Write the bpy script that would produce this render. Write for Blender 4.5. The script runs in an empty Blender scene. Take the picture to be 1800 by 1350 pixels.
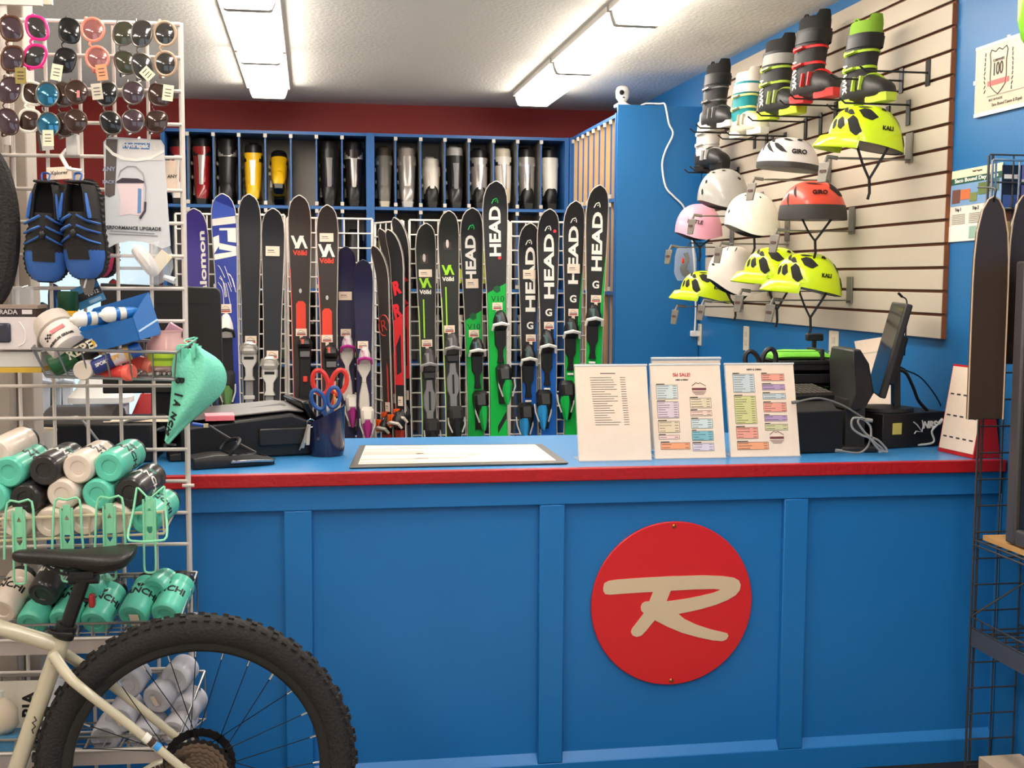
import bpy, random
from math import sin, cos, tan, atan, atan2, pi, radians, sqrt, hypot
from mathutils import Vector as V, Matrix
random.seed(7)
SC = bpy.context.scene
COL = SC.collection

# ------------------------------------------------------------------ camera, daylight, exposure
FPX, YAW, PITCH, ROLL, EYE = 2150.0, atan(355 / 2158.0), atan(185 / 2150.0), 0.006, 1.45
_fw = V((sin(YAW) * cos(PITCH), cos(YAW) * cos(PITCH), -sin(PITCH)))
_rt = V((cos(YAW), -sin(YAW), 0))
_up = _rt.cross(_fw)
CR = cos(ROLL) * _rt + sin(ROLL) * _up
CU = -sin(ROLL) * _rt + cos(ROLL) * _up
CO = V((0, 0, EYE))
cam = bpy.data.cameras.new('camera')
cam.sensor_width = 36
cam.lens = FPX / 1800 * 36
cam.clip_start = 0.05
camo = bpy.data.objects.new('camera', cam)
camo.matrix_world = Matrix(((CR.x, CU.x, -_fw.x, CO.x), (CR.y, CU.y, -_fw.y, CO.y), (CR.z, CU.z, -_fw.z, CO.z), (0, 0, 0, 1)))
COL.objects.link(camo)
SC.camera = camo
w = bpy.data.worlds.new('daylight')
SC.world = w
w.use_nodes = True
w.node_tree.nodes['Background'].inputs[0].default_value = (0.76, 0.91, 1.0, 1)
w.node_tree.nodes['Background'].inputs[1].default_value = 0.85
SC.view_settings.view_transform = 'Standard'
SC.view_settings.look = 'None'
SC.view_settings.gamma = 1
SC.view_settings.exposure = 0.6
LAMP = 14.0         # emission of the fluorescent diffusers


def _ray(x, y):
    return _fw + CR * ((x - 900) / FPX) + CU * ((675 - y) / FPX)


def PX(x, y, X):        # where the sight line of a photo point meets a real plane of the shop
    d = _ray(x, y); return CO + d * (X / d.x)


def PY(x, y, Y):
    d = _ray(x, y); return CO + d * (Y / d.y)


def PZ(x, y, Z):
    d = _ray(x, y); return CO + d * ((Z - EYE) / d.z)


# ------------------------------------------------------------------ materials
def lin(c):
    return tuple(((v / 255) / 12.92 if v / 255 <= .04045 else ((v / 255 + .055) / 1.055) ** 2.4) for v in c[:3]) + (1,)


_M = {}


def mt(name, col=(128, 128, 128), rough=.5, metal=0, var=.05, scale=30, bump=0, bscale=200, trans=0, alpha=1, coat=0, emit=0, ior=1.45, spec=.5, sub=0):
    if name in _M:
        return _M[name]
    m = bpy.data.materials.new(name)
    m.use_nodes = True
    nt = m.node_tree
    b = nt.nodes['Principled BSDF']
    c = lin(col)
    tc = nt.nodes.new('ShaderNodeTexCoord')
    if var:
        nz = nt.nodes.new('ShaderNodeTexNoise')
        nz.inputs['Scale'].default_value = scale
        nz.inputs['Detail'].default_value = 3
        nt.links.new(tc.outputs['Object'], nz.inputs['Vector'])
        mx = nt.nodes.new('ShaderNodeMix')
        mx.data_type = 'RGBA'
        mx.inputs[6].default_value = tuple(max(0, v * (1 - var)) for v in c[:3]) + (1,)
        mx.inputs[7].default_value = tuple(min(1, v * (1 + var)) for v in c[:3]) + (1,)
        nt.links.new(nz.outputs['Fac'], mx.inputs[0])
        nt.links.new(mx.outputs[2], b.inputs['Base Color'])
    else:
        b.inputs['Base Color'].default_value = c
    if bump:
        n2 = nt.nodes.new('ShaderNodeTexNoise')
        n2.inputs['Scale'].default_value = bscale
        n2.inputs['Detail'].default_value = 4
        nt.links.new(tc.outputs['Object'], n2.inputs['Vector'])
        bp = nt.nodes.new('ShaderNodeBump')
        bp.inputs['Strength'].default_value = bump
        bp.inputs['Distance'].default_value = .01
        nt.links.new(n2.outputs['Fac'], bp.inputs['Height'])
        nt.links.new(bp.outputs['Normal'], b.inputs['Normal'])
    b.inputs['Roughness'].default_value = rough
    b.inputs['Metallic'].default_value = metal
    b.inputs['IOR'].default_value = ior
    b.inputs['Specular IOR Level'].default_value = spec
    b.inputs['Transmission Weight'].default_value = trans
    b.inputs['Alpha'].default_value = alpha
    b.inputs['Coat Weight'].default_value = coat
    b.inputs['Coat Roughness'].default_value = .08
    if emit:
        b.inputs['Emission Color'].default_value = c
        b.inputs['Emission Strength'].default_value = emit
    _M[name] = m
    return m


def C(r, g, b, rough=.45, metal=0, coat=0, **k):      # a plain painted / moulded material named by its colour
    return mt('tone_%d_%d_%d_%d_%d' % (r, g, b, rough * 100, metal * 10 + coat * 5), (r, g, b), rough, metal, coat=coat, **k)


BLACK = C(22, 21, 21, .42)
MATTE = C(30, 28, 28, .75)
WHITE = C(235, 230, 222, .45)
DGREY = C(58, 57, 57, .5)
GREY = C(125, 124, 124, .45)
LGREY = C(185, 182, 178, .4)
CHROME = mt('chrome', (210, 208, 205), .22, 1, var=.02)
STEEL = mt('steel_wire', (150, 148, 146), .35, .9)
PAPER = C(238, 216, 194, .7)


# ------------------------------------------------------------------ mesh helpers
def T(x=0, y=0, z=0):
    return Matrix.Translation((x, y, z)) if not isinstance(x, V) else Matrix.Translation(x)


def RX(a): return Matrix.Rotation(radians(a), 4, 'X')
def RY(a): return Matrix.Rotation(radians(a), 4, 'Y')
def RZ(a): return Matrix.Rotation(radians(a), 4, 'Z')
def SS(x, y=None, z=None):
    return Matrix.Diagonal((x, x if y is None else y, x if z is None else z, 1))


def basis(xa, ya, o=(0, 0, 0)):      # matrix with given x and approximate y axes
    xa = V(xa).normalized(); za = xa.cross(V(ya)).normalized(); ya = za.cross(xa)
    return Matrix(((xa.x, ya.x, za.x, o[0]), (xa.y, ya.y, za.y, o[1]), (xa.z, ya.z, za.z, o[2]), (0, 0, 0, 1)))


def aim(p0, p1):                     # z axis along p0->p1, origin p0
    z = (V(p1) - V(p0)).normalized()
    x = V((0, 0, 1)).cross(z) if abs(z.z) < .95 else V((1, 0, 0))
    x.normalize(); y = z.cross(x)
    return Matrix(((x.x, y.x, z.x, p0[0]), (x.y, y.y, z.y, p0[1]), (x.z, y.z, z.z, p0[2]), (0, 0, 0, 1)))


_shape_cache = {}


def _curve_mesh(cu):
    ob = bpy.data.objects.new('tmp', cu)
    me = bpy.data.meshes.new_from_object(ob)
    vs = [v.co.copy() for v in me.vertices]
    fs = [list(p.vertices) for p in me.polygons]
    bpy.data.objects.remove(ob); bpy.data.meshes.remove(me); bpy.data.curves.remove(cu)
    return vs, fs


def text_geo(s, bold=0, ext=.02, shear=0):
    k = (s, bold, ext, shear)
    if k not in _shape_cache:
        cu = bpy.data.curves.new('t', 'FONT')
        cu.body = s; cu.size = 1; cu.extrude = ext; cu.offset = bold; cu.resolution_u = 3; cu.shear = shear
        cu.align_x = 'CENTER'; cu.align_y = 'CENTER'
        vs, fs = _curve_mesh(cu)
        xs = [v.x for v in vs]; ys = [v.y for v in vs]
        cx, cy = (min(xs) + max(xs)) / 2, (min(ys) + max(ys)) / 2
        sw, sh = max(xs) - min(xs), max(ys) - min(ys)
        _shape_cache[k] = ([V((v.x - cx, v.y - cy, v.z)) for v in vs], fs, sw, sh)
    return _shape_cache[k]


BUILT = []


class MB:
    def __init__(s):
        s.v = []; s.f = []; s.fm = []; s.m = 0; s.M = Matrix()

    def at(s, *ms):
        s.M = Matrix()
        for m in ms:
            s.M = s.M @ m
        return s

    def mat(s, i): s.m = i; return s

    def add(s, vs, fs):
        o = len(s.v); M = s.M
        s.v += [M @ V(p) for p in vs]
        for f in fs:
            s.f.append([i + o for i in f]); s.fm.append(s.m)
        return s

    def box(s, c, d):
        x, y, z = c; a, b, e = d[0] / 2, d[1] / 2, d[2] / 2
        return s.add([(x + i * a, y + j * b, z + k * e) for i in (-1, 1) for j in (-1, 1) for k in (-1, 1)],
                     [(0, 1, 3, 2), (4, 6, 7, 5), (0, 4, 5, 1), (2, 3, 7, 6), (0, 2, 6, 4), (1, 5, 7, 3)])

    def bar(s, p0, p1, w, h):
        p0 = V(p0); p1 = V(p1); A = aim(p0, p1); L = (p1 - p0).length
        vs = [A @ V((i * w / 2, j * h / 2, k)) for k in (0, L) for i, j in ((-1, -1), (1, -1), (1, 1), (-1, 1))]
        return s.add(vs, [(3, 2, 1, 0), (4, 5, 6, 7)] + [(i, (i + 1) % 4, 4 + (i + 1) % 4, 4 + i) for i in range(4)])

    def loft(s, rings, cap=True, loop=False):
        n = len(rings[0]); vs = [p for r in rings for p in r]; fs = []
        m = len(rings)
        for j in range(m if loop else m - 1):
            for i in range(n):
                a, b = j * n + i, j * n + (i + 1) % n
                c, d = ((j + 1) % m) * n + (i + 1) % n, ((j + 1) % m) * n + i
                fs.append((a, b, c, d))
        if cap and not loop:
            fs.append(tuple(range(n - 1, -1, -1))); fs.append(tuple((m - 1) * n + i for i in range(n)))
        return s.add(vs, fs)

    def tube(s, pts, r, n=6, loop=False, flat=1.0):
        pts = [V(p) for p in pts]; m = len(pts); rings = []; up = None
        for i, p in enumerate(pts):
            a = pts[i - 1] if i or loop else pts[0]
            b = pts[(i + 1) % m] if i < m - 1 or loop else pts[-1]
            t = (b - a)
            if t.length < 1e-9: t = V((0, 0, 1))
            t.normalize()
            if up is None:
                up = V((0, 0, 1)) if abs(t.z) < .9 else V((1, 0, 0))
            u = up - t * up.dot(t)
            if u.length < 1e-6: u = t.orthogonal()
            u.normalize(); w_ = t.cross(u); up = u
            rr = r[i] if isinstance(r, (list, tuple)) else r
            rings.append([p + u * cos(2 * pi * k / n) * rr + w_ * sin(2 * pi * k / n) * rr * flat for k in range(n)])
        return s.loft(rings, True, loop)

    def lathe(s, prof, n=24):
        rings = [[V((r * cos(2 * pi * k / n), r * sin(2 * pi * k / n), z)) for k in range(n)] for r, z in prof]
        return s.loft(rings, True)

    def cyl(s, p0, p1, r, r1=None, n=16):
        return s.tube([p0, p1], [r, r if r1 is None else r1], n)

    def ball(s, c, r, n=16, m=10):
        r = r if isinstance(r, (tuple, list)) else (r, r, r)
        rings = []
        for j in range(m + 1):
            a = -pi / 2 + pi * max(.02, min(m - .02, j)) / m
            rings.append([V((c[0] + r[0] * cos(a) * cos(2 * pi * k / n), c[1] + r[1] * cos(a) * sin(2 * pi * k / n), c[2] + r[2] * sin(a))) for k in range(n)])
        return s.loft(rings)

    def prism(s, poly, z0, z1):
        n = len(poly)
        a = sum(poly[i][0] * poly[(i + 1) % n][1] - poly[(i + 1) % n][0] * poly[i][1] for i in range(n))
        if a < 0: poly = poly[::-1]
        return s.loft([[V((x, y, z0)) for x, y in poly], [V((x, y, z1)) for x, y in poly]])

    def shape(s, loops, ext):            # flat shape with holes, centred on z=0
        cu = bpy.data.curves.new('s', 'CURVE')
        cu.dimensions = '2D'; cu.fill_mode = 'BOTH'; cu.extrude = ext / 2
        for lp in loops:
            sp = cu.splines.new('POLY'); sp.points.add(len(lp) - 1); sp.use_cyclic_u = True
            for p, (x, y) in zip(sp.points, lp): p.co = (x, y, 0, 1)
        vs, fs = _curve_mesh(cu)
        return s.add(vs, fs)

    def text(s, txt, h=None, w=None, bold=0, depth=.0008, shear=0, bend=None):
        """text centred on the origin in the xy plane, scaled to height h and/or width w"""
        vs, fs, sw, sh = text_geo(txt, bold, .02, shear)
        ky = h / sh if h else w / sw
        kx = w / sw if w else ky
        out = [V((v.x * kx, v.y * ky, v.z / .02 * depth)) for v in vs]
        if bend:                          # wrap around a cylinder of radius bend whose axis is y
            out = [V(((bend + v.z) * sin(v.x / bend), v.y, (bend + v.z) * cos(v.x / bend))) for v in out]
        return s.add(out, fs)

    def build(s, name, mats, parent=None, world=False, bevel=0, seg=2, smooth=35, sub=0, **props):
        if not isinstance(mats, (list, tuple)): mats = [mats]
        me = bpy.data.meshes.new(name)
        off = V((0, 0, 0))
        if world and parent is not None:
            off = parent.location + (parent.parent.location if parent.parent else V((0, 0, 0)))
        me.from_pydata([p - off for p in s.v], [], s.f)
        for m in mats: me.materials.append(m)
        if len(mats) > 1: me.polygons.foreach_set('material_index', s.fm)
        if smooth:
            me.shade_smooth()
            me.set_sharp_from_angle(angle=radians(smooth))
        me.update()
        o = bpy.data.objects.new(name, me)
        COL.objects.link(o); BUILT.append(o)
        if parent is not None: o.parent = parent
        if sub:
            q = o.modifiers.new('s', 'SUBSURF'); q.levels = sub; q.render_levels = sub
        if bevel:
            q = o.modifiers.new('b', 'BEVEL'); q.width = bevel; q.segments = seg; q.limit_method = 'ANGLE'; q.angle_limit = radians(40)
            q.harden_normals = False
        for k, v_ in props.items(): o[k] = v_
        return o


def thing(name, label, cat, loc=(0, 0, 0), rot=0, group=None, M=None):
    o = bpy.data.objects.new(name, None)
    COL.objects.link(o)
    o.empty_display_size = .02
    if M is not None: o.matrix_basis = M
    else:
        o.location = loc; o.rotation_euler = (0, 0, radians(rot))
    o['label'] = label; o['category'] = cat
    if group: o['group'] = group
    return o


def tag(o, label, cat, group=None):
    o['label'] = label; o['category'] = cat
    if group: o['group'] = group
    return o


def struct(o): o['kind'] = 'structure'; return o


def dup(root, M, label, group=None):
    r = root.copy(); COL.objects.link(r); r.matrix_basis = M; r['label'] = label
    if group: r['group'] = group
    for ch in list(root.children):
        c = ch.copy(); COL.objects.link(c); c.parent = r
        for g in list(ch.children):
            d = g.copy(); COL.objects.link(d); d.parent = c
    return r


def sm(pts, k=4, loop=False):         # Catmull-Rom through points
    pts = [V(p) for p in pts]; n = len(pts); out = []
    for i in range(n if loop else n - 1):
        p0, p1, p2, p3 = (pts[(i - 1) % n], pts[i], pts[(i + 1) % n], pts[(i + 2) % n]) if loop else (pts[max(i - 1, 0)], pts[i], pts[i + 1], pts[min(i + 2, n - 1)])
        for j in range(k):
            t = j / k
            out.append(.5 * ((2 * p1) + (p2 - p0) * t + (2 * p0 - 5 * p1 + 4 * p2 - p3) * t * t + (3 * p1 - p0 - 3 * p2 + p3) * t ** 3))
    if not loop: out.append(pts[-1])
    return out


def sm2(pts, k=4): return [(p.x, p.y) for p in sm([(x, y, 0) for x, y in pts], k, True)]
# ------------------------------------------------------------------ the room
XW, YB, ZC = 2.03, 7.79, 2.53
BLUE = mt('blue_wall_paint', (30, 106, 164), .42, bump=.05, bscale=90, var=.04, scale=3)
BLUEC = mt('blue_counter_paint', (31, 116, 184), .38, bump=.04, bscale=60, var=.05, scale=4)
RED = mt('dark_red_wall_paint', (146, 40, 34), .55, var=.05)
CEIL = mt('knockdown_ceiling', (232, 228, 220), .85, bump=.35, bscale=55, var=.03)
m = MB().box((-.6, 2.1, -.05), (5.6, 11.8, .1)); struct(m.build('floor', mt('pale_vinyl_floor', (168, 158, 146), .6, bump=.1, bscale=100, var=.1, scale=8)))
m = MB().box((-.6, 2.1, ZC + .05), (5.6, 11.8, .1)); struct(m.build('ceiling', CEIL))
m = MB().box((XW + .06, 2.1, ZC / 2), (.12, 11.8, ZC)); struct(m.build('wall_right', BLUE))
m = MB().box((-3.26, 2.1, ZC / 2), (.12, 11.8, ZC)); struct(m.build('wall_left', mt('grey_wall_paint', (214, 208, 200), .6)))
WX0, WX1, WZ0, WZ1 = -2.75, -.92, .45, 1.93
m = MB()
for x0, x1, z0, z1 in ((-3.2, WX0, 0, ZC), (WX1, XW, 0, ZC), (WX0, WX1, 0, WZ0), (WX0, WX1, WZ1, ZC)):
    m.box(((x0 + x1) / 2, YB + .06, (z0 + z1) / 2), (x1 - x0, .12, z1 - z0))
struct(m.build('wall_back', RED))
wn = struct(MB().box((0, 0, 0), (.001, .001, .001)).build('window_1', WHITE))
wn.location = ((WX0 + WX1) / 2, YB + .03, WZ0)
m = MB()
for x in (WX0 + .02, (WX0 + WX1) / 2, WX1 - .02): m.box((x, YB + .03, (WZ0 + WZ1) / 2), (.04, .06, WZ1 - WZ0))
for z in (WZ0 + .02, WZ1 - .02, 1.5): m.box(((WX0 + WX1) / 2, YB + .03, z), (WX1 - WX0, .05, .035 if z != 1.5 else .02))
m.build('window_frame', C(200, 205, 208), wn, True)
MB().box(((WX0 + WX1) / 2, YB + .05, (WZ0 + WZ1) / 2), (WX1 - WX0, .004, WZ1 - WZ0)).build('pane', mt('window_glass', (235, 248, 252), .02, trans=1, var=0, ior=1.05), wn, True)
# the wall behind the photographer: shop front with two big windows
m = MB()
for x0, x1, z0, z1 in ((-3.2, -2.4, 0, ZC), (-.9, -.5, 0, ZC), (1.2, XW, 0, ZC), (-2.4, -.9, 0, .6), (-.5, 1.2, 0, .6), (-2.4, -.9, 2.1, ZC), (-.5, 1.2, 2.1, ZC)):
    m.box(((x0 + x1) / 2, -3.86, (z0 + z1) / 2), (x1 - x0, .12, z1 - z0))
struct(m.build('wall_front', mt('grey_wall_paint')))

# column at the left, between rack and counter
m = MB().box((-.85, 3.17, 1.265), (.27, .16, 2.53)).box((-.695, 3.20, 1.265), (.04, .11, 2.53))
struct(m.build('trim_1', mt('column_paint', (178, 166, 152), .6), bevel=.004))

# ------------------------------------------------------------------ ceiling lights: two rows of wrap-around fluorescent fixtures
DIFF = mt('lit_diffuser', (255, 246, 234), .4, emit=LAMP, var=0)
CLIP = C(205, 200, 192, .4)


def ceiling_light(x, y0, y1, label):
    t = thing('ceiling_light', label, 'ceiling light', (x, (y0 + y1) / 2, ZC), 0, None)
    L = (y1 - y0) / 2 - .012
    MB().box((0, 0, -.012), (.236, 2 * L, .027)).build('housing', CLIP, t)
    hw = .103
    prof = [(-hw, -.026), (-hw + .006, -.05), (-hw + .016, -.074), (-hw + .026, -.078), (hw - .026, -.078), (hw - .016, -.074), (hw - .006, -.05), (hw, -.026)]
    m = MB(); m.loft([[V((px, y, pz)) for px, pz in prof] for y in (-L + .01, L - .01)]); m.build('diffuser', DIFF, t)
    for s in (-1, 1):
        m = MB(); m.loft([[V((px * 1.03, s * L + y, pz * 1.04 + .001)) for px, pz in prof] for y in (-.009, .009)])
        m.build('end_cap', CLIP, t)
    return t


for row, x in (('left', -.225), ('right', 1.285)):
    for k, (y0, y1) in enumerate(((5.99, 7.13), (4.82, 5.98), (3.64, 4.81), (2.2, 3.36), (.6, 1.76), (-1.4, -.24))):
        where = ('nearest the red wall', 'in the middle of its row', 'nearest the counter', 'above the bicycle', 'over the shop floor', 'at the shop front')[k]
        ceiling_light(x, y0, y1, 'lit ceiling light of the %s row, %s' % (row, where))

for k, (y0, y1) in enumerate(((1.7, 2.86), (.1, 1.26), (-1.6, -.44))):  # unseen extra row, added to brighten the counter front
    ceiling_light(-1.72, y0, y1, 'added fill light above the shop floor left of the wire rack, %s' % ('nearest the rack', 'middle one', 'nearest the shop front')[k])
struct(MB().box((.3, 2.95, .004), (3.5, .72, .008)).build('floor_mat', mt('black_floor_mat', (24, 23, 24), .9, bump=.3, bscale=200)))
# ------------------------------------------------------------------ the counter
YC, ZT = 3.32, .925
cx0, cx1 = -1.45, XW - .005
cn = thing('service_counter', 'long blue panelled sales counter with red edge strip', 'counter', (.3, YC + .3, 0))
MB().box(((cx0 + cx1) / 2, YC + .045, .445), (cx1 - cx0, .05, .89)).build('front_panel', BLUEC, cn, True)
def pxx(x, y=1000): return PY(x, y, YC).x
MB().box(((cx0 + cx1) / 2, YC + .01, .856), (cx1 - cx0, .024, .072)).build('top_rail', BLUEC, cn, True, bevel=.003)
MB().box(((cx0 + cx1) / 2, YC + .01, .037), (cx1 - cx0, .024, .074)).build('bottom_rail', BLUEC, cn, True, bevel=.003)
sts = [(pxx(a), pxx(b)) for a, b in ((500, 549), (948, 992), (1376, 1418))]
sts = [(sts[0][0] - .68, sts[0][0] - .605)] + sts + [(pxx(1756), cx1)]
for a, b in sts:
    MB().box(((a + b) / 2, YC + .01, .447), (b - a, .024, .746)).build('stile', BLUEC, cn, True, bevel=.003)
for (a, b), (c, d) in zip(sts[:-1], sts[1:]):        # sloped sill moulding at the foot of each panel
    m = MB(); m.loft([[V((x, YC + y, z)) for y, z in ((0, .074), (.02, .098), (.03, .098), (.03, .07))] for x in (b, c)])
    m.build('sill_moulding', mt('blue_moulding', (44, 122, 190), .35), cn, True)
CTOP = mt('blue_countertop', (60, 134, 192), .3, bump=.06, bscale=20, var=.06, scale=6)
MB().box(((cx0 + cx1) / 2, 3.675, .907), (cx1 - cx0, .71, .034)).build('countertop', CTOP, cn, True, bevel=.003)
MB().box(((cx0 + cx1) / 2, YC - .012, .9075), (cx1 - cx0, .024, .036)).build('edge_strip', mt('red_edge_paint', (176, 22, 28), .4, bump=.25, bscale=80, var=.12, scale=25), cn, True, bevel=.003)
MB().box(((cx0 + cx1) / 2, 4.01, .445), (cx1 - cx0, .02, .89)).build('back_board', BLUEC, cn, True)

# round sign
sg = thing('round_sign', 'round red sign with cream brush letter screwed to the blue counter', 'sign', (1.019, YC + .019, .522))
m = MB().at(RX(90)); m.lathe([(.2375, 0), (.239, .003), (.239, .009), (.237, .011)], 96)
m.build('disc', [mt('red_sign_face', (222, 36, 40), .35, var=.02)], sg)
RP = [(143, 357), (147, 338), (165, 329), (200, 325), (310, 321), (420, 319), (560, 320), (640, 326), (685, 334), (706, 346), (714, 364), (711, 386), (694, 406), (660, 425), (610, 443), (550, 458), (500, 467), (455, 474), (482, 497), (530, 521), (590, 543), (640, 556), (662, 563), (667, 574), (659, 588), (642, 594), (600, 589), (540, 574), (470, 552), (410, 525), (357, 496), (340, 515), (320, 540), (302, 557), (283, 562), (266, 555), (259, 541), (263, 527), (285, 500), (311, 466), (300, 455), (298, 440), (303, 426), (315, 419), (333, 418), (348, 380), (250, 382), (170, 385), (151, 382), (144, 370)]
RH = [(421, 378), (520, 376), (600, 377), (631, 381), (600, 393), (540, 405), (480, 414), (440, 418), (404, 421)]
ks = .2375 / 332
m = MB().at(RX(90), T(0, 0, .0118)); m.shape([[((x - 430) * ks, -(y - 432) * ks) for x, y in L] for L in (RP, RH)], .0016)
m.build('letter', mt('cream_sign_paint', (222, 196, 160), .5, var=.02), sg, smooth=0)
for z in (.226, -.226):
    m = MB().at(T(0, -.011, z), RX(90)); m.lathe([(.006, 0), (.006, .002), (.003, .0045)], 12); m.build('screw', mt('brass', (170, 120, 60), .35, .9), sg)
# ------------------------------------------------------------------ rental boot cubbies along the back and right walls
YF = 7.43                 # front edge of the back cubbies
SHB = mt('blue_shelf_edge', (44, 96, 158), .4, var=.05)
SHG = mt('grey_melamine', (150, 144, 136), .6, var=.05)
SHT = mt('tan_fibreboard', (204, 166, 118), .7, var=.12, scale=12)
CLIPM = C(205, 200, 192, .4)
def math_atan(a, b): return -atan2(b.y - a.y, b.x - a.x) * 180 / pi
LEVELS = (2.31, 1.875, 1.385, .935, .48, .06)


def cubby(name, label, x0, x1, divs, depth=.335, back=SHG):
    """unit in its own frame: x along the front, y into the wall, z up"""
    t = thing(name, label, 'boot shelf', (0, 0, 0))
    W = x1 - x0
    for i, z in enumerate(LEVELS):
        m = MB().box((W / 2, depth / 2, z - .009), (W, depth, .018)); m.build('shelf_board', SHB, t)
    MB().box((W / 2, depth - .004, 1.17), (W, .008, 2.28)).build('back_panel', back, t)
    for x in (.012, W - .012): MB().box((x, depth / 2 - .003, 1.155), (.024, depth + .012, 2.31)).build('upright', SHB, t)
    for i in range(len(LEVELS) - 1):
        for x in divs:
            m = MB().mat(0).box((x, depth / 2 + .002, (LEVELS[i] + LEVELS[i + 1]) / 2 - .009), (.006, depth - .004, LEVELS[i] - LEVELS[i + 1] - .018))
            m.mat(1).box((x, .002, (LEVELS[i] + LEVELS[i + 1]) / 2 - .009), (.009, .006, LEVELS[i] - LEVELS[i + 1] - .018))
            if i < 2:
                for z in (LEVELS[i] - .03, LEVELS[i + 1] + .014): m.mat(2).box((x, -.002, z), (.02, .012, .022))
            m.build('divider', [back, SHB, CLIPM], t)
    return t


def ux(px, y=300): return PY(px, y, YF).x
UL0, UL1, UM1 = ux(283), ux(651), ux(999, 300)
dl = [ux(p) - UL0 for p in (330, 375.5, 420.5, 466.5, 511.5, 556.5, 601.5)]
dm = [ux(p) - UL1 for p in (695.5, 739.5, 782, 824.5, 867.5, 909.5, 951)]
cl = cubby('boot_cubby_shelf', 'blue and grey boot cubby shelf on the back wall with the yellow boots', UL0, UL1, dl); cl.location = (UL0, YF, 0)
cm = cubby('boot_cubby_shelf', 'blue and grey boot cubby shelf on the back wall holding mostly white and silver boots', UL1, UM1, dm); cm.location = (UL1, YF, 0)
XR = 1.577
cr = cubby('boot_cubby_shelf', 'boot cubby shelf with tan dividers, its side a tall blue panel', 0, 1.17, [.08 + .135 * k for k in range(8)], XW - XR - .006, SHT)
cr.matrix_basis = T(XR, YF, 0) @ RZ(-90)
m = MB().box((1.17 + .01, (XW - XR) / 2 - .004, 1.175), (.02, XW - XR, 2.35)); m.build('end_panel', BLUE, cr)

# ------------------------------------------------------------------ gridwall panels that hold the skis
GW = mt('white_gridwall_wire', (240, 236, 228), .4, .1)


def gridwall(name, label, w, h, cell, r=.0040, z0=.0, wr=None, M=None, mat=GW):
    t = thing(name, label, 'grid panel', M=M)
    m = MB(); nx = round(w / cell); nz = round(h / cell)
    for i in range(nx + 1):
        e = 1.7 if i in (0, nx) else 1
        m.tube([(w * i / nx, 0, z0), (w * i / nx, 0, z0 + h)], r * e, 6)
    for k in range(nz + 1):
        e = 1.3 if k in (0, nz) else 1
        m.tube([(0, -.004, z0 + h * k / nz), (w, -.004, z0 + h * k / nz)], r * e, 6)
    m.build('wire_lattice', mat, t)
    if w < .35: return t
    m = MB()
    for x in (.06, w - .06): m.bar((x, -.10, .0), (x, .06, .0), .03, .03); m.bar((x, 0, 0), (x, 0, z0 + .02), .02, .02)
    m.at(T(0, 0, .015)).build('foot_stand', GREY, t)
    return t


YG = 6.58
def gx(px, y=600): return PY(px, y, YG).x
for a, b, txt in ((312, 502, 'behind the black and the purple skis at the left'), (507, 655, 'behind the brown and the dark purple skis'), (720, 893, 'behind the green-lined skis in the middle'), (897, 1049, 'behind the four rightmost skis')):
    xa, xb = gx(a), gx(b)
    ztop = PY((a + b) / 2, {312: 377, 507: 384, 720: 388, 897: 391}[a], YG).z
    gridwall('gridwall_panel', 'white wire gridwall panel ' + txt, xb - xa, ztop - .06, .0765, M=T(xa, YG, .03), z0=.03)
pa, pb = PY(660, 600, 7.05), PY(709, 600, 6.70)
gridwall('gridwall_panel', 'narrow white gridwall panel set at an angle beside the red skis', (pb - pa).xy.length, 1.7, .0765, M=T(pa.x, pa.y, .03) @ RZ(-math_atan(pa, pb)), z0=.03)
# ------------------------------------------------------------------ skis
YS = 6.44                 # plane of the ski racks at hand height


def hwid(u, ww):         # half width along the ski, u = 0 tail .. 1 tip, ww = shovel half width
    pts = ((0, .80), (.03, .86), (.45, .70), (.7, .80), (.88, .985), (.93, 1), (.96, .93), (.98, .76), (.992, .5), (1, .08))
    for (a, p), (b, q) in zip(pts[:-1], pts[1:]):
        if u <= b: return ww * (p + (q - p) * (u - a) / (b - a))
    return ww * .08


def ytip(z, L): return -.055 * max(0, (z - (L - .2)) / .2) ** 2


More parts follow.
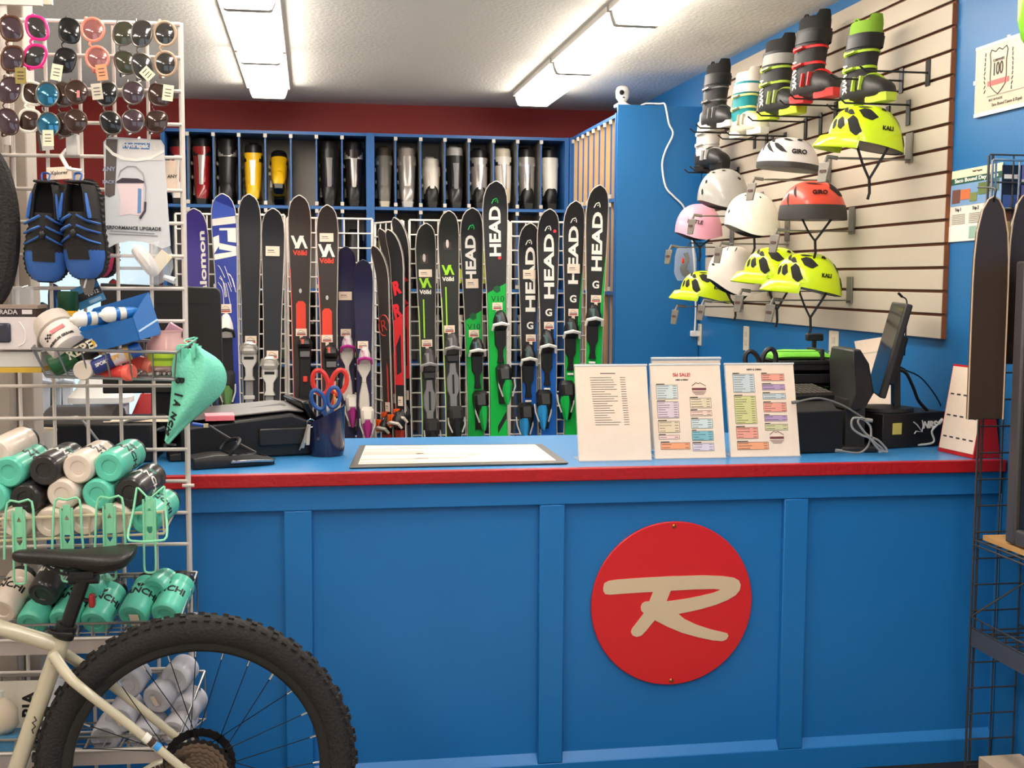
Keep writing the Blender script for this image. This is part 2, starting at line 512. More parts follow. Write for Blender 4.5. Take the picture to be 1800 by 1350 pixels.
class Ski:
    def __init__(s, name, label, cat, px, py, bx, by, wpx, top, edge, Y=YS, rot=0, group=None, scale=1, base=None):
        pt = PY(px, py, Y); pb = PY(bx, by, Y)
        d = (pt - pb); d.y = 0
        sl = d.x / d.z
        s.L = L = pt.z - .01
        lean = radians(2.2)
        s.t = thing(name, label, cat, group=group)
        s.base = V((pt.x - sl * pt.z, Y - .02, .012))
        s.rot = rot
        s.t.matrix_basis = T(s.base.x, s.base.y + L * .5 * sin(lean) * -1 + .02, s.base.z) @ RY(sl * 180 / pi) @ RX(-2.2) @ RZ(rot)
        s.ww = wpx / FPX * (pt - CO).length / 2 * scale
        s.Y = Y; s.px = px
        th = .011
        us = [0, .01, .05, .15, .3, .45, .6, .7, .78, .84, .88, .91, .93, .945, .96, .97, .98, .987, .992, .996, 1]
        m = MB()
        for mi, (ya, yb, k) in enumerate(((-th / 2, th / 2 - .002, 1), (th / 2 - .002, th / 2, 1))):
            m.mat(mi); rings = []
            for u in us:
                z = u * L; h = hwid(u, s.ww); yo = ytip(z, L)
                rings.append([V((-h, ya + yo, z)), V((h, ya + yo, z)), V((h, yb + yo, z)), V((-h, yb + yo, z))])
            m.loft(rings)
        m.build('ski_body', [top, base or edge], s.t, smooth=50)
        m = MB()
        rim = [V((sg * hwid(u, s.ww) * 1.005, ytip(u * L, L) - th / 2 + .002, u * L)) for sg, uu in ((-1, us), (1, us[::-1])) for u in uu]
        m.tube(rim, .0032, 4, True); m.build('metal_edge', edge, s.t)
        s.f = -th / 2

    def z(s, py, px=None):           # height along the ski of a row of the photo
        return PY(px or s.px, py, s.Y).z - .012

    def x(s, px, py):                # sideways offset on the ski of a photo point
        p = s.t.matrix_basis.inverted() @ PY(px, py, s.Y); return p.x

    def patch(s, name, zs, fx, mat, y=.0012, xr=None):
        """area following the outline; zs: list of (zl, zr) rows from bottom to top, fx: width share"""
        m = MB(); rings = []
        xa, xb = xr or (-fx, fx)
        (l0, r0), (l1, r1) = zs[0], zs[-1]
        n = 14
        vs = []; fs = []
        for k in range(n + 1):
            t = k / n
            for sx, a, b in ((xa, l0, l1), (xb, r0, r1)):
                z = a + (b - a) * t
                vs.append((sx * hwid(z / s.L, s.ww), s.f - y + ytip(z, s.L), z))
        for k in range(n): fs.append((2 * k, 2 * k + 1, 2 * k + 3, 2 * k + 2))
        m.add(vs, fs); return m.build(name, mat, s.t, smooth=0)

    def text(s, txt, x, z, h, mat, w=None, rot=0, bold=.015, name='lettering', y=.0016, shear=0):
        m = MB().at(T(x, s.f - y + ytip(z, s.L), z), RX(90), RZ(rot)); m.text(txt, h, w, bold, .0006, shear)
        for p in m.v: p.y += ytip(p.z, s.L) - ytip(z, s.L)
        return m.build(name, mat, s.t, smooth=0)

    def blob(s, name, x, z, w, h, mat, y=.0018):
        m = MB().at(T(x, s.f - y + ytip(z, s.L), z), RX(90)); m.prism([(w * .5 * cos(a) , h * .5 * sin(a)) for a in [2 * pi * k / 16 for k in range(16)]], 0, .001)
        return m.build(name, mat, s.t)

    def card(s, name, x, z, w, h, lines=True, rot=0, logo=False):
        m = MB().at(T(x, s.f - .006, z), RX(90), RZ(rot)); m.mat(0).box((0, 0, 0), (w, h, .001))
        if logo:
            m.mat(1).box((0, -h * .1, .0008), (w * .75, h * .13, .0006)); m.mat(2).box((0, -h * .3, .0008), (w * .8, h * .16, .0006))
            m.mat(1).tube([(-w * .3, h * .1, .0008), (-w * .05, h * .3, .0008), (w * .1, h * .18, .0008), (w * .3, h * .08, .0008)], .001, 4)
        else:
            m.mat(1).box((-w * .12, h * .08, .0008), (w * .45, h * .1, .0006)); m.mat(1).box((-w * .1, -h * .12, .0008), (w * .55, h * .05, .0006))
        m.build(name, [PAPER, C(120, 116, 112, .7), C(170, 50, 60, .7)], s.t)
        if logo:
            MB().at(T(x, s.f - .004, z - h * .7)).box((0, 0, 0), (w * .3, .003, h * .5)).build('tag_tie', PAPER, s.t)

    def toe(s, x, z, w, h, body, wing, accent=None, pad=None):
        """toe binding whose top is at z; w, h overall"""
        t = MB()
        rings = []
        for k, (zz, ww, d) in enumerate(((0, .40, .015), (-.12, .62, .030), (-.4, .9, .052), (-.62, 1, .058), (-.8, .95, .045), (-1, .8, .02))):
            rings.append([V((x + sx * w / 2 * ww, s.f - dd, z + zz * h)) for sx, dd in ((-1, .0), (-.96, d * .7), (-.6, d), (.6, d), (.96, d * .7), (1, 0))])
        t.loft(rings); tb = t.build('toe_binding', body, s.t, smooth=40, bevel=.002)
        if wing:
            m = MB(); m.tube([(x - w * .56, s.f - .03, z - h * .98), (x - w * .5, s.f - .05, z - h * .72), (x, s.f - .066, z - h * .64), (x + w * .5, s.f - .05, z - h * .72), (x + w * .56, s.f - .03, z - h * .98)], [.007, .009, .010, .009, .007], 6)
            m.build('wing', wing, s.t)
        if accent:
            m = MB(); m.loft([[V((x + (a - .5) * w * .5 - w * .08, s.f - dd, z - zz * h)) for a, dd in ((0, .03), (.3, .058), (.55, .058), (.55, .03))] for zz in (.2, .42, .6)])
            m.build('badge', accent, s.t)
        return tb

    def plate(s, x, z0, z1, prof, mat, d=.02, name='binding_plate'):
        """prof: list of (share of height from the top, half width)"""
        n = len(prof)
        m = MB(); m.loft([[V((x + sx * hw_, s.f - dd, z1 + (z0 - z1) * u)) for sx, dd in ((-1, 0), (-.85, d), (.85, d), (1, 0))] for u, hw_ in prof])
        return m.build(name, mat, s.t, bevel=.0015)

    def heel(s, x, z, w, h, body, lever, dx=0):
        m = MB()
        m.loft([[V((x + sx * w / 2 * ww, s.f - dd, z + zz * h)) for sx, dd in ((-1, 0), (-.9, d * .8), (-.5, d), (.5, d), (.9, d * .8), (1, 0))] for zz, ww, d in ((0, .7, .03), (-.1, 1, .06), (-.35, .95, .075), (-.55, .75, .06), (-.8, .7, .04), (-1, .6, .015))])
        m.build('heel_binding', body, s.t, bevel=.002)
        m = MB()
        m.loft([[V((x + dx + sx * w * ww, s.f - .03 - dd, z + zz * h)) for sx, dd in ((-.5, .02), (-.2, .05), (.2, .05), (.5, .02))] for zz, ww in ((-.38, .55), (-.5, .7), (-.7, .6), (-.92, .34), (-1.0, .18))])
        m.build('heel_lever', lever, s.t)
        for sx in (-1, 1):
            m = MB(); m.tube([(x + dx + sx * w * .5, s.f - .03, z - h * .36), (x + dx + sx * w * .5, s.f - .055, z - h * .55), (x + dx + sx * w * .3, s.f - .065, z - h * .8)], .0042, 5)
            m.build('brake_arm', LGREY, s.t)


SKB = mt('black_ski_topsheet', (34, 33, 34), .45, var=.08, scale=8)
SKC = mt('charcoal_ski_topsheet', (48, 46, 48), .45, var=.08, scale=8)
SKW = mt('brown_black_ski_topsheet', (52, 42, 36), .5, var=.08, scale=8)
SKN = mt('navy_ski_topsheet', (34, 30, 62), .4, var=.12, scale=8)
SKP = mt('purple_ski_topsheet', (66, 52, 132), .4, var=.1, scale=8)
EDG = mt('white_ski_edge', (205, 196, 186), .35)
GRN = mt('bright_green_ski_panel', (10, 178, 62), .35, var=.04)
BLU = mt('bright_blue_ski_panel', (24, 98, 190), .35, var=.04)
ORG = C(226, 66, 44, .4)
NEON = C(160, 222, 40, .4)
TXT = mt('white_print', (238, 232, 222), .5)
MAG = C(150, 30, 110, .4)


def chevrons(s, x, z, h, mat, w):      # the interlocked double V emblem
    m = MB().at(T(x, s.f - .0018, z), RX(90))
    b = w * .2
    for zz, pts in ((0, ((-.5, .5), (-.13, -.5), (.24, .5))), (.0004, ((-.24, -.5), (.13, .5), (.5, -.5)))):
        for p, q in zip(pts[:-1], pts[1:]):
            p = V((p[0] * w, p[1] * h, zz)); q = V((q[0] * w, q[1] * h, zz + .0002))
            nn = V((b / 2, 0, 0))
            m.add([p + nn, p - nn, q - nn, q + nn], [(0, 1, 2, 3)])
    m.build('emblem', mat, s.t, smooth=0)


def arrow(s, x, z, h, mat):
    m = MB().at(T(x, s.f - .0022 + ytip(z, s.L), z), RX(90 + 10), RZ(-20))
    m.tube([(-.014, -.018, 0), (-.012, .006, 0), (0, .016, 0), (.010, .006, 0), (.014, -.004, 0)], .0028, 4); m.ball((0, .001, 0), .0034, 8, 5)
    m.build('emblem', mat, s.t)


def head_ski(px, py, bx, w, textc, th, sticker, tagp, col, label, green_from, g=None, v10=None, dot=None, toe=None, heelz=None, lever=None, hx=0, wing=WHITE, acc=None, acol=TXT, plain=False, beside=None, sp='ski'):
    s = Ski('ski', label, 'ski', px, py, bx, 766, w, SKB, EDG, Y={829: 6.47, 871: 6.38, 931: 6.47, 965: 6.40, 1011: 6.40, 1053: 6.2}[px])
    zt = s.z(textc[1])
    hh = s.z(textc[1] - th / 2) - s.z(textc[1] + th / 2)
    arrow(s, .0, s.L - .1, .04, acol)
    s.text('HEAD', s.x(*textc), zt, s.ww * .95, TXT, w=hh, rot=90, bold=.035)
    gf = s.z(green_from)
    if plain:
        s.patch('colour_panel', [(.02, .02), (gf - .02, gf + .03)], .93, col)
        s.text('V10', s.x(px + 4, v10), s.z(v10), .03, MATTE, bold=-.01)
        m = MB().at(T(s.x(px + 3, green_from), s.f - .002, gf), RX(90)); m.prism([(.02 * cos(a), .02 * sin(a)) for a in [pi / 6 + k * pi / 3 for k in range(6)]], 0, .001); m.build('emblem', C(16, 90, 50, .4), s.t)
        s.patch('stripe', [(.62, .70), (.66, .74)], .9, SKB, y=.002, xr=(-.1, .9))
    else:
        s.patch('colour_panel', [(gf - .18, gf), (gf + .0, gf + .26)], .93, col, xr=(.62, .93))
        s.patch('colour_panel', [(.02, .02), (gf - .19, gf - .02)], .93, col)
        s.text('G', s.x(*g), s.z(g[1]), .04, TXT, bold=.03)
    if dot: s.blob('sticker', s.x(*dot), s.z(dot[1]), .018, .018, C(215, 50, 50, .5))
    if sticker: s.card('label_card', s.x(*sticker), s.z(sticker[1]), .068, .05)
    s.card('price_tag', s.x(*tagp), s.z(tagp[1]), .054, .038, logo=True)
    tx, t0, t1 = toe
    X = s.x(tx, t1)
    s.toe(X, s.z(t0), .078, s.z(t0) - s.z(t1), BLACK, wing, acc or C(120, 150, 150, .2, .5))
    zz = s.z(t1)
    s.plate(X, zz - .17, zz, [(0, .032), (.45, .03), (.6, .015), (.8, .014), (1, .02)], BLACK)
    if heelz:
        s.heel(s.x(tx + hx, heelz), s.z(heelz), .085, .21, BLACK, lever, dx=.012 * (1 if hx >= 0 else -1))
        for q in (.012, .19): MB().at(T(X, s.f - .006, zz - q)).box((0, 0, 0), (.034, .012, .012)).build('end_plate', TXT, s.t, bevel=.003)
    return s


LG = C(20, 170, 70, .35); LB = C(40, 140, 200, .35)
head_ski(829, 367, 836, 39, (828, 455), 84, (830, 498), (833, 586), GRN, 'black and green ski with a green tip emblem, shorter of the two mostly green ones', 556, v10=574, toe=(838, 594, 626), heelz=686, lever=LG, hx=5, acol=C(40, 190, 90), plain=True)
head_ski(871, 320, 876, 43, (871, 406), 88, None, (874.5, 538), GRN, 'tallest black and green ski on the rack, rising highest above the shelf edge', 508, v10=525, dot=(879, 453), toe=(879, 546, 581), heelz=640, lever=LG, hx=5, acol=C(40, 190, 90), plain=True)
head_ski(931, 394, 930, 37, (933, 491), 114, (931, 482), (933, 594), BLU, 'black and blue ski with a paper label across its lettering', 612, g=(932, 572), toe=(928, 605, 643), heelz=707, lever=LB, hx=-5)
head_ski(965, 369, 964, 38, (966, 468), 114, None, (965, 572), BLU, 'black and blue ski with a red dot above its white lettering', 582, g=(965, 549), dot=(976, 406), toe=(961, 580, 621), heelz=684, lever=LB, hx=-6)
head_ski(1011, 355, 1004, 37, (1009, 448), 102, (1009, 472), (1008, 549), GRN, 'black and green ski with a paper label, second from the blue panel', 560, g=(1008, 525), toe=(1003, 559, 595), heelz=668, lever=LG, hx=-8)
head_ski(1053, 327, 1040, 39, (1051, 424), 104, None, (1048, 525), GRN, 'black and green ski standing nearest the blue end panel', 535, g=(1048, 500), toe=(1042, 535, 573), heelz=655, lever=LG, hx=-8)


def volkl_green(px, py, bx, w, oval, logo, tx, line, tagp, toe, heelz, sticker, label):
    s = Ski('ski', label, 'ski', px, py, bx, 766, w, mt('olive_black_ski_topsheet', (36, 36, 30), .45, var=.08, scale=8), EDG, Y=6.46 if px < 760 else 6.38)
    m = MB().at(T(s.x(*oval), s.f - .002, s.z(oval[1])), RX(90)); m.prism([(.008 * cos(a), .022 * sin(a)) for a in [k * pi / 8 for k in range(16)]], 0, .004); m.build('insert', C(190, 176, 168, .2, .6), s.t)
    m = MB().at(T(s.x(*oval), s.f - .002, s.z(oval[1])), RX(90)).box((0, 0, 0), (.04, .062, .001)); m.build('insert_plate', C(60, 48, 42, .4), s.t)
    chevrons(s, s.x(*logo), s.z(logo[1]), .052, NEON, .056)
    s.text('Völkl', s.x(*tx), s.z(tx[1]), None, TXT, w=.062, bold=.04)
    a, b = s.z(line[2], line[0]), s.z(line[1], line[0])
    MB().at(T(s.x(line[0], (line[1] + line[2]) / 2), s.f - .001, (a + b) / 2)).box((0, 0, 0), (.007, .001, b - a)).build('stripe', NEON, s.t)
    s.patch('side_stripe', [(.1, .1), (s.L * .75, s.L * .75)], 1, NEON, xr=(-1.0, -.93))
    if sticker: s.card('label_card', s.x(*sticker), s.z(sticker[1]), .07, .04)
    s.card('price_tag', s.x(*tagp), s.z(tagp[1]), .056, .038, logo=True)
    X = s.x(toe[0], toe[2])
    s.toe(X, s.z(toe[1]), .075, s.z(toe[1]) - s.z(toe[2]), C(70, 66, 68, .4), C(150, 146, 146, .4), C(150, 150, 150, .3))
    z1 = s.z(toe[2]) - .035
    s.plate(X, z1, z1 + .03, [(0, .035), (1, .03)], DGREY)
    s.plate(X, z1 - .24, z1 - .01, [(0, .016), (.2, .02), (.34, .034), (.62, .034), (.75, .02), (1, .02)], GREY, d=.015)
    MB().at(T(X, s.f - .0155, z1 - .12)).box((0, 0, 0), (.01, .002, .1)).build('slot', MATTE, s.t)
    s.heel(s.x(heelz[0], heelz[1]), s.z(heelz[1]), .085, .17, MATTE, BLACK)


volkl_green(748, 394, 755, 35, (746, 453), (748, 497), (748, 513), (745.5, 526, 594), (750.6, 603), (754, 612, 653), (758, 735), (748, 480), 'black ski with lime chevrons and a paper label above them')
volkl_green(788, 372, 797, 36, (787, 428), (788, 474), (788, 490), (785, 504, 572), (790, 578), (795, 586, 623), (800, 713), None, 'black ski with lime chevrons and no paper label, taller of the lime pair')


def volkl_orange(px, py, bx, w, logo, tx, oval, rect, tagp, toe, sticker, label):
    s = Ski('ski', label, 'ski', px, py, bx, 766, w, SKW, EDG, base=ORG, Y=6.46 if px < 550 else 6.38)
    chevrons(s, s.x(*logo), s.z(logo[1]), .066, TXT, .072)
    s.text('Völkl', s.x(*tx), s.z(tx[1]), None, ORG, w=.073, bold=.04)
    s.blob('insert', s.x(*oval), s.z(oval[1]), .014, .024, C(200, 194, 188, .3, .5))
    a, b = s.z(rect[2], rect[0]), s.z(rect[1], rect[0]); X = s.x(rect[0], (rect[1] + rect[2]) / 2)
    m = MB().at(T(X, s.f - .0015, 0), RX(90)); m.prism([(-.025, a), (.025, a), (.025, b - .015), (.012, b), (-.012, b), (-.025, b - .015)], 0, .001); m.build('colour_panel', ORG, s.t)
    s.patch('side_stripe', [(.1, .1), (s.L * .8, s.L * .8)], 1, ORG, xr=(-1.01, -.94))
    if sticker: s.card('label_card', s.x(*sticker), s.z(sticker[1]), .07, .044)
    s.card('price_tag', s.x(*tagp), s.z(tagp[1]), .056, .038, logo=True)
    X = s.x(toe[0], toe[2])
    s.toe(X, s.z(toe[1]), .08, s.z(toe[1]) - s.z(toe[2]), BLACK, None, C(220, 110, 90, .4))
    z1 = s.z(toe[2])
    MB().at(T(X - .0, s.f - .03, z1 - .03)).box((0, 0, 0), (.05, .012, .03)).build('pad', C(110, 108, 106, .6), s.t, bevel=.003)
    s.plate(X, z1 - .26, z1, [(0, .034), (.3, .03), (.7, .03), (1, .036)], MATTE, d=.022)
    MB().at(T(X, s.f - .026, z1 - .16)).box((0, 0, 0), (.022, .012, .03)).build('release_tab', ORG, s.t, bevel=.003)
    s.heel(X - .005, z1 - .25, .085, .18, BLACK, MATTE)


volkl_orange(526, 345, 531, 38, (526, 425), (527, 444), (528, 511), (529, 529, 578), (529.6, 584), (536, 592, 612), None, 'brown-black ski with white chevrons and no paper label above them')
volkl_orange(575, 362, 580, 36, (574, 440), (574, 458), (575, 523), (575, 542, 591), (575, 595), (582, 605, 630), (574, 417), 'brown-black ski with a paper label above its white chevrons')


def white_bound(px, py, bx, w, sticker, tagp, toe, label):
    s = Ski('ski', label, 'ski', px, py, bx, 766, w, mt('blue_black_ski_topsheet', (36, 36, 41), .5, var=.1, scale=8), EDG, Y=6.46 if px < 450 else 6.38)
    if sticker: s.card('label_card', s.x(*sticker), s.z(sticker[1]), .07, .05)
    s.card('price_tag', s.x(*tagp), s.z(tagp[1]), .058, .04, logo=True)
    X = s.x(toe[0], toe[1] + 20); z1 = s.z(toe[1])
    WB = C(214, 210, 202, .35)
    s.toe(X, z1 + .05, .085, .075, WB, None)
    m = MB().at(T(X, s.f - .05, z1 + .02)); m.tube([(-.045, 0, -.015), (-.035, -.01, .012), (0, -.015, .02), (.035, -.01, .012), (.045, 0, -.01)], .009, 6); m.build('wing', CHROME, s.t)
    s.plate(X, z1 - .15, z1 + .01, [(0, .028), (.2, .042), (.4, .042), (.6, .022), (.85, .02), (1, .03)], WB, d=.03)
    MB().at(T(X, s.f - .031, z1 - .035)).box((0, 0, 0), (.05, .003, .014)).build('slot', MATTE, s.t)
    s.plate(X, z1 - .5, z1 - .15, [(0, .022), (1, .022)], C(150, 148, 148, .4), d=.014)
    for q in (.24, .29): MB().at(T(X, s.f - .012, z1 - q)).box((0, 0, 0), (.056, .016, .022)).build('clamp', WB, s.t, bevel=.004)


white_bound(438, 343, 442, 37, None, (441, 597), (438, 617), 'plain black ski with a white binding, taller of the two behind the card terminal')
white_bound(480, 368, 478, 38, (479, 441), (479, 623), (474, 643), 'plain black ski with a white binding and a paper label near its tip')


def purple(px, py, bx, w, sticker, tagp, toe, heelp, label):
    s = Ski('ski', label, 'ski', px, py, bx, 766, w, SKN, mt('dark_ski_edge', (40, 36, 52), .4), Y=6.46 if px < 620 else 6.38)
    zz = s.L * .62
    s.patch('stripe', [(zz, zz + .07), (zz + .025, zz + .1)], .95, C(96, 34, 100, .45))
    if sticker: s.card('label_card', s.x(*sticker), s.z(sticker[1]), .068, .044)
    s.card('price_tag', s.x(*tagp), s.z(tagp[1]), .054, .038, logo=True)
    X = s.x(toe[0], toe[1]); z1 = s.z(toe[1])
    WB = C(205, 196, 184, .35)
    s.toe(X, z1 + .055, .062, .09, C(200, 190, 190, .3), C(170, 40, 130, .35), C(220, 170, 190, .3))
    s.plate(X - .004, z1 - .13, z1 - .01, [(0, .036), (.45, .036), (.8, .012), (1, .012)], WB, d=.022)
    s.plate(X - .004, z1 - .29, z1 - .13, [(0, .012), (.4, .026), (.75, .03), (1, .02)], WB, d=.02)
    s.heel(s.x(heelp[0], heelp[1]), s.z(heelp[1]) + .07, .075, .17, WB, MAG)


purple(608, 435, 611, 33, (607, 520), (608, 584.5), (611, 607), (619, 716), 'dark purple ski with a paper label, taller of the small pair')
purple(638, 458, 640, 32, None, (638, 606), (641, 628), (645, 738), 'dark purple ski without a paper label, shortest of the row')

# the two blue skis at the left end of the row
s = Ski('ski', 'violet ski with long white lettering beside the grid rack post', 'ski', 341, 368, 352, 600, 40, SKP, EDG, Y=6.46)
s.text('salomon', s.x(356, 470), s.z(468), .034, TXT, w=.36, rot=90, bold=.03)
s.patch('colour_panel', [(1.12, 1.05), (1.40, 1.2)], .9, TXT, xr=(-.9, -.4))
s = Ski('ski', 'bright blue ski with broad white graphic bands and scribbled line drawing', 'ski', 391, 342, 402, 600, 41, mt('royal_blue_ski_topsheet', (46, 62, 150), .35, var=.15, scale=8), EDG, Y=6.37)
zq = lambda y: s.z(y)
s.patch('colour_panel', [(zq(385), zq(378)), (zq(352), zq(366))], .95, C(72, 96, 190, .35), y=.0008)
for (a, b, c, d), xr in (((396, 392, 384, 379), (-.95, .95)), ((404, 404, 400, 400), (-.4, .95)), ((424, 426, 404, 404), (.25, .95)), ((445, 430, 416, 412), (-.95, -.45)), ((437, 443, 426, 433), (-.5, .95)), ((456, 449, 446, 441), (-.95, .95))):
    s.patch('graphic_band', [(zq(a), zq(b)), (zq(c), zq(d))], 1, TXT, xr=xr)
m = MB(); rr = random.Random(3)
for k in range(9):
    p0 = V((rr.uniform(-.7, .2) * s.ww, s.f - .002, zq(rr.uniform(465, 500)))); p1 = p0 + V((rr.uniform(.2, .6) * s.ww, 0, -rr.uniform(.03, .16)))
    m.tube(sm([p0, (p0 + p1) / 2 + V((rr.uniform(-.012, .012), 0, .02)), p1], 3), .0016, 4)
m.build('line_drawing', TXT, s.t)
s.card('price_tag', s.x(397, 542), s.z(542), .055, .045, logo=True)
s.toe(s.x(398, 580), s.z(552), .07, .12, C(220, 216, 210), BLACK)
s.plate(s.x(398, 600), s.z(700), s.z(590), [(0, .03), (1, .03)], MATTE)
s.heel(s.x(398, 620), s.z(650), .08, .2, MATTE, C(90, 130, 70))

# red race skis hung side-on on the angled panel
def red_ski(px, py, bx, Y, rot, top, red, label, fold):
    s = Ski('ski', label, 'ski', px, py, bx, 766, 34, top, EDG, Y=Y, rot=rot)
    L = s.L
    for q, h in ((L - .30, .075), (L - .42, .075)):
        if red: s.text('R', 0, q, h, C(230, 44, 56, .4), rot=14, bold=.05)
    if red:
        s.patch('colour_panel', [(L * .52, L * .52), (L * .72, L * .74)], .9, C(222, 46, 50, .4))
        s.patch('stripe', [(L * .55, L * .56), (L * .64, L * .68)], .5, SKB, y=.002)
    else:
        s.text('R', .0, L - .42, .06, C(214, 60, 40, .4), rot=10, bold=-.01)
        m = MB().at(T(0, s.f - .002, L - .42), RX(90)); m.tube([(.045 * cos(2 * pi * k / 20), .055 * sin(2 * pi * k / 20), 0) for k in range(17)], .003, 4); m.build('emblem_ring', C(214, 60, 40, .4), s.t)
        s.patch('stripe', [(L * .3, L * .3), (L * .62, L * .6)], .5, C(214, 60, 40, .4), xr=(.2, .5))
    s.card('price_tag', .01, L * .47, .04, .05, logo=False)
    s.toe(0, L * .44, .08, .09, BLACK, C(200, 190, 180), C(240, 90, 30))
    m = MB(); m.loft([[V((x_ - .05, s.f - y_, L * .41 + z_)) for x_, y_ in ((-.025, .03), (.025, .06), (.03, .03))] for z_ in (.03, 0, -.03)]); m.build('toe_lever', C(240, 96, 30, .4), s.t)
    s.plate(0, L * .25, L * .38, [(0, .03), (.5, .026), (1, .034)], C(150, 44, 30, .4) if fold else MATTE)
    s.heel(0, L * .25, .085, .2, BLACK, C(238, 84, 34))


red_ski(672, 432, 684, 6.50, -56, SKW, False, 'grey-brown racing ski seen nearly side-on, outermost at the angled panel', 1)
red_ski(684, 402, 695, 6.52, -57, SKW, False, 'grey-brown racing ski seen nearly side-on, second from the purple skis', 0)
red_ski(698, 404, 706, 6.42, -54, SKB, True, 'shorter red and black racing ski with large red letters', 1)
red_ski(709, 383, 716, 6.44, -55, SKB, True, 'taller red and black racing ski next to the double white posts', 0)
# ------------------------------------------------------------------ ski boots
def sring(cx, cy, z, rx, ry, n=20, p=.8):
    out = []
    for k in range(n):
        a = 2 * pi * k / n; c, s_ = cos(a), sin(a)
        out.append(V((cx + rx * abs(c) ** p * (1 if c >= 0 else -1), cy + ry * abs(s_) ** p * (1 if s_ >= 0 else -1), z)))
    return out


SHELLS = ((-.142, .030, .10), (-.128, .040, .135), (-.10, .044, .155), (-.05, .046, .165), (-.01, .047, .155), (.03, .049, .130), (.07, .051, .108), (.11, .050, .094), (.14, .042, .080), (.155, .030, .062))


def boot(label, M, shell, cuff, liner=BLACK, sole=BLACK, buckle=LGREY, strap=BLACK, spine=None, lever=None, h=.37, side=-1, group='ski boots', txt=None, fine=True, shelltop=None, cat='ski boot', loop=False, txtmat=None):
    """toe to +y, heel to -y, sole on z = 0; side is the side the buckle levers sit on"""
    t = thing('ski_boot', label, cat, M=M, group=group)
    m = MB(); rings = []
    for y, w_, top in SHELLS:
        r = []
        for k in range(20):
            a = 2 * pi * k / 20; c, s_ = cos(a), sin(a)
            zc, zh = (.018 + top) / 2, (top - .018) / 2
            ww = w_ * (1 - .28 * max(0, s_) ** 1.5)
            r.append(V((ww * abs(c) ** .6 * (1 if c >= 0 else -1), y, zc + zh * abs(s_) ** .75 * (1 if s_ >= 0 else -1))))
        rings.append(r)
    m.loft(rings); m.build('lower_shell', shell, t, smooth=60)
    m = MB()
    k = (h - .05)
    kz = lambda f: .085 + (k - .085) * f
    cz = ((.085, -.055, .049, .074), (kz(.2), -.052, .052, .080), (kz(.42), -.045, .054, .079), (kz(.68), -.034, .057, .078), (kz(.88), -.022, .061, .080), (k, -.016, .062, .082))
    m.loft([sring(0, y, z, a, b) for z, y, a, b in cz], cap=False); m.build('cuff', cuff, t, smooth=60)
    m = MB()
    m.loft([sring(0, y, z, a, b, p=.9) for z, y, a, b in ((k - .05, -.020, .056, .076), (h - .012, -.010, .056, .078), (h, -.008, .052, .074), (h - .006, -.008, .043, .064), (k - .06, -.02, .040, .058))])
    m.build('liner', liner, t, smooth=60)
    m = MB(); m.loft([[V((sx * a, y - .01 + q, z)) for sx, q in ((-1, -.012), (-.5, .004), (.5, .004), (1, -.012), (.6, -.02), (-.6, -.02))] for z, y, a in ((k - .04, .062, .036), (h, .074, .036), (h + .022, .082, .026))])
    m.build('tongue', liner, t, smooth=50)
    for nm, a, b in (('heel_sole', -.15, -.05), ('toe_sole', .03, .168)):
        m = MB(); m.loft([[V((sx * w_, y, z)) for sx, y in ((-.8, a), (.8, a), (1, a + .02), (1, b - .03), (.7, b), (-.7, b), (-1, b - .03), (-1, a + .02))] for z, w_ in ((0, .034), (.02, .036), (.034, .04))])
        m.build(nm, sole, t, bevel=.002)
    m = MB()
    z0, z1, y0 = k - .055, k - .012, -.024
    m.loft([sring(0, y0 + (z - z0) * .25, z, .063, .083) for z in (z0, z1)], cap=False); m.build('power_strap', strap, t, smooth=60)
    if spine:
        m = MB(); m.loft([[V((x, yy - .003 * (1 - (x / a) ** 2 if a else 1), z)) for x in (-a, -a * .4, a * .4, a)] + [V((a, yy + .01, z)), V((-a, yy + .01, z))] for z, yy, a in ((.06, -.128, .012), (.12, -.134, .014), (kz(.5), -.124, .015), (kz(.8), -.110, .02))])
        m.build('spine_strip', spine, t)
    if fine:
        for z, y, a, b in ((kz(.3), -.046, .056, .083), (kz(.62), -.033, .060, .083)):
            m = MB().mat(0)
            pts = [V((side * a * cos(q) * 1.0, y + b * sin(q), z + .008 * sin(q))) for q in [radians(-12 + 15 * i) for i in range(11)]]
            m.tube(pts, .0065, 5, flat=.5)
            m.mat(1); q0 = V((side * (a + .004), y - .02, z)); m.bar(q0, q0 + V((side * .001, .062, .004)), .016, .007)
            m.mat(0); m.ball(q0 + V((0, -.006, 0)), (.006, .012, .013), 8, 6)
            m.build('buckle', [buckle, lever or buckle], t, smooth=40)
        for y, zt in ((-.0, .150), (.048, .116)):
            m = MB().mat(0)
            pts = [V((side * .052 * cos(q), y - .02 * cos(q), .055 + (zt - .05) * sin(q))) for q in [radians(8 + 14 * i) for i in range(11)]]
            m.tube(pts, .0065, 5, flat=.6)
            m.mat(1); m.bar(V((side * .053, y - .02, .058)), V((side * .050, y - .012, .112)), .016, .008)
            m.build('buckle', [buckle, lever or buckle], t, smooth=40)
    if txt:
        m = MB().at(T(side * .0535, -.075, .11), RZ(90 * side) , RX(90), RZ(-90)); m.text(txt, .028, None, .03, .001)
        m.build('lettering', txtmat or TXT, t, smooth=0)
    if loop:
        m = MB(); m.tube(sm([(-.0, -.08, h - .03), (0, -.098, h + .0), (0, -.085, h + .025), (0, -.065, h + .02), (0, -.062, h - .02)], 3), .0045, 5); m.build('pull_loop', liner, t)
    return t


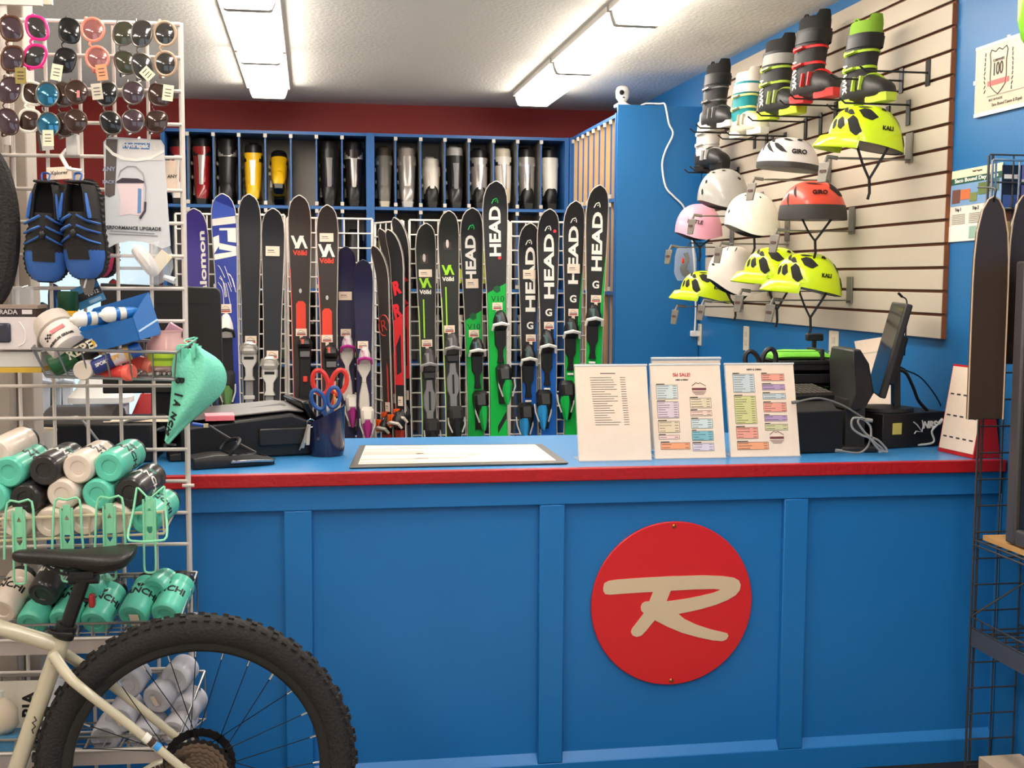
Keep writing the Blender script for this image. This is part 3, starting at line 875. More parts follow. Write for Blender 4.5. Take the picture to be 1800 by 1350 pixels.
SILV = mt('silver_boot_plastic', (176, 170, 164), .3, .45)
BWHT = mt('off_white_boot_plastic', (222, 214, 204), .35)
BRED = C(140, 22, 26, .25, coat=.5)
BYEL = C(226, 178, 20, .35)
BGRY = C(112, 108, 100, .4)
SHZ = LEVELS[1] + .001
B = 'boots on the upper rental shelf'


def shelf_boot(px, z, kw, label, ytop=None, Y=None, dz=0, tilt=0, rot=0, g=B):
    yb = (Y or YF) + .155
    p = PY(px, 300, YF)
    edges = [UL0 + .024] + [UL0 + d for d in dl] + [UL1 - .024, UL1 + .024] + [UL1 + d for d in dm] + [UM1 - .024]
    cw = .9
    for e0, e1 in zip(edges[:-1], edges[1:]):
        if e0 <= p.x < e1: p.x = (e0 + e1) / 2; cw = min(.92, (e1 - e0 - .014) / .134)
    boot(label, T(p.x, yb + .0, z + dz) @ RZ(rot) @ RX(tilt) @ SS(cw, .97, 1), fine=True, group=g, **kw)


K = lambda shell, cuff, **q: dict(shell=shell, cuff=cuff, **q)
CELL = [(305, K(BWHT, C(150, 30, 30, .35), spine=BWHT, h=.385), 'white and red rental boot half hidden behind the rack post'),
        (358, K(BRED, BRED, spine=SILV, buckle=SILV, liner=BLACK, h=.39), 'glossy dark red rental boot on the upper shelf'),
        (401, K(BLACK, BLACK, strap=SILV, buckle=SILV, h=.39), 'black rental boot with a silver cuff band, next to the red boot'),
        (447, K(BYEL, BYEL, strap=BLACK, spine=WHITE, buckle=C(60, 60, 60), h=.36), 'upright yellow rental boot with a white spine strip'),
        (580, K(BLACK, BLACK, spine=GREY, h=.39, buckle=GREY), 'black rental boot with a grey spine strip, beside the empty cell'),
        (625, K(BLACK, C(40, 26, 26, .3), spine=SILV, strap=LGREY, h=.39), 'black rental boot with a light collar band, by the cubby joint'),
        (674, K(BGRY, BGRY, strap=LGREY, liner=C(70, 60, 50), sole=C(190, 180, 160), h=.36), 'khaki grey rental boot in the first cell right of the joint'),
        (714, K(SILV, SILV, strap=C(200, 196, 190), liner=C(170, 160, 150), sole=LGREY, h=.36), 'pale silver rental boot with a light padded collar'),
        (761, K(BLACK, BWHT, strap=BWHT, liner=BWHT, spine=BWHT, h=.30), 'low white-topped rental boot with a black foot'),
        (801, K(C(44, 42, 42, .3), BLACK, liner=LGREY, buckle=LGREY, spine=GREY, h=.37), 'black rental boot with large grey buckles'),
        (845, K(BLACK, SILV, spine=CHROME, liner=BLACK, h=.36), 'black rental boot with a shiny silver cuff behind the tallest green ski'),
        (884, K(C(190, 178, 150), BWHT, liner=C(200, 190, 170), spine=SILV, h=.37), 'cream rental boot partly hidden by the tallest ski'),
        (925, K(BLACK, SILV, spine=CHROME, strap=LGREY, h=.37), 'black rental boot with a silver cuff and light collar band'),
        (967, K(BLACK, BWHT, strap=BWHT, liner=BLACK, txt='245', txtmat=MATTE, h=.37), 'white-cuffed rental boot with a black foot, last on the back shelf')]
for px, kw, lab in CELL:
    shelf_boot(px, SHZ, kw, lab, side=1) if False else shelf_boot(px, SHZ, kw, lab)
# the yellow boot that has fallen over
p = PY(492, 340, YF + .06)
boot('tipped yellow and black rental boot showing its black sole end', T(UL0 + (dl[3] + dl[4]) / 2, YF + .158, SHZ + .056) @ RX(-20) @ SS(.88, .88, .92), BYEL, BYEL, sole=BLACK, strap=BLACK, h=.30, group=B)
# boots on the lower shelves, seen through the gridwall
G2 = 'boots on the lower rental shelves'
rr = random.Random(11)
low = [(0, 400, BGRY, 'grey'), (0, 447, C(120, 30, 34), 'maroon'), (1, 447, BLACK, 'black'), (1, 490, C(60, 70, 40), 'olive'), (0, 490, BLACK, 'black'), (1, 540, C(150, 40, 30), 'rust red'), (0, 625, BWHT, 'white'), (1, 625, C(190, 190, 90), 'pale lime'), (0, 674, C(180, 160, 90), 'mustard'), (1, 674, BGRY, 'khaki'), (0, 714, BLACK, 'black'), (1, 761, SILV, 'silver'), (0, 761, BWHT, 'white'), (0, 801, C(190, 200, 60), 'lime'), (1, 801, BWHT, 'cream'), (1, 845, BGRY, 'grey'), (0, 845, C(160, 170, 60), 'yellow-green'), (0, 905, BLACK, 'black and white'), (1, 890, C(60, 150, 150), 'teal'), (1, 925, BWHT, 'white'), (0, 967, BLACK, 'black')]
for lv, px, c, nm in low:
    where = {400: 'first', 447: 'second', 490: 'third', 540: 'fourth', 625: 'sixth', 674: 'seventh', 714: 'eighth', 761: 'ninth', 801: 'tenth', 845: 'eleventh', 890: 'twelfth', 905: 'twelfth', 925: 'thirteenth', 967: 'last'}[px]
    shelf_boot(px, LEVELS[2 + lv] + .001, K(c, BLACK if rr.random() < .4 else c, liner=BLACK, buckle=LGREY, strap=LGREY if rr.random() < .5 else BLACK, h=.34), '%s rental boot behind the gridwall, %s shelf, %s cell from the left' % (nm, ('middle', 'lower')[lv], where), g=G2)
# boots on the right-hand cubby, turned to face into the room
for yy, c, nm in ((6.472, C(210, 200, 150), 'cream'), (6.333, BLACK, 'black')):
    boot('%s rental boot at the front of the tan-divided cubby' % nm, T(XR + .165, yy, SHZ) @ RZ(-90) @ SS(.74, .95, 1), c, c, strap=C(220, 210, 80) if c == BLACK else c, h=.37, group=B)
# ------------------------------------------------------------------ slatwall on the right wall
SX, SY0, SY1, SZ0 = XW - .02, 3.68, 6.10, 1.264
SLAT = mt('cream_slat_face', (190, 178, 160), .5, var=.02, spec=.3)
MDF = mt('brown_mdf_groove', (104, 58, 34), .7, var=.15)
sw = thing('slatwall_panel', 'cream slatwall display panel with brown grooves on the blue wall', 'slatwall', (XW, (SY0 + SY1) / 2, SZ0))
MB().box((XW - .004, (SY0 + SY1) / 2, SZ0 + .61), (.007, SY1 - SY0, 1.22)).build('groove_backing', MDF, sw, True)
m = MB(); m2 = MB()
for k in range(16):
    z0 = SZ0 + .07625 * k + (.0 if k == 0 else .006); z1 = SZ0 + .07625 * (k + 1) - .004
    m.box((SX + .005, (SY0 + .002 + SY1) / 2, (z0 + z1) / 2), (.0085, SY1 - SY0 - .003, z1 - z0))
    m2.box((XW - .009, SY0 + .006, (z0 + z1) / 2), (.017, .0125, z1 - z0))
m.build('slat_face', SLAT, sw, True, bevel=.0015)
m2.build('mdf_edge', mt('brown_mdf_edge', (136, 78, 44), .7, var=.2, scale=80), sw, True)
YQ = lambda px: (PX(px, 400, SX)).y


# boots on wire arms; origin of each from the photo point below its sole
BK = 'ski boots shown on the slatwall'
WIRE = C(24, 22, 22, .4)


def wall_boot(pheel, ptoe, off, label, hk=1.0, arm=True, **kw):
    """pheel: photo point (x, y) under the middle of the boot; off = distance from the wall"""
    p = PX(pheel[0], pheel[1], SX - off)
    M = T(p.x, p.y, p.z) @ RZ(180 + 10) @ SS(hk)
    boot(label, M, side=1, group=BK, **kw)
    a = thing('boot_hook', 'black wire boot hook under ' + label.split(' ski boot')[0].replace('tall ', 'the ') + ' boot', 'display hook', (SX, p.y, p.z), group='wire boot hooks on the slatwall')
    for dy, L in ((-.075, off + .11), (.075, off + .09)):
        m = MB(); m.tube([(0, dy, -.004), (-L, dy, -.004), (-L - .02, dy, .012)], .0035, 6); m.build('prong', WIRE, a)
        MB().box((-.002, dy, -.03), (.004, .028, .085)).build('back_plate', WIRE, a, bevel=.001)
    return a


LIME = C(186, 214, 60, .4); TEAL = C(30, 140, 146, .35)
wall_boot((1522, 186), 0, .12, 'tall black ski boot with lime buckles, nearest the wall edge', shell=C(40, 38, 36, .5), cuff=C(34, 32, 32, .5), liner=C(120, 160, 40, .8), buckle=C(160, 190, 40, .4), lever=C(178, 206, 60, .4), sole=C(180, 200, 60, .5), txt='HAWK', loop=True, h=.335, hk=.84)
wall_boot((1432, 178), 0, .12, 'tall black ski boot with red buckles and red sole', shell=C(40, 37, 36, .5), cuff=C(36, 33, 32, .5), liner=C(30, 28, 28, .8), buckle=C(214, 40, 40, .4), lever=C(200, 40, 40, .4), sole=C(200, 50, 46, .5), txt='HAWK', loop=True, h=.34, hk=.91)
wall_boot((1372, 207), 0, .14, 'black ski boot with white strap and yellow-green sole', shell=C(38, 37, 36, .5), cuff=C(44, 43, 42, .5), liner=C(36, 34, 34, .85), buckle=C(160, 186, 60, .4), lever=C(160, 176, 90, .3), strap=C(150, 148, 142, .5), sole=C(190, 214, 50, .5), txt='HAWK', h=.33, hk=.92)
wall_boot((1315, 240), 0, .14, 'white ski boot with a teal cuff', shell=C(216, 212, 186, .4), cuff=TEAL, liner=C(226, 218, 206, .85), strap=C(228, 222, 212, .6), buckle=C(222, 228, 140, .4), lever=C(180, 170, 150, .3), sole=C(226, 222, 210, .5), h=.33, hk=.82)
wall_boot((1263, 228), 0, .20, 'black ski boot with grey buckles, beside the teal one', shell=C(42, 40, 40, .45), cuff=C(40, 38, 38, .45), liner=C(28, 26, 26, .9), buckle=C(110, 108, 108, .25, .5), lever=C(140, 138, 138, .25, .5), sole=C(200, 196, 188, .5), loop=True, h=.34, hk=.84)
wall_boot((1250, 300), 0, .11, 'white-cuffed ski boot with a black foot, at the far slatwall edge', shell=C(34, 32, 32, .45), cuff=C(222, 216, 208, .4), liner=C(224, 216, 206, .8), strap=C(216, 210, 204, .5), buckle=C(206, 202, 198, .3), lever=C(222, 218, 212, .3), sole=BLACK, h=.32, hk=.86)
# empty wire hooks
for px, py, L, lab in ((1632, 128, .22, 'empty black wire hook at the near edge of the slatwall'), (1585, 142, .24, 'empty black wire hook right of the lime-buckled boot')):
    p = PX(px, py, SX)
    a = thing('display_hook', lab, 'display hook', p)
    m = MB(); m.tube([(0, 0, 0), (-L, 0, 0), (-L - .02, 0, .014)], .0035, 6); m.build('prong', WIRE, a)
    MB().box((-.002, 0, 0), (.004, .028, .085)).build('back_plate', WIRE, a, bevel=.001)

# ------------------------------------------------------------------ helmets on grey holders
HOLD = mt('grey_holder_metal', (128, 122, 112), .4, .3)


def superd(u, v, L, W, H, brow, tail):
    """helmet dome: u angle round (0 = front, -x), v elevation 0 rim .. pi/2 top"""
    cx, cy = cos(u), sin(u)
    c = cos(v) ** .82
    x = -L / 2 * cx * c; y = W / 2 * sin(u) * c
    rim = brow * max(0, cx) + tail * max(0, -cx) - .0
    z = rim + (H - rim) * sin(v) ** .95
    return V((x, y, z))


def helmet(label, px, py, off, L, W, H, mat, kind, rot=0, group='helmets on the slatwall', inner=BLACK, lower=None, text=None, tcol=BLACK, tw=.05, vents=(), tilt=0, straps=True, holder=True, visor=False, ridges=0, brow=.035, tail=-.01, ear=0, tpos=(.05, .05)):
    p = PX(px, py, SX - off)
    M = T(p) @ RZ(rot) @ RY(tilt) @ SS(.88)
    t = thing('helmet', label, 'helmet', M=M, group=group)
    N, R = 48, 14
    S_ = lambda u, v, k=1.0: superd(u, v, L * k, W * k, H * k, brow, tail)

    def rimv(u):          # ear dips: the rim hangs lower at the sides
        e = ear * max(0, abs(sin(u)) ** 3) + 0
        return e
    def surf(u, v, k=1.0):
        q = S_(u, v, k); q.z -= rimv(u) * (1 - sin(v)) ** 2
        if ridges:
            rg = ridges * (cos(u * 2 + 0) * .3 + cos(6 * q.y / W * pi)) * sin(2 * v)
            q += V((0, 0, rg))
        return q
    m = MB()
    vs = []
    rows = [pi / 2 * (j / R) for j in range(R)]
    m.loft([[surf(2 * pi * i / N, v) for i in range(N)] for v in rows] + [[surf(2 * pi * i / N, pi / 2 * .985) for i in range(N)]], cap=False)
    n0 = len(m.v); m.f.append(list(range(n0 - N, n0))); m.fm.append(0)
    sh = m.build('shell', mat, t, smooth=60)
    m = MB()
    m.loft([[surf(2 * pi * i / N, v, .985) for i in range(N)] for v in (0.0, .0)] + [[surf(2 * pi * i / N, 0, .88) for i in range(N)]] + [[surf(2 * pi * i / N, v, .86) for i in range(N)] for v in (.5, 1.0, 1.4)])
    m.build('padding', inner, t, smooth=60)
    if lower is not None:
        lm, vmax = lower
        m = MB(); m.loft([[surf(2 * pi * i / N, v, 1.012) for i in range(N)] for v in [vmax * j / 5 for j in range(6)]], cap=False); m.build('lower_shell', lm, t, smooth=60)
    for (u0, v0, du, dv, sk) in vents:
        m = MB(); nn = 10; rows_ = 6; vs = []
        for j in range(rows_ + 1):
            for i in range(nn + 1):
                e = min(1, 3.0 * max(.02, min(i / nn, 1.15 * (1 - i / nn))))
                vs.append(surf(radians(u0) + radians(du) * .5 * (2 * i / nn - 1), radians(v0) + radians(sk) * (2 * i / nn - 1) * .5 + radians(dv) * .5 * e * (2 * j / rows_ - 1), 1.012))
        m.add(vs, [(j * (nn + 1) + i, j * (nn + 1) + i + 1, (j + 1) * (nn + 1) + i + 1, (j + 1) * (nn + 1) + i) for j in range(rows_) for i in range(nn)])
        m.build('vent', MATTE, t, smooth=60)
    if visor:
        m = MB(); a = [radians(q) for q in range(-66, 67, 12)]
        up = [surf(u, .12, 1.01) for u in a]
        out = [surf(u, .0, 1.01) + V((-.062 * cos(u * 1.2), .0, -.02 - .008 * cos(u))) for u in a]
        md = [surf(u, .06, 1.02) + V((-.03 * cos(u * 1.2), 0, .002)) for u in a]
        und = [o + V((.004, 0, -.005)) for o in out]; und2 = [surf(u, 0, 1.0) for u in a]
        n = len(a)
        m.loft([up, md, out, und, und2][0:5], cap=False)
        m.f = [f for f in m.f if not ({f[0] % n, f[1] % n} == {0, n - 1} and n > 2)]
        m.fm = [0] * len(m.f)
        m.build('visor', mat, t, smooth=50)
    if text:
        u, v = tpos
        c = surf(u, v, 1.02); e = surf(u + .05, v, 1.02) - c; f_ = surf(u, v + .05, 1.02) - c
        m = MB().at(basis(-e, f_, c)); m.text(text, None, tw, .03, .001, shear=.1); m.build('lettering', tcol, t, smooth=0)
    if straps:
        for sy, d in ((-1, straps if straps is not True else .17),):
            a0 = surf(radians(-60), 0); b0 = surf(radians(-115), 0); q = (a0 + b0) / 2 + V((.0, .03, -d))
            for nm, pt in (('front_strap', a0), ('rear_strap', b0)):
                m = MB(); m.tube(sm([pt + V((0, .01, .01)), pt * .45 + q * .55 + V((0, .012, 0)), q], 3), .0055, 5, flat=.4); m.build(nm, MATTE, t)
            m = MB(); m.tube([q + V((0, 0, .004)), q + V((.004, .004, -.05)), q + V((-.004, 0, -.075))], .006, 5, flat=.5); m.build('strap_buckle', MATTE, t)
    if holder:
        holder = off
        hp = V((SX, p.y, p.z))
        a = thing('helmet_holder', 'grey metal holder of the ' + label.split(', ')[0].split(' squeezed')[0].split(' at the right')[0].split(' of the bottom row')[0] + (' in the middle of the bottom row' if 'squeezed' in label else ' hung at the bottom right' if 'right end of the bottom' in label else ''), 'display holder', hp, group='helmet holders on the slatwall')
        MB().box((-.004, 0, .0), (.007, .045, .10)).build('wall_plate', HOLD, a, bevel=.002)
        zc = -.04 - ear * .7
        MB().box((-(off + .10) / 2, 0, zc), (off + .10, .036, .005)).build('arm', HOLD, a, bevel=.002)
        m = MB(); m.tube([(-(off + .10), 0, zc), (-(off + .135), 0, zc + .004), (-(off + .145), 0, zc - .02)], .007, 6); m.build('lip', HOLD, a)
        px_ = -(off + .15)
        m = MB().at(T(px_, -.004, zc - .045), RY(8), RZ(12)); m.prism([(0, 0), (0, 0)], 0, 0) if False else m.loft([[V((.003, -.030, .03)), V((.003, .030, .03)), V((-.003, .030, .03)), V((-.003, -.030, .03))], [V((.003, -.024, -.038)), V((.003, .024, -.038)), V((-.003, .024, -.038)), V((-.003, -.024, -.038))]])
        m.build('logo_plate', HOLD, a, bevel=.002)
        m = MB().at(T(px_ - .004, -.006, zc - .045), RY(8), RZ(12), RZ(-90), RX(90)); m.text('GIRO', None, .036, .02, .001); m.build('lettering', C(96, 70, 66), a, smooth=0)
    return t


KALI = mt('neon_yellow_helmet_shell', (206, 232, 10), .3, coat=.4, var=.02)
# vents as seen on the side that faces the room (negative y side): angles go round from the front
KV = [(-30, 26, 20, 22, 12), (-56, 22, 26, 28, 16), (-78, 46, 40, 22, 12), (-40, 50, 26, 13, 16), (-14, 24, 12, 18, 6), (-68, 67, 50, 8, 4), (-132, 62, 34, 9, -8), (-160, 40, 16, 16, -6), (-158, 16, 16, 18, -6), (22, 34, 24, 16, 0), (-18, 56, 30, 8, 14)]
GV = [(-30, 40, 40, 9, 30), (-58, 38, 36, 12, 24), (-20, 62, 40, 9, 20), (-75, 62, 34, 9, 10), (-120, 62, 30, 9, -6), (-9, 40, 14, 10, 20)]
kw = dict(visor=True, text='KALI', tcol=BLACK, tw=.048, tpos=(radians(-112), .42), ridges=.003, brow=.03, tail=-.03, ear=.0, vents=KV)
helmet('largest neon yellow helmet, on the top right holder', 1522, 258, .16, .29, .21, .155, KALI, 'kali', group='neon yellow helmets', rot=-6, straps=.13, **kw)
helmet('neon yellow helmet at the right end of the bottom row', 1420, 509, .17, .29, .21, .155, KALI, 'kali', group='neon yellow helmets', rot=-6, straps=.12, **kw)
helmet('neon yellow helmet squeezed between the white bowl helmet and the bottom right one', 1362, 494, .20, .28, .21, .15, KALI, 'kali', group='neon yellow helmets', rot=-6, straps=.13, **kw)
helmet('small neon yellow helmet at the far left of the bottom row', 1240, 524, .18, .27, .20, .145, KALI, 'kali', group='neon yellow helmets', rot=-6, straps=False, **kw)
helmet('silver and black helmet with long vents, upper row', 1385, 298, .17, .28, .21, .14, mt('silver_helmet_shell', (206, 202, 200), .3, coat=.4), 'giro', rot=-6, vents=GV, text='GIRO', tw=.07, tpos=(radians(-100), .50), lower=(C(52, 50, 50, .4), .16), brow=.01, tail=-.015, straps=False)
helmet('silver-grey skate helmet with oval vents', 1272, 356, .18, .27, .21, .17, mt('grey_helmet_shell', (168, 164, 158), .3, coat=.4), 'skate', rot=-6, vents=[(-25, 14, 9, 10, 4), (-30, 34, 9, 8, 3), (-38, 58, 20, 5, 3), (-78, 66, 22, 5, 0), (-128, 45, 14, 6, 0)], brow=.01, tail=-.03, ear=.03, straps=False)
helmet('glossy white round helmet in the middle row', 1322, 402, .16, .27, .21, .175, mt('white_helmet_shell', (232, 228, 214), .25, coat=.5), 'skate', rot=-6, vents=[(-18, 22, 6, 7, 0), (-52, 60, 7, 5, 0), (-104, 56, 7, 5, 0)], brow=.02, tail=-.02, ear=.035, straps=.02)
helmet('red and black helmet with green blotches', 1428, 387, .16, .29, .21, .165, mt('red_helmet_shell', (222, 74, 56), .35, coat=.3), 'bell', rot=-6, lower=(C(58, 54, 52, .5), .36), vents=[(-35, 44, 22, 8, 26), (-24, 30, 18, 7, 26), (-75, 64, 60, 5, 6), (-150, 50, 60, 30, 0)], text='GIRO', tw=.065, tcol=BLACK, tpos=(radians(-92), .72), brow=.0, tail=.0, straps=.09)
helmet('pink helmet with black lettering', 1228, 412, .17, .26, .20, .165, mt('pink_helmet_shell', (236, 166, 186), .35, coat=.3), 'skate', rot=-6, text='LITTLE', tw=.085, tpos=(radians(-72), .42), brow=.01, tail=-.01, ear=.03, straps=.05)
helmet('matte white bowl helmet with a slot vent, bottom row', 1290, 500, .17, .27, .21, .19, mt('matte_white_helmet_shell', (228, 216, 204), .55), 'snow', rot=-8, vents=[(-25, 25, 14, 4, 0), (-50, 66, 14, 5, 20), (-88, 66, 16, 5, -20)], brow=.03, tail=-.04, ear=.05, straps=.07)
# pump in a clear bag below the pink helmet
p = PX(1205, 462, SX - .14)
t = thing('bagged_pump', 'black and red part in a clear plastic bag below the pink helmet', 'packaged part', p)
m = MB(); m.tube(sm([(0, 0, .05), (.01, 0, .01), (-.01, 0, -.03), (.01, 0, -.06)], 3), [.012] * 5 + [.02] * 5, 8); m.build('pump', DGREY, t)
MB().ball((-.02, -.02, .01), (.008, .006, .016), 10, 8).build('trigger', C(220, 60, 40), t)
CLEAR = mt('clear_plastic_bag', (235, 238, 240), .08, alpha=.22, var=0)
m = MB(); m.loft([[V((sx * w_, sy * d, z)) for sx, sy in ((-1, -1), (1, -1), (1, 1), (-1, 1))] for z, w_, d in ((.075, .045, .004), (.03, .05, .022), (-.05, .052, .024), (-.09, .04, .006))]); m.build('bag', CLEAR, t, smooth=50)
MB().tube([(0, 0, .07), (.02, 0, .1), (.14, 0, .1)], .003, 5).build('hanger_wire', WIRE, t)
# ------------------------------------------------------------------ things on the counter
ZK = .925
INK = C(60, 56, 54, .7)
BKP = mt('black_plastic', (26, 24, 24), .45, var=.1, bump=.05, bscale=400)
def cp(x, y): return PZ(x, y, ZK)


ACR = mt('clear_acrylic', (240, 244, 246), .05, alpha=.25, var=0)


def paper_holder(px, py, label, boxes, texts, w=.216, h=.279, tilt=15, rot=0, logo=None, rows=None):
    p = cp(px, py)
    t = thing('sheet_holder', label, 'sign holder', M=T(p) @ RZ(rot))
    R_ = RX(-tilt)
    MB().at(R_).box((0, .0035, h / 2 + .002), (w + .004, .002, h + .006)).build('back_plate', ACR, t)
    MB().at(R_).box((0, 0, h / 2 + .001), (w, .0012, h)).build('printed_sheet', PAPER, t)
    MB().at(R_).box((0, .002, h + .004), (w + .004, .009, .005)).build('top_edge', C(214, 216, 214, .2), t)
    m = MB(); m.loft([[V((x, y, z)) for y, z in ((-.012, 0), (.085, 0), (.085, .003), (-.012, .003))] for x in (-w / 2, w / 2)]); m.build('foot', ACR, t)
    k = 0
    for (x0, y0, x1, y1, c) in boxes:
        cx, cz = ((x0 + x1) / 2 - .5) * w, (1 - (y0 + y1) / 2) * h
        m = MB().at(R_).mat(0).box((cx, -.001, cz), ((x1 - x0) * w, .0006, (y1 - y0) * h))
        m.mat(1)
        bw, bh = (x1 - x0) * w, (y1 - y0) * h
        for sx in (-1, 1): m.box((cx + sx * bw / 2, -.0013, cz), (.0008, .0006, bh))
        for sz in (-1, 1): m.box((cx, -.0013, cz + sz * bh / 2), (bw, .0006, .0009))
        n = max(1, int(bh / .0068)); r = random.Random(k)
        for i in range(n):
            z = cz + bh / 2 - (i + .5) * bh / n
            L = bw * r.uniform(.25, .6)
            m.box((cx - bw / 2 + L / 2 + .003, -.0013, z), (L, .0005, .0013)); m.box((cx + bw / 2 - .009, -.0013, z), (.011, .0005, .0014))
        L = bw * r.uniform(.2, .45); m.box((cx - bw / 2 + L / 2, -.0013, cz + bh / 2 + .0028), (L, .0005, .0022))
        m.build('price_table', [C(*c, .7), INK], t); k += 1
    for s, x, y, hh, c, sh in texts:
        m = MB().at(R_, T((x - .5) * w, -.001, (1 - y) * h), RX(90)); m.text(s, hh, None, .02, .0006); m.build('heading', C(*c, .7), t, smooth=0)
    if rows:
        m = MB().at(R_); r = random.Random(5)
        m.box((.45 * w - .5 * w, -.001, (1 - .075) * h), (.045, .0005, .002))
        for i in range(rows):
            z = (1 - (.12 + i * .5 / (rows - 1))) * h; x0 = (.2 + .05 * i / rows - .5) * w; L = w * r.uniform(.18, .37)
            m.box((x0 + L / 2, -.001, z), (L, .0005, .0013)); m.box(((.655 + .03 * i / rows - .5) * w, -.001, z), (.016, .0005, .0013))
        m.build('typed_rows', INK, t)
    if logo:
        x, y = (logo[0] - .5) * w, (1 - logo[1]) * h
        m = MB().at(R_, T(x, -.0012, y), RX(90))
        m.tube([(-.022, .004, 0), (-.008, .014, 0), (-.002, .010, 0), (.004, .013, 0), (.022, .003, 0)], .0009, 4)
        m.box((0, -.006, 0), (.044, .007, .0006))
        for i in range(3): m.box((0, -.014 - .004 * i, 0), (.044 - .008 * i, .0014, .0005))
        m.build('logo_print', C(120, 62, 66, .7), t)
    return t


SAL, PUR, TAN_, GBL = (236, 160, 140), (182, 152, 186), (222, 200, 160), (196, 204, 206)
paper_holder(1082, 810, 'left sheet holder with a plain typed list', [], [], rows=21)
paper_holder(1214, 806, 'middle sheet holder with a red heading above coloured tables', [(.07, .21, .37, .36, (206, 214, 210)), (.07, .39, .37, .565, (220, 198, 204)), (.07, .60, .37, .72, (228, 206, 172)), (.07, .75, .36, .79, (240, 204, 190)), (.09, .83, .50, .90, (244, 164, 118)), (.54, .355, .84, .46, (228, 210, 176)), (.54, .49, .84, .545, (240, 204, 186)), (.54, .58, .84, .68, (206, 218, 214)), (.54, .71, .84, .81, (130, 186, 194)), (.54, .84, .84, .92, (220, 206, 216))],
             [('SkI SALE!', .44, .10, .0105, (196, 52, 60), 0), ('USED & DEMO', .44, .155, .0045, (70, 60, 60), 0)], logo=(.68, .235))
paper_holder(1346, 803, 'right sheet holder with coloured tables under a small black heading', [(.10, .10, .41, .30, (198, 206, 206)), (.10, .34, .41, .64, (208, 204, 140)), (.10, .68, .41, .80, SAL), (.10, .84, .55, .92, (244, 164, 118)), (.52, .10, .85, .175, SAL), (.52, .215, .85, .275, PUR), (.52, .315, .85, .375, GBL), (.52, .415, .85, .515, SAL), (.52, .555, .85, .615, PUR), (.52, .65, .85, .715, (206, 200, 156))],
             [('NEW & DEMO', .42, .05, .0055, (60, 56, 54), 0)], logo=(.68, .775))
# fourth holder, back to back behind the middle one
p = cp(1216, 800); t = thing('sheet_holder', 'rear sheet holder whose top edge shows above the middle one', 'sign holder', M=T(p + V((-.0, .105, 0))))
MB().at(RX(6)).box((0, 0, .145), (.22, .004, .285)).build('back_plate', ACR, t)
MB().at(RX(6)).box((0, -.003, .144), (.214, .001, .275)).build('printed_sheet', PAPER, t)
MB().at(RX(6)).box((0, 0, .289), (.22, .009, .005)).build('top_edge', C(214, 216, 214, .2), t)
m = MB(); m.box((0, .04, .0015), (.22, .08, .003)); m.build('foot', ACR, t)

# framed document pad lying at the counter edge
a, b, c_, d_ = cp(614, 824), cp(999, 816), cp(953, 783), cp(632, 785)
t = thing('document_pad', 'grey-framed counter mat with printed sheets under its clear top', 'counter mat', (a + c_) / 2)
O = t.location
up = V((0, 0, .004))
def lerp(p, q, k): return p + (q - p) * k
def quad(u0, v0, u1, v1, z): return [lerp(lerp(a, b, u), lerp(d_, c_, u), v) - O + V((0, 0, z)) for u, v in ((u0, v0), (u1, v0), (u1, v1), (u0, v1))]
m = MB(); m.loft([quad(0, 0, 1, 1, .0005), quad(0, 0, 1, 1, .005)]); m.build('pad_base', C(88, 84, 80, .4), t, bevel=.002)
m = MB(); m.loft([quad(.035, .1, .955, .95, .005), quad(.035, .1, .955, .95, .0058)]); m.build('printed_sheet', PAPER, t)
m = MB()
for u0, v0, u1, v1 in ((.04, .14, .3, .18), (.04, .26, .36, .32), (.3, .3, .55, .33), (.04, .5, .34, .66), (.3, .5, .62, .53), (.55, .42, .6, .46), (.04, .74, .2, .78), (.22, .8, .34, .84)):
    m.loft([quad(u0, v0, u1, v1, .006), quad(u0, v0, u1, v1, .0063)])
m.build('form_rows', C(186, 178, 168, .7), t)
m = MB(); m.loft([quad(.36, .5, .62, .92, .006), quad(.36, .5, .62, .92, .0064)]); m.build('grey_form', C(214, 206, 196, .7), t)


def slant_cup(label, p, r, h0, h1, mat, rot=0, rx=1.0):
    t = thing('pen_cup', label, 'pen cup', M=T(p) @ RZ(rot))
    N = 28
    def ring(k, z0, top): return [V((r * k * rx * cos(2 * pi * i / N), r * k * sin(2 * pi * i / N), (h0 + h1) / 2 + (h1 - h0) / 2 * cos(2 * pi * i / N) if top else z0)) for i in range(N)]
    m = MB(); m.loft([ring(.9, 0, 0), ring(.97, .02, 0), ring(1, 0, 1), ring(.93, 0, 1), ring(.9, .012, 0)]); m.build('cup_body', mat, t, smooth=50)
    return t


def scissors(label, base, tip, col, spread=.5, k=1.0, group=None, roll=0):
    """handles up at tip, blades down at base"""
    A = aim(base, tip) @ RZ(roll); L = (V(tip) - V(base)).length
    t = thing('scissors', label, 'scissors', M=A, group=group)
    for s in (-1, 1):
        m = MB().at(T(s * .024 * k, s * .002, L - .02), RY(s * 14), RX(90))
        m.tube([(.019 * k * cos(2 * pi * i / 18), .032 * k * sin(2 * pi * i / 18), 0) for i in range(18)], .0058 * k, 6, True, flat=1.2); m.build('handle', col, t)
        m = MB(); m.bar((s * .016 * k, s * .002, L - .05), (0, 0, L - .10), .012, .006); m.build('shank', col, t, bevel=.002)
        m = MB(); m.loft([[V((s * .004 + x, s * .0012 + y, z)) for x, y in ((-q, -.001), (q, -.001), (q, .001), (-q, .001))] for z, q in ((L - .085, .008), (.0, .002))]); m.build('blade', CHROME, t)
    return t


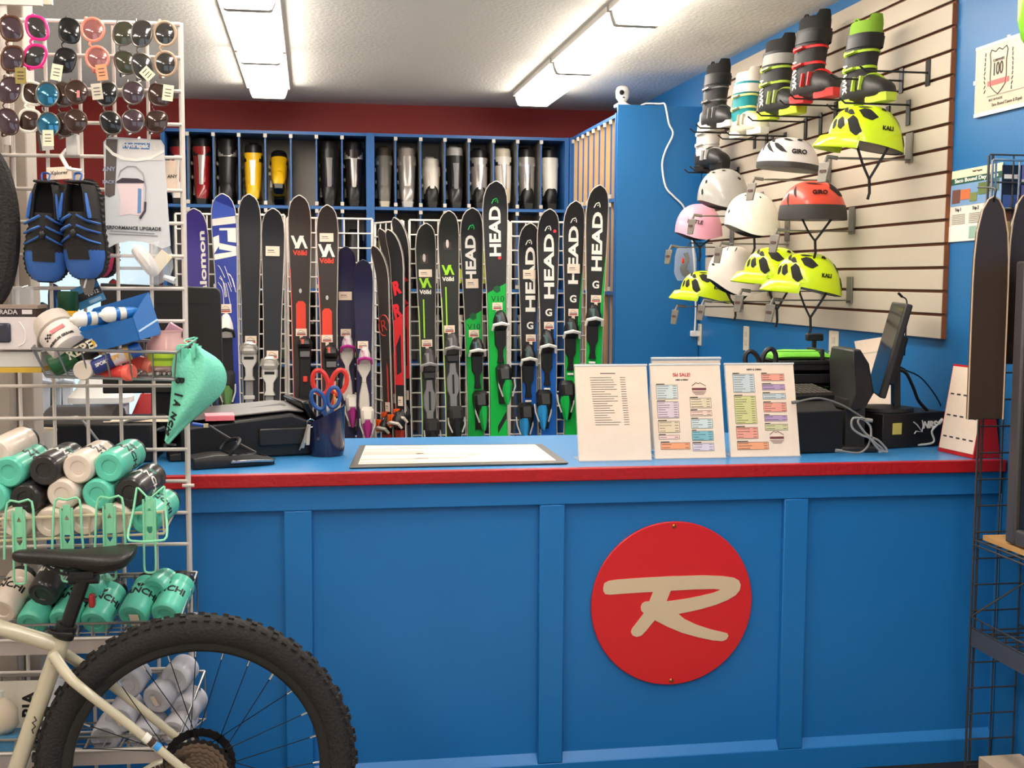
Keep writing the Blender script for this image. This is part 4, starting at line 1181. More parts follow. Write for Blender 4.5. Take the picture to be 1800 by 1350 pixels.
NAVY = mt('navy_glossy_plastic', (30, 32, 62), .15, coat=.4)
pc = cp(575, 803) + V((0, .045, 0))
slant_cup('glossy navy slant-cut cup holding the red and blue scissors', pc, .054, .098, .150, NAVY)
scissors('red-handled scissors in the navy cup, behind the blue pair', pc + V((.012, .012, .016)), pc + V((.008, .018, .235)), C(214, 54, 46, .35), k=1.15, roll=180)
scissors('blue-handled scissors leaning to the left in the navy cup', pc + V((.02, -.012, .016)), pc + V((-.03, -.03, .185)), C(44, 86, 150, .35), k=.95, roll=175)
t = thing('pencil', 'yellow pencil standing in the navy cup', 'pencil', M=aim(pc + V((.02, 0, .016)), pc + V((.03, .02, .22))))
MB().cyl((0, 0, .004), (0, 0, .19), .004, n=6).build('barrel', C(232, 170, 60), t); MB().cyl((0, 0, .19), (0, 0, .203), .0042).build('eraser', C(220, 150, 140), t)
MB().cyl((0, 0, 0), (0, 0, .004), .0005, .004, 6).build('point', C(210, 180, 140), t)
t = thing('marker_pen', 'white-capped marker at the right of the navy cup', 'pen', M=aim(pc + V((.03, .005, .016)), pc + V((.038, .012, .165))))
MB().cyl((0, 0, 0), (0, 0, .10), .008).build('barrel', C(210, 60, 50), t); MB().cyl((0, 0, .10), (0, 0, .15), .009).build('cap', C(232, 214, 190), t)
t = thing('key_ring', 'bunch of small keys hanging over the side of the navy cup', 'keys', pc + V((-.052, -.03, .095)))
for i, (dx, dy, L) in enumerate(((-.012, 0, .055), (-.004, -.006, .06), (-.02, .004, .07), (-.028, 0, .075))):
    m = MB(); m.bar((0, -.004, .0), (dx, dy - .006, -L), .011, .003); m.build('key', C(190, 180, 165, .3, .8), t, bevel=.001)
m = MB(); m.tube([(.012 * cos(2 * pi * i / 14) + .006, -.004, .012 * sin(2 * pi * i / 14) + .004) for i in range(14)], .0015, 5, True); m.build('ring', CHROME, t)

# card terminal
t = thing('card_terminal', 'black card payment terminal with silver trim lying on the counter', 'card terminal', M=T(cp(408, 817) + V((0, .0, 0))) @ RZ(20))
m = MB(); m.loft([[V((x, y * w_, z)) for y, z in ((-.05, .0), (.05, 0), (.052, h_ * .6), (.045, h_), (-.045, h_), (-.052, h_ * .6))] for x, w_, h_ in ((-.12, .9, .03), (-.06, .95, .036), (.04, 1.1, .034), (.095, 1.05, .022), (.11, .85, .014))]); m.build('body', BKP, t, bevel=.003)
m = MB(); m.loft([[V((x, y * w_, h_ + z)) for y, z in ((-.045, 0), (.045, 0), (.045, .002), (-.045, .002))] for x, w_, h_ in ((-.02, .8, .037), (.03, 1, .034), (.085, 1, .024))]); m.build('screen', C(40, 38, 38, .08, coat=1), t)
m = MB(); m.tube([(-.02, -.056, .016), (.05, -.06, .016), (.098, -.053, .012), (.112, -.03, .010), (.112, .03, .010), (.1, .05, .012)], .0045, 6); m.build('silver_trim', CHROME, t)
m = MB(); m.tube(sm([(-.02, -.045, .037), (.0, -.05, .06), (.02, 0, .072), (.0, .05, .06), (-.02, .045, .037)], 3), .006, 6); m.build('privacy_hood', BKP, t)
t = thing('card_terminal', 'second low black terminal lying behind the rack post', 'card terminal', M=T(cp(345, 806)) @ RZ(12))
m = MB(); m.loft([[V((x, y, z)) for y, z in ((-.045, 0), (.045, 0), (.042, h_), (-.042, h_))] for x, h_ in ((-.08, .02), (.0, .03), (.07, .022))]); m.build('body', BKP, t, bevel=.004)
MB().box((.02, -.044, .012), (.09, .004, .008)).build('silver_trim', CHROME, t)

# big black receipt printer / cash box block
q0 = cp(345, 795)
t = thing('receipt_printer', 'large black desktop printer with grey top behind the card terminal', 'printer', M=T(V((-.205, 3.735, ZK))) @ RZ(14))
m = MB(); m.loft([[V((x, y, z)) for y, z in ((-.13, 0), (.13, 0), (.13, h_), (.0, h_ + .008), (-.13, h_ - .012))] for x, h_ in ((-.2, .105), (-.05, .12), (.12, .135), (.2, .10))]); m.build('body', BKP, t, bevel=.006)
m = MB(); m.loft([[V((x, y, z + h_)) for y, z in ((-.11, 0), (.11, .008), (.11, .014), (-.11, .006))] for x, h_ in ((-.16, .112), (.11, .13), (.16, .125))]); m.build('grey_lid', C(96, 92, 88, .4), t, bevel=.003)
m = MB(); m.loft([[V((x + s, y, z)) for s, y in ((-.012, -.12), (.012, -.12), (.012, .12), (-.012, .12))] for x, z in ((.20, .03), (.185, .11), (.16, .158))]); m.build('paper_flap', C(20, 19, 19, .25), t, bevel=.006)
MB().box((.10, -.137, .06), (.16, .014, .05)).build('front_drawer', C(34, 32, 31, .4), t, bevel=.004)
t = thing('sticky_note_pad', 'pad of pink sticky notes on the black printer', 'note pad', M=T(PY(386, 737, 3.62)) @ RZ(6))
MB().box((0, 0, .006), (.082, .076, .012)).build('notes', C(240, 120, 130, .7), t); MB().box((0, 0, .0135), (.082, .076, .003)).build('top_sheet', C(252, 150, 156, .7), t)
# blue-ended network cable lying across the printer
t = thing('network_cable', 'grey network cable with a blue plug end over the printer', 'cable', PY(362, 748, 3.52))
o = t.location
m = MB(); m.tube(sm([PY(x, y, 3.53) - o for x, y in ((368, 748), (395, 765), (425, 782), (450, 795))], 4), .003, 5); m.build('cable', C(80, 78, 76), t)
m = MB(); m.cyl(PY(338, 745, 3.53) - o, PY(358, 748, 3.53) - o, .005); m.build('plug_boot', C(50, 90, 180), t); m = MB(); m.bar(PY(358, 748, 3.53) - o, PY(366, 748, 3.53) - o, .012, .01); m.build('plug', C(206, 190, 150, .2), t)

# left monitor, seen from the side-back
pm = PY(300, 690, 3.94)
t = thing('monitor', 'large black computer monitor standing behind the wire rack', 'monitor', (pm.x, 3.94, ZK))
x0, x1 = PY(180, 600, 3.94).x - pm.x, PY(389, 600, 3.94).x - pm.x
z0, z1 = PY(300, 690, 3.94).z - ZK, PY(300, 505, 3.94).z - ZK
m = MB(); rr_ = .02
rc = [(x1 - rr_ + rr_ * cos(a), z1 - rr_ + rr_ * sin(a)) for a in (0, pi / 8, pi / 4, 3 * pi / 8, pi / 2)] + [(x0, z1 + .012), (x0, z0), (x1 + .004, z0)]
m.at(RX(90)); m.prism(rc, -.018, .018); m.build('screen_case', mt('black_monitor_case', (32, 29, 27), .5, var=.08), t, bevel=.004)
MB().box(((x0 + x1) / 2, -.0185, z1 - .05), (x1 - x0 - .06, .002, .004)).build('case_seam', MATTE, t)
MB().box((-.02, .02, z0 / 2 + .01), (.08, .03, z0 + .05)).build('stand_neck', BKP, t); MB().box((-.02, .0, .008), (.22, .13, .016)).build('stand_base', BKP, t, bevel=.006)

# clutter seen through the rack: mug, tablet stand, router, cables
pb = PY(72, 785, 3.50); pb.z = ZK
t = thing('paper_cup', 'large beige cup on the counter behind the wire rack', 'cup', pb)
m = MB(); m.lathe([(.032, 0), (.036, .05), (.043, .102), (.0435, .106), (.040, .104), (.034, .012)], 28); m.build('cup_body', C(214, 196, 172, .4), t)
t = thing('desk_printer', 'flat black scanner with a curved lid, seen through the rack', 'printer', M=T(V((-.62, 3.70, ZK))) @ RZ(-3))
m = MB(); m.box((0, 0, .055), (.36, .26, .11)); m.build('body', BKP, t, bevel=.006)
m = MB(); m.loft([[V((x, y, .11 + z)) for y, z in ((-.12, 0), (-.06, .03), (.02, .04), (.1, .02), (.12, 0))] for x in (-.13, .06)]); m.build('curved_lid', C(60, 56, 54, .3), t)
t = thing('paper_stack', 'loose white sheets on top of the scanner', 'papers', M=T(V((-.5, 3.64, ZK + .112))))
MB().at(RZ(8)).box((0, 0, .002), (.18, .1, .003)).build('top_sheet', PAPER, t); MB().at(RZ(-4)).box((.02, 0, .0005), (.19, .1, .001)).build('bottom_sheet', PAPER, t)
t = thing('network_box', 'small dark blue box beside the beige cup', 'device', PZ(135, 800, ZK) + V((0, .1, 0)))
MB().box((0, 0, .045), (.1, .07, .09)).build('box_body', C(28, 40, 74, .35), t, bevel=.004); MB().at(T(-.01, -.036, .05), RX(90)).box((0, 0, 0), (.04, .03, .001)).build('label', C(180, 190, 200), t)
r = random.Random(4)
for i, (pts, c, nm) in enumerate(((((122, 735), (140, 735), (165, 765), (180, 785)), (150, 146, 140), 'thick grey cable bending down behind the rack'),
                                  (((265, 735), (220, 742), (200, 760), (205, 785)), (120, 118, 114), 'grey cable looping at the scanner'),
                                  (((290, 750), (250, 765), (225, 770), (230, 790)), (150, 148, 144), 'pale grey cable draped below the monitor'),
                                  (((65, 775), (90, 760), (130, 770), (160, 785)), (190, 176, 150), 'beige cable in front of the cup'),
                                  (((100, 765), (125, 768), (150, 790)), (206, 170, 50), 'yellow cable by the dark blue box'),
                                  (((330, 745), (345, 770), (320, 782), (290, 780)), (140, 138, 134), 'grey cable ending near the card terminal'),
                                  (((240, 740), (250, 755), (280, 757), (300, 750)), (130, 126, 122), 'short grey cable arc under the monitor'))):
    P_ = [PY(x, y, 3.56 + .02 * i) for x, y in pts]
    t = thing('cable', nm, 'cable', (P_[-1].x, P_[-1].y, P_[-1].z), group=None)
    m = MB(); m.tube(sm([p - P_[-1] for p in P_], 5), .0038, 6); m.build('sheath', C(*c, .5), t)
    m = MB(); m.cyl(V((0, 0, 0)), V((.0, .0, -.02)), .006); m.build('plug', C(*c, .5), t)

# white waste bin and red bag behind the counter, seen through the rack
pw = PY(178, 690, 4.6); pw = V((pw.x, 4.6, 0))
t = thing('swing_bin', 'white lidded bin behind the counter, seen through the rack', 'bin', pw)
zt_ = PY(178, 655, 4.6).z
m = MB(); m.loft([sring(0, 0, z, a, a * .8, 24, .6) for z, a in ((0, .07), (zt_ - .1, .095), (zt_ - .1, .1))]); m.build('bin_body', C(214, 214, 218, .4), t)
m = MB(); m.loft([sring(0, 0, zt_ + z, a, a * .8, 24, .6) for z, a in ((-.105, .112), (-.085, .112), (-.05, .08), (-.03, .075), (0, .05))]); m.build('bin_lid', WHITE, t)
t = thing('red_bag', 'red bag slumped beside the white bin', 'bag', pw + V((.16, .02, 0)))
m = MB(); m.loft([sring(0, 0, z, a, a * .7, 16, .8) for z, a in ((0, .06), (.4, .065), (zt_ - .16, .06), (zt_ - .08, .025))]); m.build('bag_body', C(176, 44, 44, .6), t); MB().tube(sm([(-.02, 0, zt_ - .09), (0, 0, zt_ - .04), (.02, 0, zt_ - .09)], 3), .004, 5).build('bag_handle', C(150, 36, 36), t)

# ------------------------------------------------------------------ right end of the counter
t = thing('cash_drawer', 'black box with a curved top at the counter end, beside the right sheet holder', 'cash register', M=T(V((1.50, 3.60, ZK))) @ RZ(4))
MB().box((0, 0, .065), (.20, .20, .13)).build('body', BKP, t, bevel=.005)
m = MB(); m.loft([[V((x, y, .13 + z)) for y, z in ((-.095, 0), (-.06, .022), (0, .03), (.09, .02), (.095, 0))] for x in (-.08, .08)]); m.build('curved_top', C(40, 38, 36, .4), t)
t = thing('keyboard', 'black keyboard resting on the black box', 'keyboard', M=T(V((1.50, 3.62, ZK + .165))) @ RZ(8) @ RX(8))
MB().box((0, 0, .008), (.19, .13, .016)).build('key_base', BKP, t, bevel=.003)
m = MB()
for i in range(10):
    for j in range(5): m.box((-.08 + i * .0178, -.05 + j * .025, .02), (.014, .02, .008))
m.build('key_caps', C(70, 64, 58, .5), t)
# organiser with pouch
po = V((1.615, 3.86, ZK))
t = thing('desk_organizer', 'black desk organiser with a slot, under the lime green pouch', 'organizer', po)
for nm, c, d in (('side_wall', (-.105, 0, .13), (.01, .16, .26)), ('side_wall', (.105, 0, .13), (.01, .16, .26)), ('back_wall', (0, .078, .13), (.2, .008, .26)), ('shelf', (0, 0, .258), (.22, .17, .012)), ('shelf', (0, 0, .13), (.2, .16, .01)), ('shelf', (0, 0, .006), (.2, .16, .012)), ('front_rail', (0, -.078, .205), (.21, .008, .03)), ('front_rail', (0, -.078, .245), (.21, .008, .026))):
    MB().box(c, d).build(nm, BKP, t, bevel=.002)
LGP = mt('lime_green_fabric', (122, 206, 60), .7, bump=.2, bscale=120)
def pouch(nm, lab, o, w_, d, h):
    t = thing(nm, lab, 'pouch', o)
    m = MB(); m.loft([[V((x, y * d, .0 + z * h * k)) for y, z in ((-1, .3), (-.6, .02), (.6, .02), (1, .3), (.7, .85), (0, 1.0), (-.7, .8))] for x, k in ((-w_, .5), (-w_ * .9, .8), (-w_ * .4, 1.05), (0, .9), (w_ * .5, 1.0), (w_ * .95, .75), (w_, .4))]); m.build('pouch_body', LGP, t, sub=1)
    m = MB(); m.bar((-w_ * .9, -d * .8, h * .8), (w_ * .9, -d * .8, h * .8), .003, .003); m.build('zip', C(90, 160, 50), t)
    m = MB(); m.box((w_ * .62, 0, h * .5), (.012, d * 2.02, h * 1.05)); m.build('strap', MATTE, t, bevel=.002)
    return t
pouch('fabric_pouch', 'lime green fabric pouch on top of the black organiser', po + V((-.02, -.01, .265)), .10, .06, .035)
pouch('fabric_pouch', 'lime green pouch inside the slot of the organiser', po + V((0, -.01, .139)), .085, .045, .045)
t = thing('stapler', 'small black stapler standing on the organiser beside the pouch', 'stapler', po + V((.06, .045, .265)))
MB().box((0, 0, .03), (.012, .012, .06)).build('post', BKP, t); MB().box((0, 0, .07), (.06, .02, .025)).build('head', BKP, t, bevel=.004)
t = thing('name_card', 'white card with two large printed letters in front of the organiser', 'card', M=T(po + V((.03, -.115, .10))))
MB().box((0, 0, .02), (.095, .002, .07)).build('card_face', PAPER, t); m = MB().at(T(.012, -.0015, .026), RX(90)); m.text('Sa', .036, None, 0, .0006); m.build('lettering', INK, t, smooth=0); MB().box((0, .012, -.04), (.06, .02, .12)).build('card_stand', BKP, t)
# terminals
BM = mt('charcoal_case', (36, 33, 32), .5, var=.08, bump=.04, bscale=300)
t = thing('point_of_sale_screen', 'thick black touch screen unit seen from its side, left of the tilted monitor', 'monitor', M=T(V((1.665, 3.60, ZK))) @ RZ(-8))
m = MB().at(RZ(0)); m.loft([[V((x + a, y, z)) for a, y in ((-.016 * k, -.10), (.05 * k, -.06), (.05 * k, .12), (-.03 * k, .12))] for x, z, k in ((-.015, .125, .9), (.005, .18, 1.1), (-.005, .27, .95), (-.012, .315, .5))]); m.build('screen_case', BM, t, bevel=.006)
m = MB(); m.loft([[V((x - .0, y, z)) for x, y in ((-.03, -.07), (.03, -.07), (.03, .07), (-.03, .07))] for z in (.01, .16)]); m.build('stand_neck', BM, t); MB().box((0, .0, .008), (.13, .2, .016)).build('stand_base', BM, t, bevel=.004)
t = thing('monitor', 'thin black monitor tilted back, its edge turned to the viewer', 'monitor', M=T(V((1.82, 3.67, ZK))) @ RZ(-109))
m = MB().at(T(0, 0, .28), RX(-14)); m.box((0, 0, .03), (.32, .022, .30)); m.build('screen_case', BM, t, bevel=.005)
m = MB().at(T(0, .012, .28), RX(-14)); m.box((0, .012, .0), (.2, .024, .16)); m.build('back_bulge', BM, t, bevel=.008)
m = MB().at(T(0, -.0115, .28), RX(-14)); m.box((0, .0, .03), (.30, .002, .28)); m.build('screen', C(16, 16, 18, .1), t)
m = MB(); m.bar((0, .035, .125), (0, .03, .26), .06, .02); m.build('stand_neck', BM, t); m = MB(); m.lathe([(.09, .112), (.088, .122), (.03, .128)], 24); m.build('stand_base', BM, t)
t = thing('equipment_crate', 'black box with a white printed mark holding the tilted monitor', 'box', M=T(V((1.86, 3.69, ZK))) @ RZ(14))
MB().box((0, 0, .055), (.25, .20, .11)).build('box_body', BKP, t, bevel=.004)
m = MB().at(T(.062, -.102, .07), RX(90)); m.text('NRS', .024, None, .05, .001, shear=.15); m.build('lettering', TXT, t, smooth=0)
m = MB().at(T(.03, -.1015, .055), RX(90)); m.tube([(-.03, -.012, 0), (-.024, -.004, 0), (.002, -.008, 0), (-.02, .016, 0), (-.035, .026, 0)], .0022, 4); m.tube([(.0, .03, 0), (.004, .012, 0), (.0, -.006, 0)], .0022, 4); m.build('print_mark', C(200, 200, 198), t)
MB().at(T(-.07, -.1015, .062), RX(90)).box((0, 0, 0), (.036, .036, .001)).build('yellow_label', C(206, 186, 96, .6), t)
# cables at the right
def cable(name, lab, pts, Y, r, c, dY=0):
    P_ = [PY(x, y, Y + dY * i) for i, (x, y) in enumerate(pts)]
    for p in P_: p.z = max(p.z, ZK + r)
    t = thing(name, lab, 'cable', P_[-1])
    m = MB(); m.tube(sm([p - P_[-1] for p in P_], 5), r, 6); m.build('sheath', c, t)
    m = MB(); d = (P_[0] - P_[1]).normalized(); m.cyl(P_[0] - P_[-1], P_[0] - P_[-1] + d * .02, r * 1.7); m.build('plug', c, t)
    return t
cable('coiled_cable', 'bundle of grey cable coiled in front of the black box', [(1522, 738), (1500, 735), (1498, 752), (1515, 765), (1528, 770), (1545, 790), (1560, 793), (1545, 775), (1530, 768), (1520, 760), (1508, 742), (1515, 735), (1530, 750), (1533, 772), (1552, 790), (1545, 795)], 3.44, .0035, C(150, 146, 142, .5))
cable('cable', 'long grey cable lying along the counter front of the black box', [(1480, 793), (1510, 796), (1525, 785), (1530, 770)], 3.45, .0032, C(130, 126, 122, .5))
cable('cable', 'grey cable crossing over the curved-top black box', [(1403, 706), (1440, 700), (1480, 712), (1510, 730), (1520, 735)], 3.47, .003, C(110, 106, 102, .5))
cable('power_cable', 'thin black cable looping down beside the wall behind the monitor', [(1586, 522), (1594, 530), (1593, 570), (1590, 625)], 3.72, .0025, BLACK)
cable('power_cable', 'black cable arcing along the blue wall to the counter', [(1590, 650), (1620, 665), (1650, 705), (1660, 740), (1648, 765), (1630, 778)], 3.70, .0025, C(20, 30, 52, .5))
cable('power_cable', 'thick black cable hanging from the back of the tilted monitor', [(1575, 650), (1592, 655), (1605, 680), (1615, 705), (1635, 730), (1640, 765), (1635, 778)], 3.64, .0055, BLACK)
cable('power_cable', 'black and white cable piled at the end of the counter', [(1650, 745), (1638, 758), (1640, 778), (1600, 783), (1580, 785)], 3.60, .0035, C(200, 198, 194, .5))
# loose sheet against the wall
pa_ = PX(1532, 650, XW - .01)
t = thing('loose_sheet', 'white sheet of paper leaning on the blue wall behind the monitor', 'paper', (XW - .02, pa_.y, 1.09))
a0, a1 = PX(1502, 600, XW - .012), PX(1566, 590, XW - .012)
b0, b1 = PX(1526, 712, XW - .03), PX(1566, 712, XW - .03)
o = t.location
m = MB(); m.loft([[p - o for p in (a0, a1, b1, b0)], [p - o + V((-.001, 0, 0)) for p in (a0, a1, b1, b0)]]); m.build('sheet', PAPER, t)
m = MB(); m.loft([[lerp(a0, a1, u) * (1 - v) + lerp(b0, b1, u) * v - o + V((-.0015, 0, 0)) for u, v in ((.1, .2), (.8, .2), (.8, .22), (.1, .22))], [lerp(a0, a1, u) * (1 - v) + lerp(b0, b1, u) * v - o + V((-.0016, 0, 0)) for u, v in ((.1, .2), (.8, .2), (.8, .22), (.1, .22))]]); m.build('printed_line', C(200, 186, 160), t)
# second pen cup
p2 = PY(1336, 640, 3.76); p2.z = ZK
t = slant_cup('black slant-cut cup with black scissors near the wall outlets', p2, .062, .17, .255, C(26, 26, 48, .3))
p2 = p2 + V((-.0, 0, .1))
scissors('black-handled scissors with lime grip in the black cup', p2 + V((.02, -.02, -.08)), p2 + V((-.035, -.02, .18)), C(34, 32, 34, .4), k=1.2, roll=180)
t = thing('correction_pen', 'white pen standing in the black cup', 'pen', M=aim(p2 + V((.02, .02, -.08)), p2 + V((.03, .02, .15)))); MB().cyl((0, 0, 0), (0, 0, .19), .012).build('barrel', C(190, 186, 182), t); MB().cyl((0, 0, .19), (0, 0, .21), .011, .008).build('cap', WHITE, t)
t = thing('note_block', 'small white note block behind the right sheet holder', 'note pad', PY(1312, 640, 3.8) * 1); t.location.z = ZK
MB().box((0, 0, .11), (.05, .04, .22)).build('block_stand', BKP, t); MB().box((0, -.022, .225), (.05, .004, .06)).build('notes', PAPER, t)
# tent calendar
t = thing('tent_calendar', 'red and white tent calendar at the right end of the counter', 'calendar', M=T(V((1.976, 3.425, ZK))) @ RZ(-84) @ SS(.8, .78, 1))
m = MB(); m.loft([[V((x, y, z)) for y, z in ((-.06, 0), (.06, 0), (.003, .27), (-.003, .27))] for x in (-.11, .11)]); m.build('tent_body', C(190, 30, 36, .5), t)
m = MB(); m.loft([[V((x, y - d, z)) for y, z in ((-.0575, .012), (-.0045, .264))] + [V((x, y - d - .001, z)) for y, z in ((-.0045, .264), (-.0575, .012))] for x, d in ((-.105, .0005), (.105, .0005))]); m.build('page', PAPER, t)
for j in range(3):
    for i in range(5): MB().at(T(-.08 + i * .04, -.061 + (.05 + j * .065) * .2105, .05 + j * .065), RX(90 - 12)).box((0, 0, .001), (.022, .005, .0006)).build('month_print', INK, t)
# ------------------------------------------------------------------ small things on the right wall and shelf end
def outlet(px, py, label, plug=False, w=.072, h=.115):
    p = PX(px, py, XW)
    t = thing('wall_outlet', label, 'wall outlet', p)
    MB().box((-.003, 0, 0), (.006, w, h)).build('cover_plate', C(222, 210, 186, .4), t, bevel=.002)
    for z in (-.02, .02): MB().box((-.0065, 0, z), (.002, .03, .026)).build('socket', C(206, 194, 170, .4), t, bevel=.001)
    if plug:
        MB().box((-.025, 0, .005), (.05, .03, .03)).build('charger_plug', WHITE, t, bevel=.004)
    return t
outlet(1230, 588, 'wall outlet with a white charger in the corner by the blue panel', True)
outlet(1313, 595, 'plain wall outlet below the slatwall, above the black cup')
outlet(1467, 607, 'larger wall outlet plate near the lime pouch', w=.085)
# camera on the panel end and its cord
YE = YF - 1.17 - .02 - .012
pcam = PY(1094, 188, 6.36)
t = thing('security_camera', 'small white camera on top of the tall blue panel', 'camera', (pcam.x, 6.36, 2.3501))
m = MB(); m.lathe([(.045, 0), (.045, .012), (.03, .022), (.016, .03)], 24); m.build('base', WHITE, t)
m = MB(); m.loft([sring(0, 0, z, a, a * .8, 20, .85) for z, a in ((.03, .02), (.05, .034), (.085, .037), (.105, .03), (.113, .014))]); m.build('camera_head', WHITE, t, smooth=60)
m = MB().at(T(-.012, -.026, .075), RX(90), RZ(0)); m.lathe([(.013, 0), (.013, .006), (.009, .008)], 16); m.build('lens', BLACK, t)
MB().ball((0, -.028, .05), (.006, .004, .004), 8, 6).build('sensor', DGREY, t)
t = thing('camera_cord', 'white cord hanging down the tall blue panel', 'cord', (pcam.x + .03, 6.3, 2.35))
o = t.location; yq = YE - .012
pts = [V((pcam.x + .04, 6.36, 2.362)), V((pcam.x + .08, 6.35, 2.355)), PY(1135, 189, 6.34) + V((0, 0, .02)), PY(1160, 190, 6.31) + V((0, 0, .022)), PY(1168, 190, 6.24) + V((0, 0, .022))] + [PY(x, y, yq) for x, y in ((1172, 197), (1176, 218), (1183, 236), (1170, 264), (1164, 290), (1170, 328), (1185, 346), (1202, 364), (1214, 400), (1221, 470), (1223, 540), (1221, 585))]
m = MB(); m.tube(sm([p - o for p in pts], 4), .005, 6); m.build('sheath', WHITE, t)
MB().cyl(pts[0] - o, pts[0] - o + V((-.012, 0, .004)), .007).build('plug', WHITE, t)


def wallsheet(name, label, cat, corners, mats):
    """corners tl, tr, br, bl on the wall; returns a function (u, v, lift) -> point"""
    tl, tr, br, bl = corners
    t = thing(name, label, cat, (XW, (tl.y + tr.y) / 2, bl.z))
    o = t.location
    def q(u, v, l): return (tl * (1 - u) + tr * u) * (1 - v) + (bl * (1 - u) + br * u) * v - o + V((-l, 0, 0))
    def panel(nm, u0, v0, u1, v1, l, mat, th=.001):
        m = MB(); m.loft([[q(u, v, l) for u, v in ((u0, v0), (u1, v0), (u1, v1), (u0, v1))], [q(u, v, l + th) for u, v in ((u0, v0), (u1, v0), (u1, v1), (u0, v1))]])
        return m.build(nm, mat, t)
    W = (tr - tl).length; H = (bl - tl).length
    def text(nm, s, u, v, h, mat, w=None, l=.004, bold=.01):
        c = q(u, v, l); m = MB().at(basis(tr - tl, tl - bl, c)); m.text(s, h, w, bold, .0006); m.build(nm, mat, t, smooth=0)
    return t, q, panel, text, W, H


xw = XW - .003
tl, bl = PX(1719, 85, xw), PX(1715, 208, xw)
y2 = tl.y - .36
t, q, panel, text, W, H = wallsheet('award_certificate', 'clear-framed award certificate with a shield emblem on the blue wall', 'certificate', (tl, V((xw, y2, tl.z + .0)), V((xw, y2, bl.z)), bl), None)
CER = C(206, 190, 164, .35)
panel('acrylic_frame', 0, 0, 1, 1, 0, C(216, 206, 186, .15), .004); panel('certificate_sheet', .0, .0, 1, 1, .0045, CER)
panel('top_strip', 0, 0, 1, .045, .006, C(236, 232, 224, .3)); panel('bottom_strip', 0, .945, 1, 1, .006, C(240, 236, 228, .3))
su, sv, sc_ = .36, .42, 1
sh = [(-.5, .42), (-.42, .5), (-.2, .44), (0, .5), (.2, .44), (.42, .5), (.5, .42), (.44, .2), (.46, -.1), (.42, -.3), (.2, -.42), (0, -.5), (-.2, -.42), (-.42, -.3), (-.46, -.1), (-.44, .2)]
m = MB().at(basis(V((0, -1, 0)), V((0, 0, 1)), q(su, sv, .0062))); m.tube([(x * .095, y * .135, 0) for x, y in sh], .0016, 4, True); m.build('shield_outline', C(70, 62, 56, .6), t)
text('number', '100', su, sv - .04, .038, C(70, 62, 56, .6), l=.0062, w=.05); text('lettering', 'COMPANIES', su, .26, .008, C(110, 100, 92, .6), l=.0062)
panel('ribbon', su - .16, .53, su + .16, .60, .0062, C(214, 110, 104, .6), .0006)
r = random.Random(2)
m = MB()
for s in (-1, 1):
    for i in range(9):
        a = -.9 + i * .24; c = q(su + s * (.19 + .02 * cos(a)), sv + a * .30 * s * .9, .0062); m.at(T(c), RX(r.uniform(-40, 40))).box((0, 0, 0), (.0008, .004, .011))
m.build('laurel_leaves', C(70, 64, 58, .6), t)
text('lettering', 'Saco Bound Canoe & Kayak', .5, .88, .013, C(120, 110, 100, .6), l=.0062, bold=0); panel('thin_line', .2, .74, .8, .75, .0062, C(150, 140, 128, .6), .0005); text('lettering', 'BEST OF PLACES', .33, .80, .007, C(130, 120, 110, .6), l=.0062, bold=0)
for u, v in ((.5, .0), (0, .5)): MB().at(T(q(u, v, .005))).box((0, 0, 0), (.006, .012, .012)).build('mounting_clip', C(240, 240, 236, .3), t)

tl, bl = PX(1675, 302, xw), PX(1667, 426, xw)
y2 = tl.y - .29
t, q, panel, text, W, H = wallsheet('trip_poster', 'day trip poster with a green title band on the blue wall', 'poster', (tl, V((xw, y2, tl.z + .004)), V((xw, y2, bl.z + .004)), V((xw, bl.y, bl.z))), None)
panel('poster_sheet', 0, 0, 1, 1, 0, C(226, 220, 206, .5)); panel('cream_band', 0, 0, 1, .11, .0012, C(240, 224, 184, .5)); panel('title_band', 0, .11, 1, .2, .0012, C(24, 84, 66, .5))
text('lettering', 'Saco Bound Day Trips', .5, .155, .016, TXT, w=W * .86, l=.0024, bold=.02); text('lettering', 'Youth Programs', .52, .05, .008, C(60, 50, 40), l=.0024)
panel('photo_band', 0, .2, 1, .5, .0012, C(120, 156, 196, .4))
for u0, v0, u1, v1, c in ((.04, .27, .2, .46, (110, 70, 60)), (.21, .28, .4, .42, (206, 110, 60)), (.4, .34, .54, .46, (120, 130, 70)), (.56, .22, .74, .38, (96, 116, 60)), (.76, .2, .95, .36, (90, 104, 84))):
    panel('small_photo', u0, v0, u1, v1, .0024, C(*c, .4))
text('lettering', 'Trip 1', .17, .56, .014, INK, l=.0024, bold=0); text('lettering', 'Trip 2', .52, .56, .014, INK, l=.0024, bold=0)
m = MB()
for i in range(6):
    for u in (.06, .4): m.loft([[q(a, .62 + i * .025, .0022), q(a + .0, .628 + i * .025, .0022), q(a + .0, .628 + i * .025, .0026), q(a, .62 + i * .025, .0026)] for a in (u, u + .26)])
m.build('text_rows', C(150, 144, 136, .6), t)
panel('white_block', 0, .78, 1, 1, .0012, C(236, 230, 218, .5)); panel('green_block', .42, .8, .56, .97, .0024, C(150, 180, 160, .5))

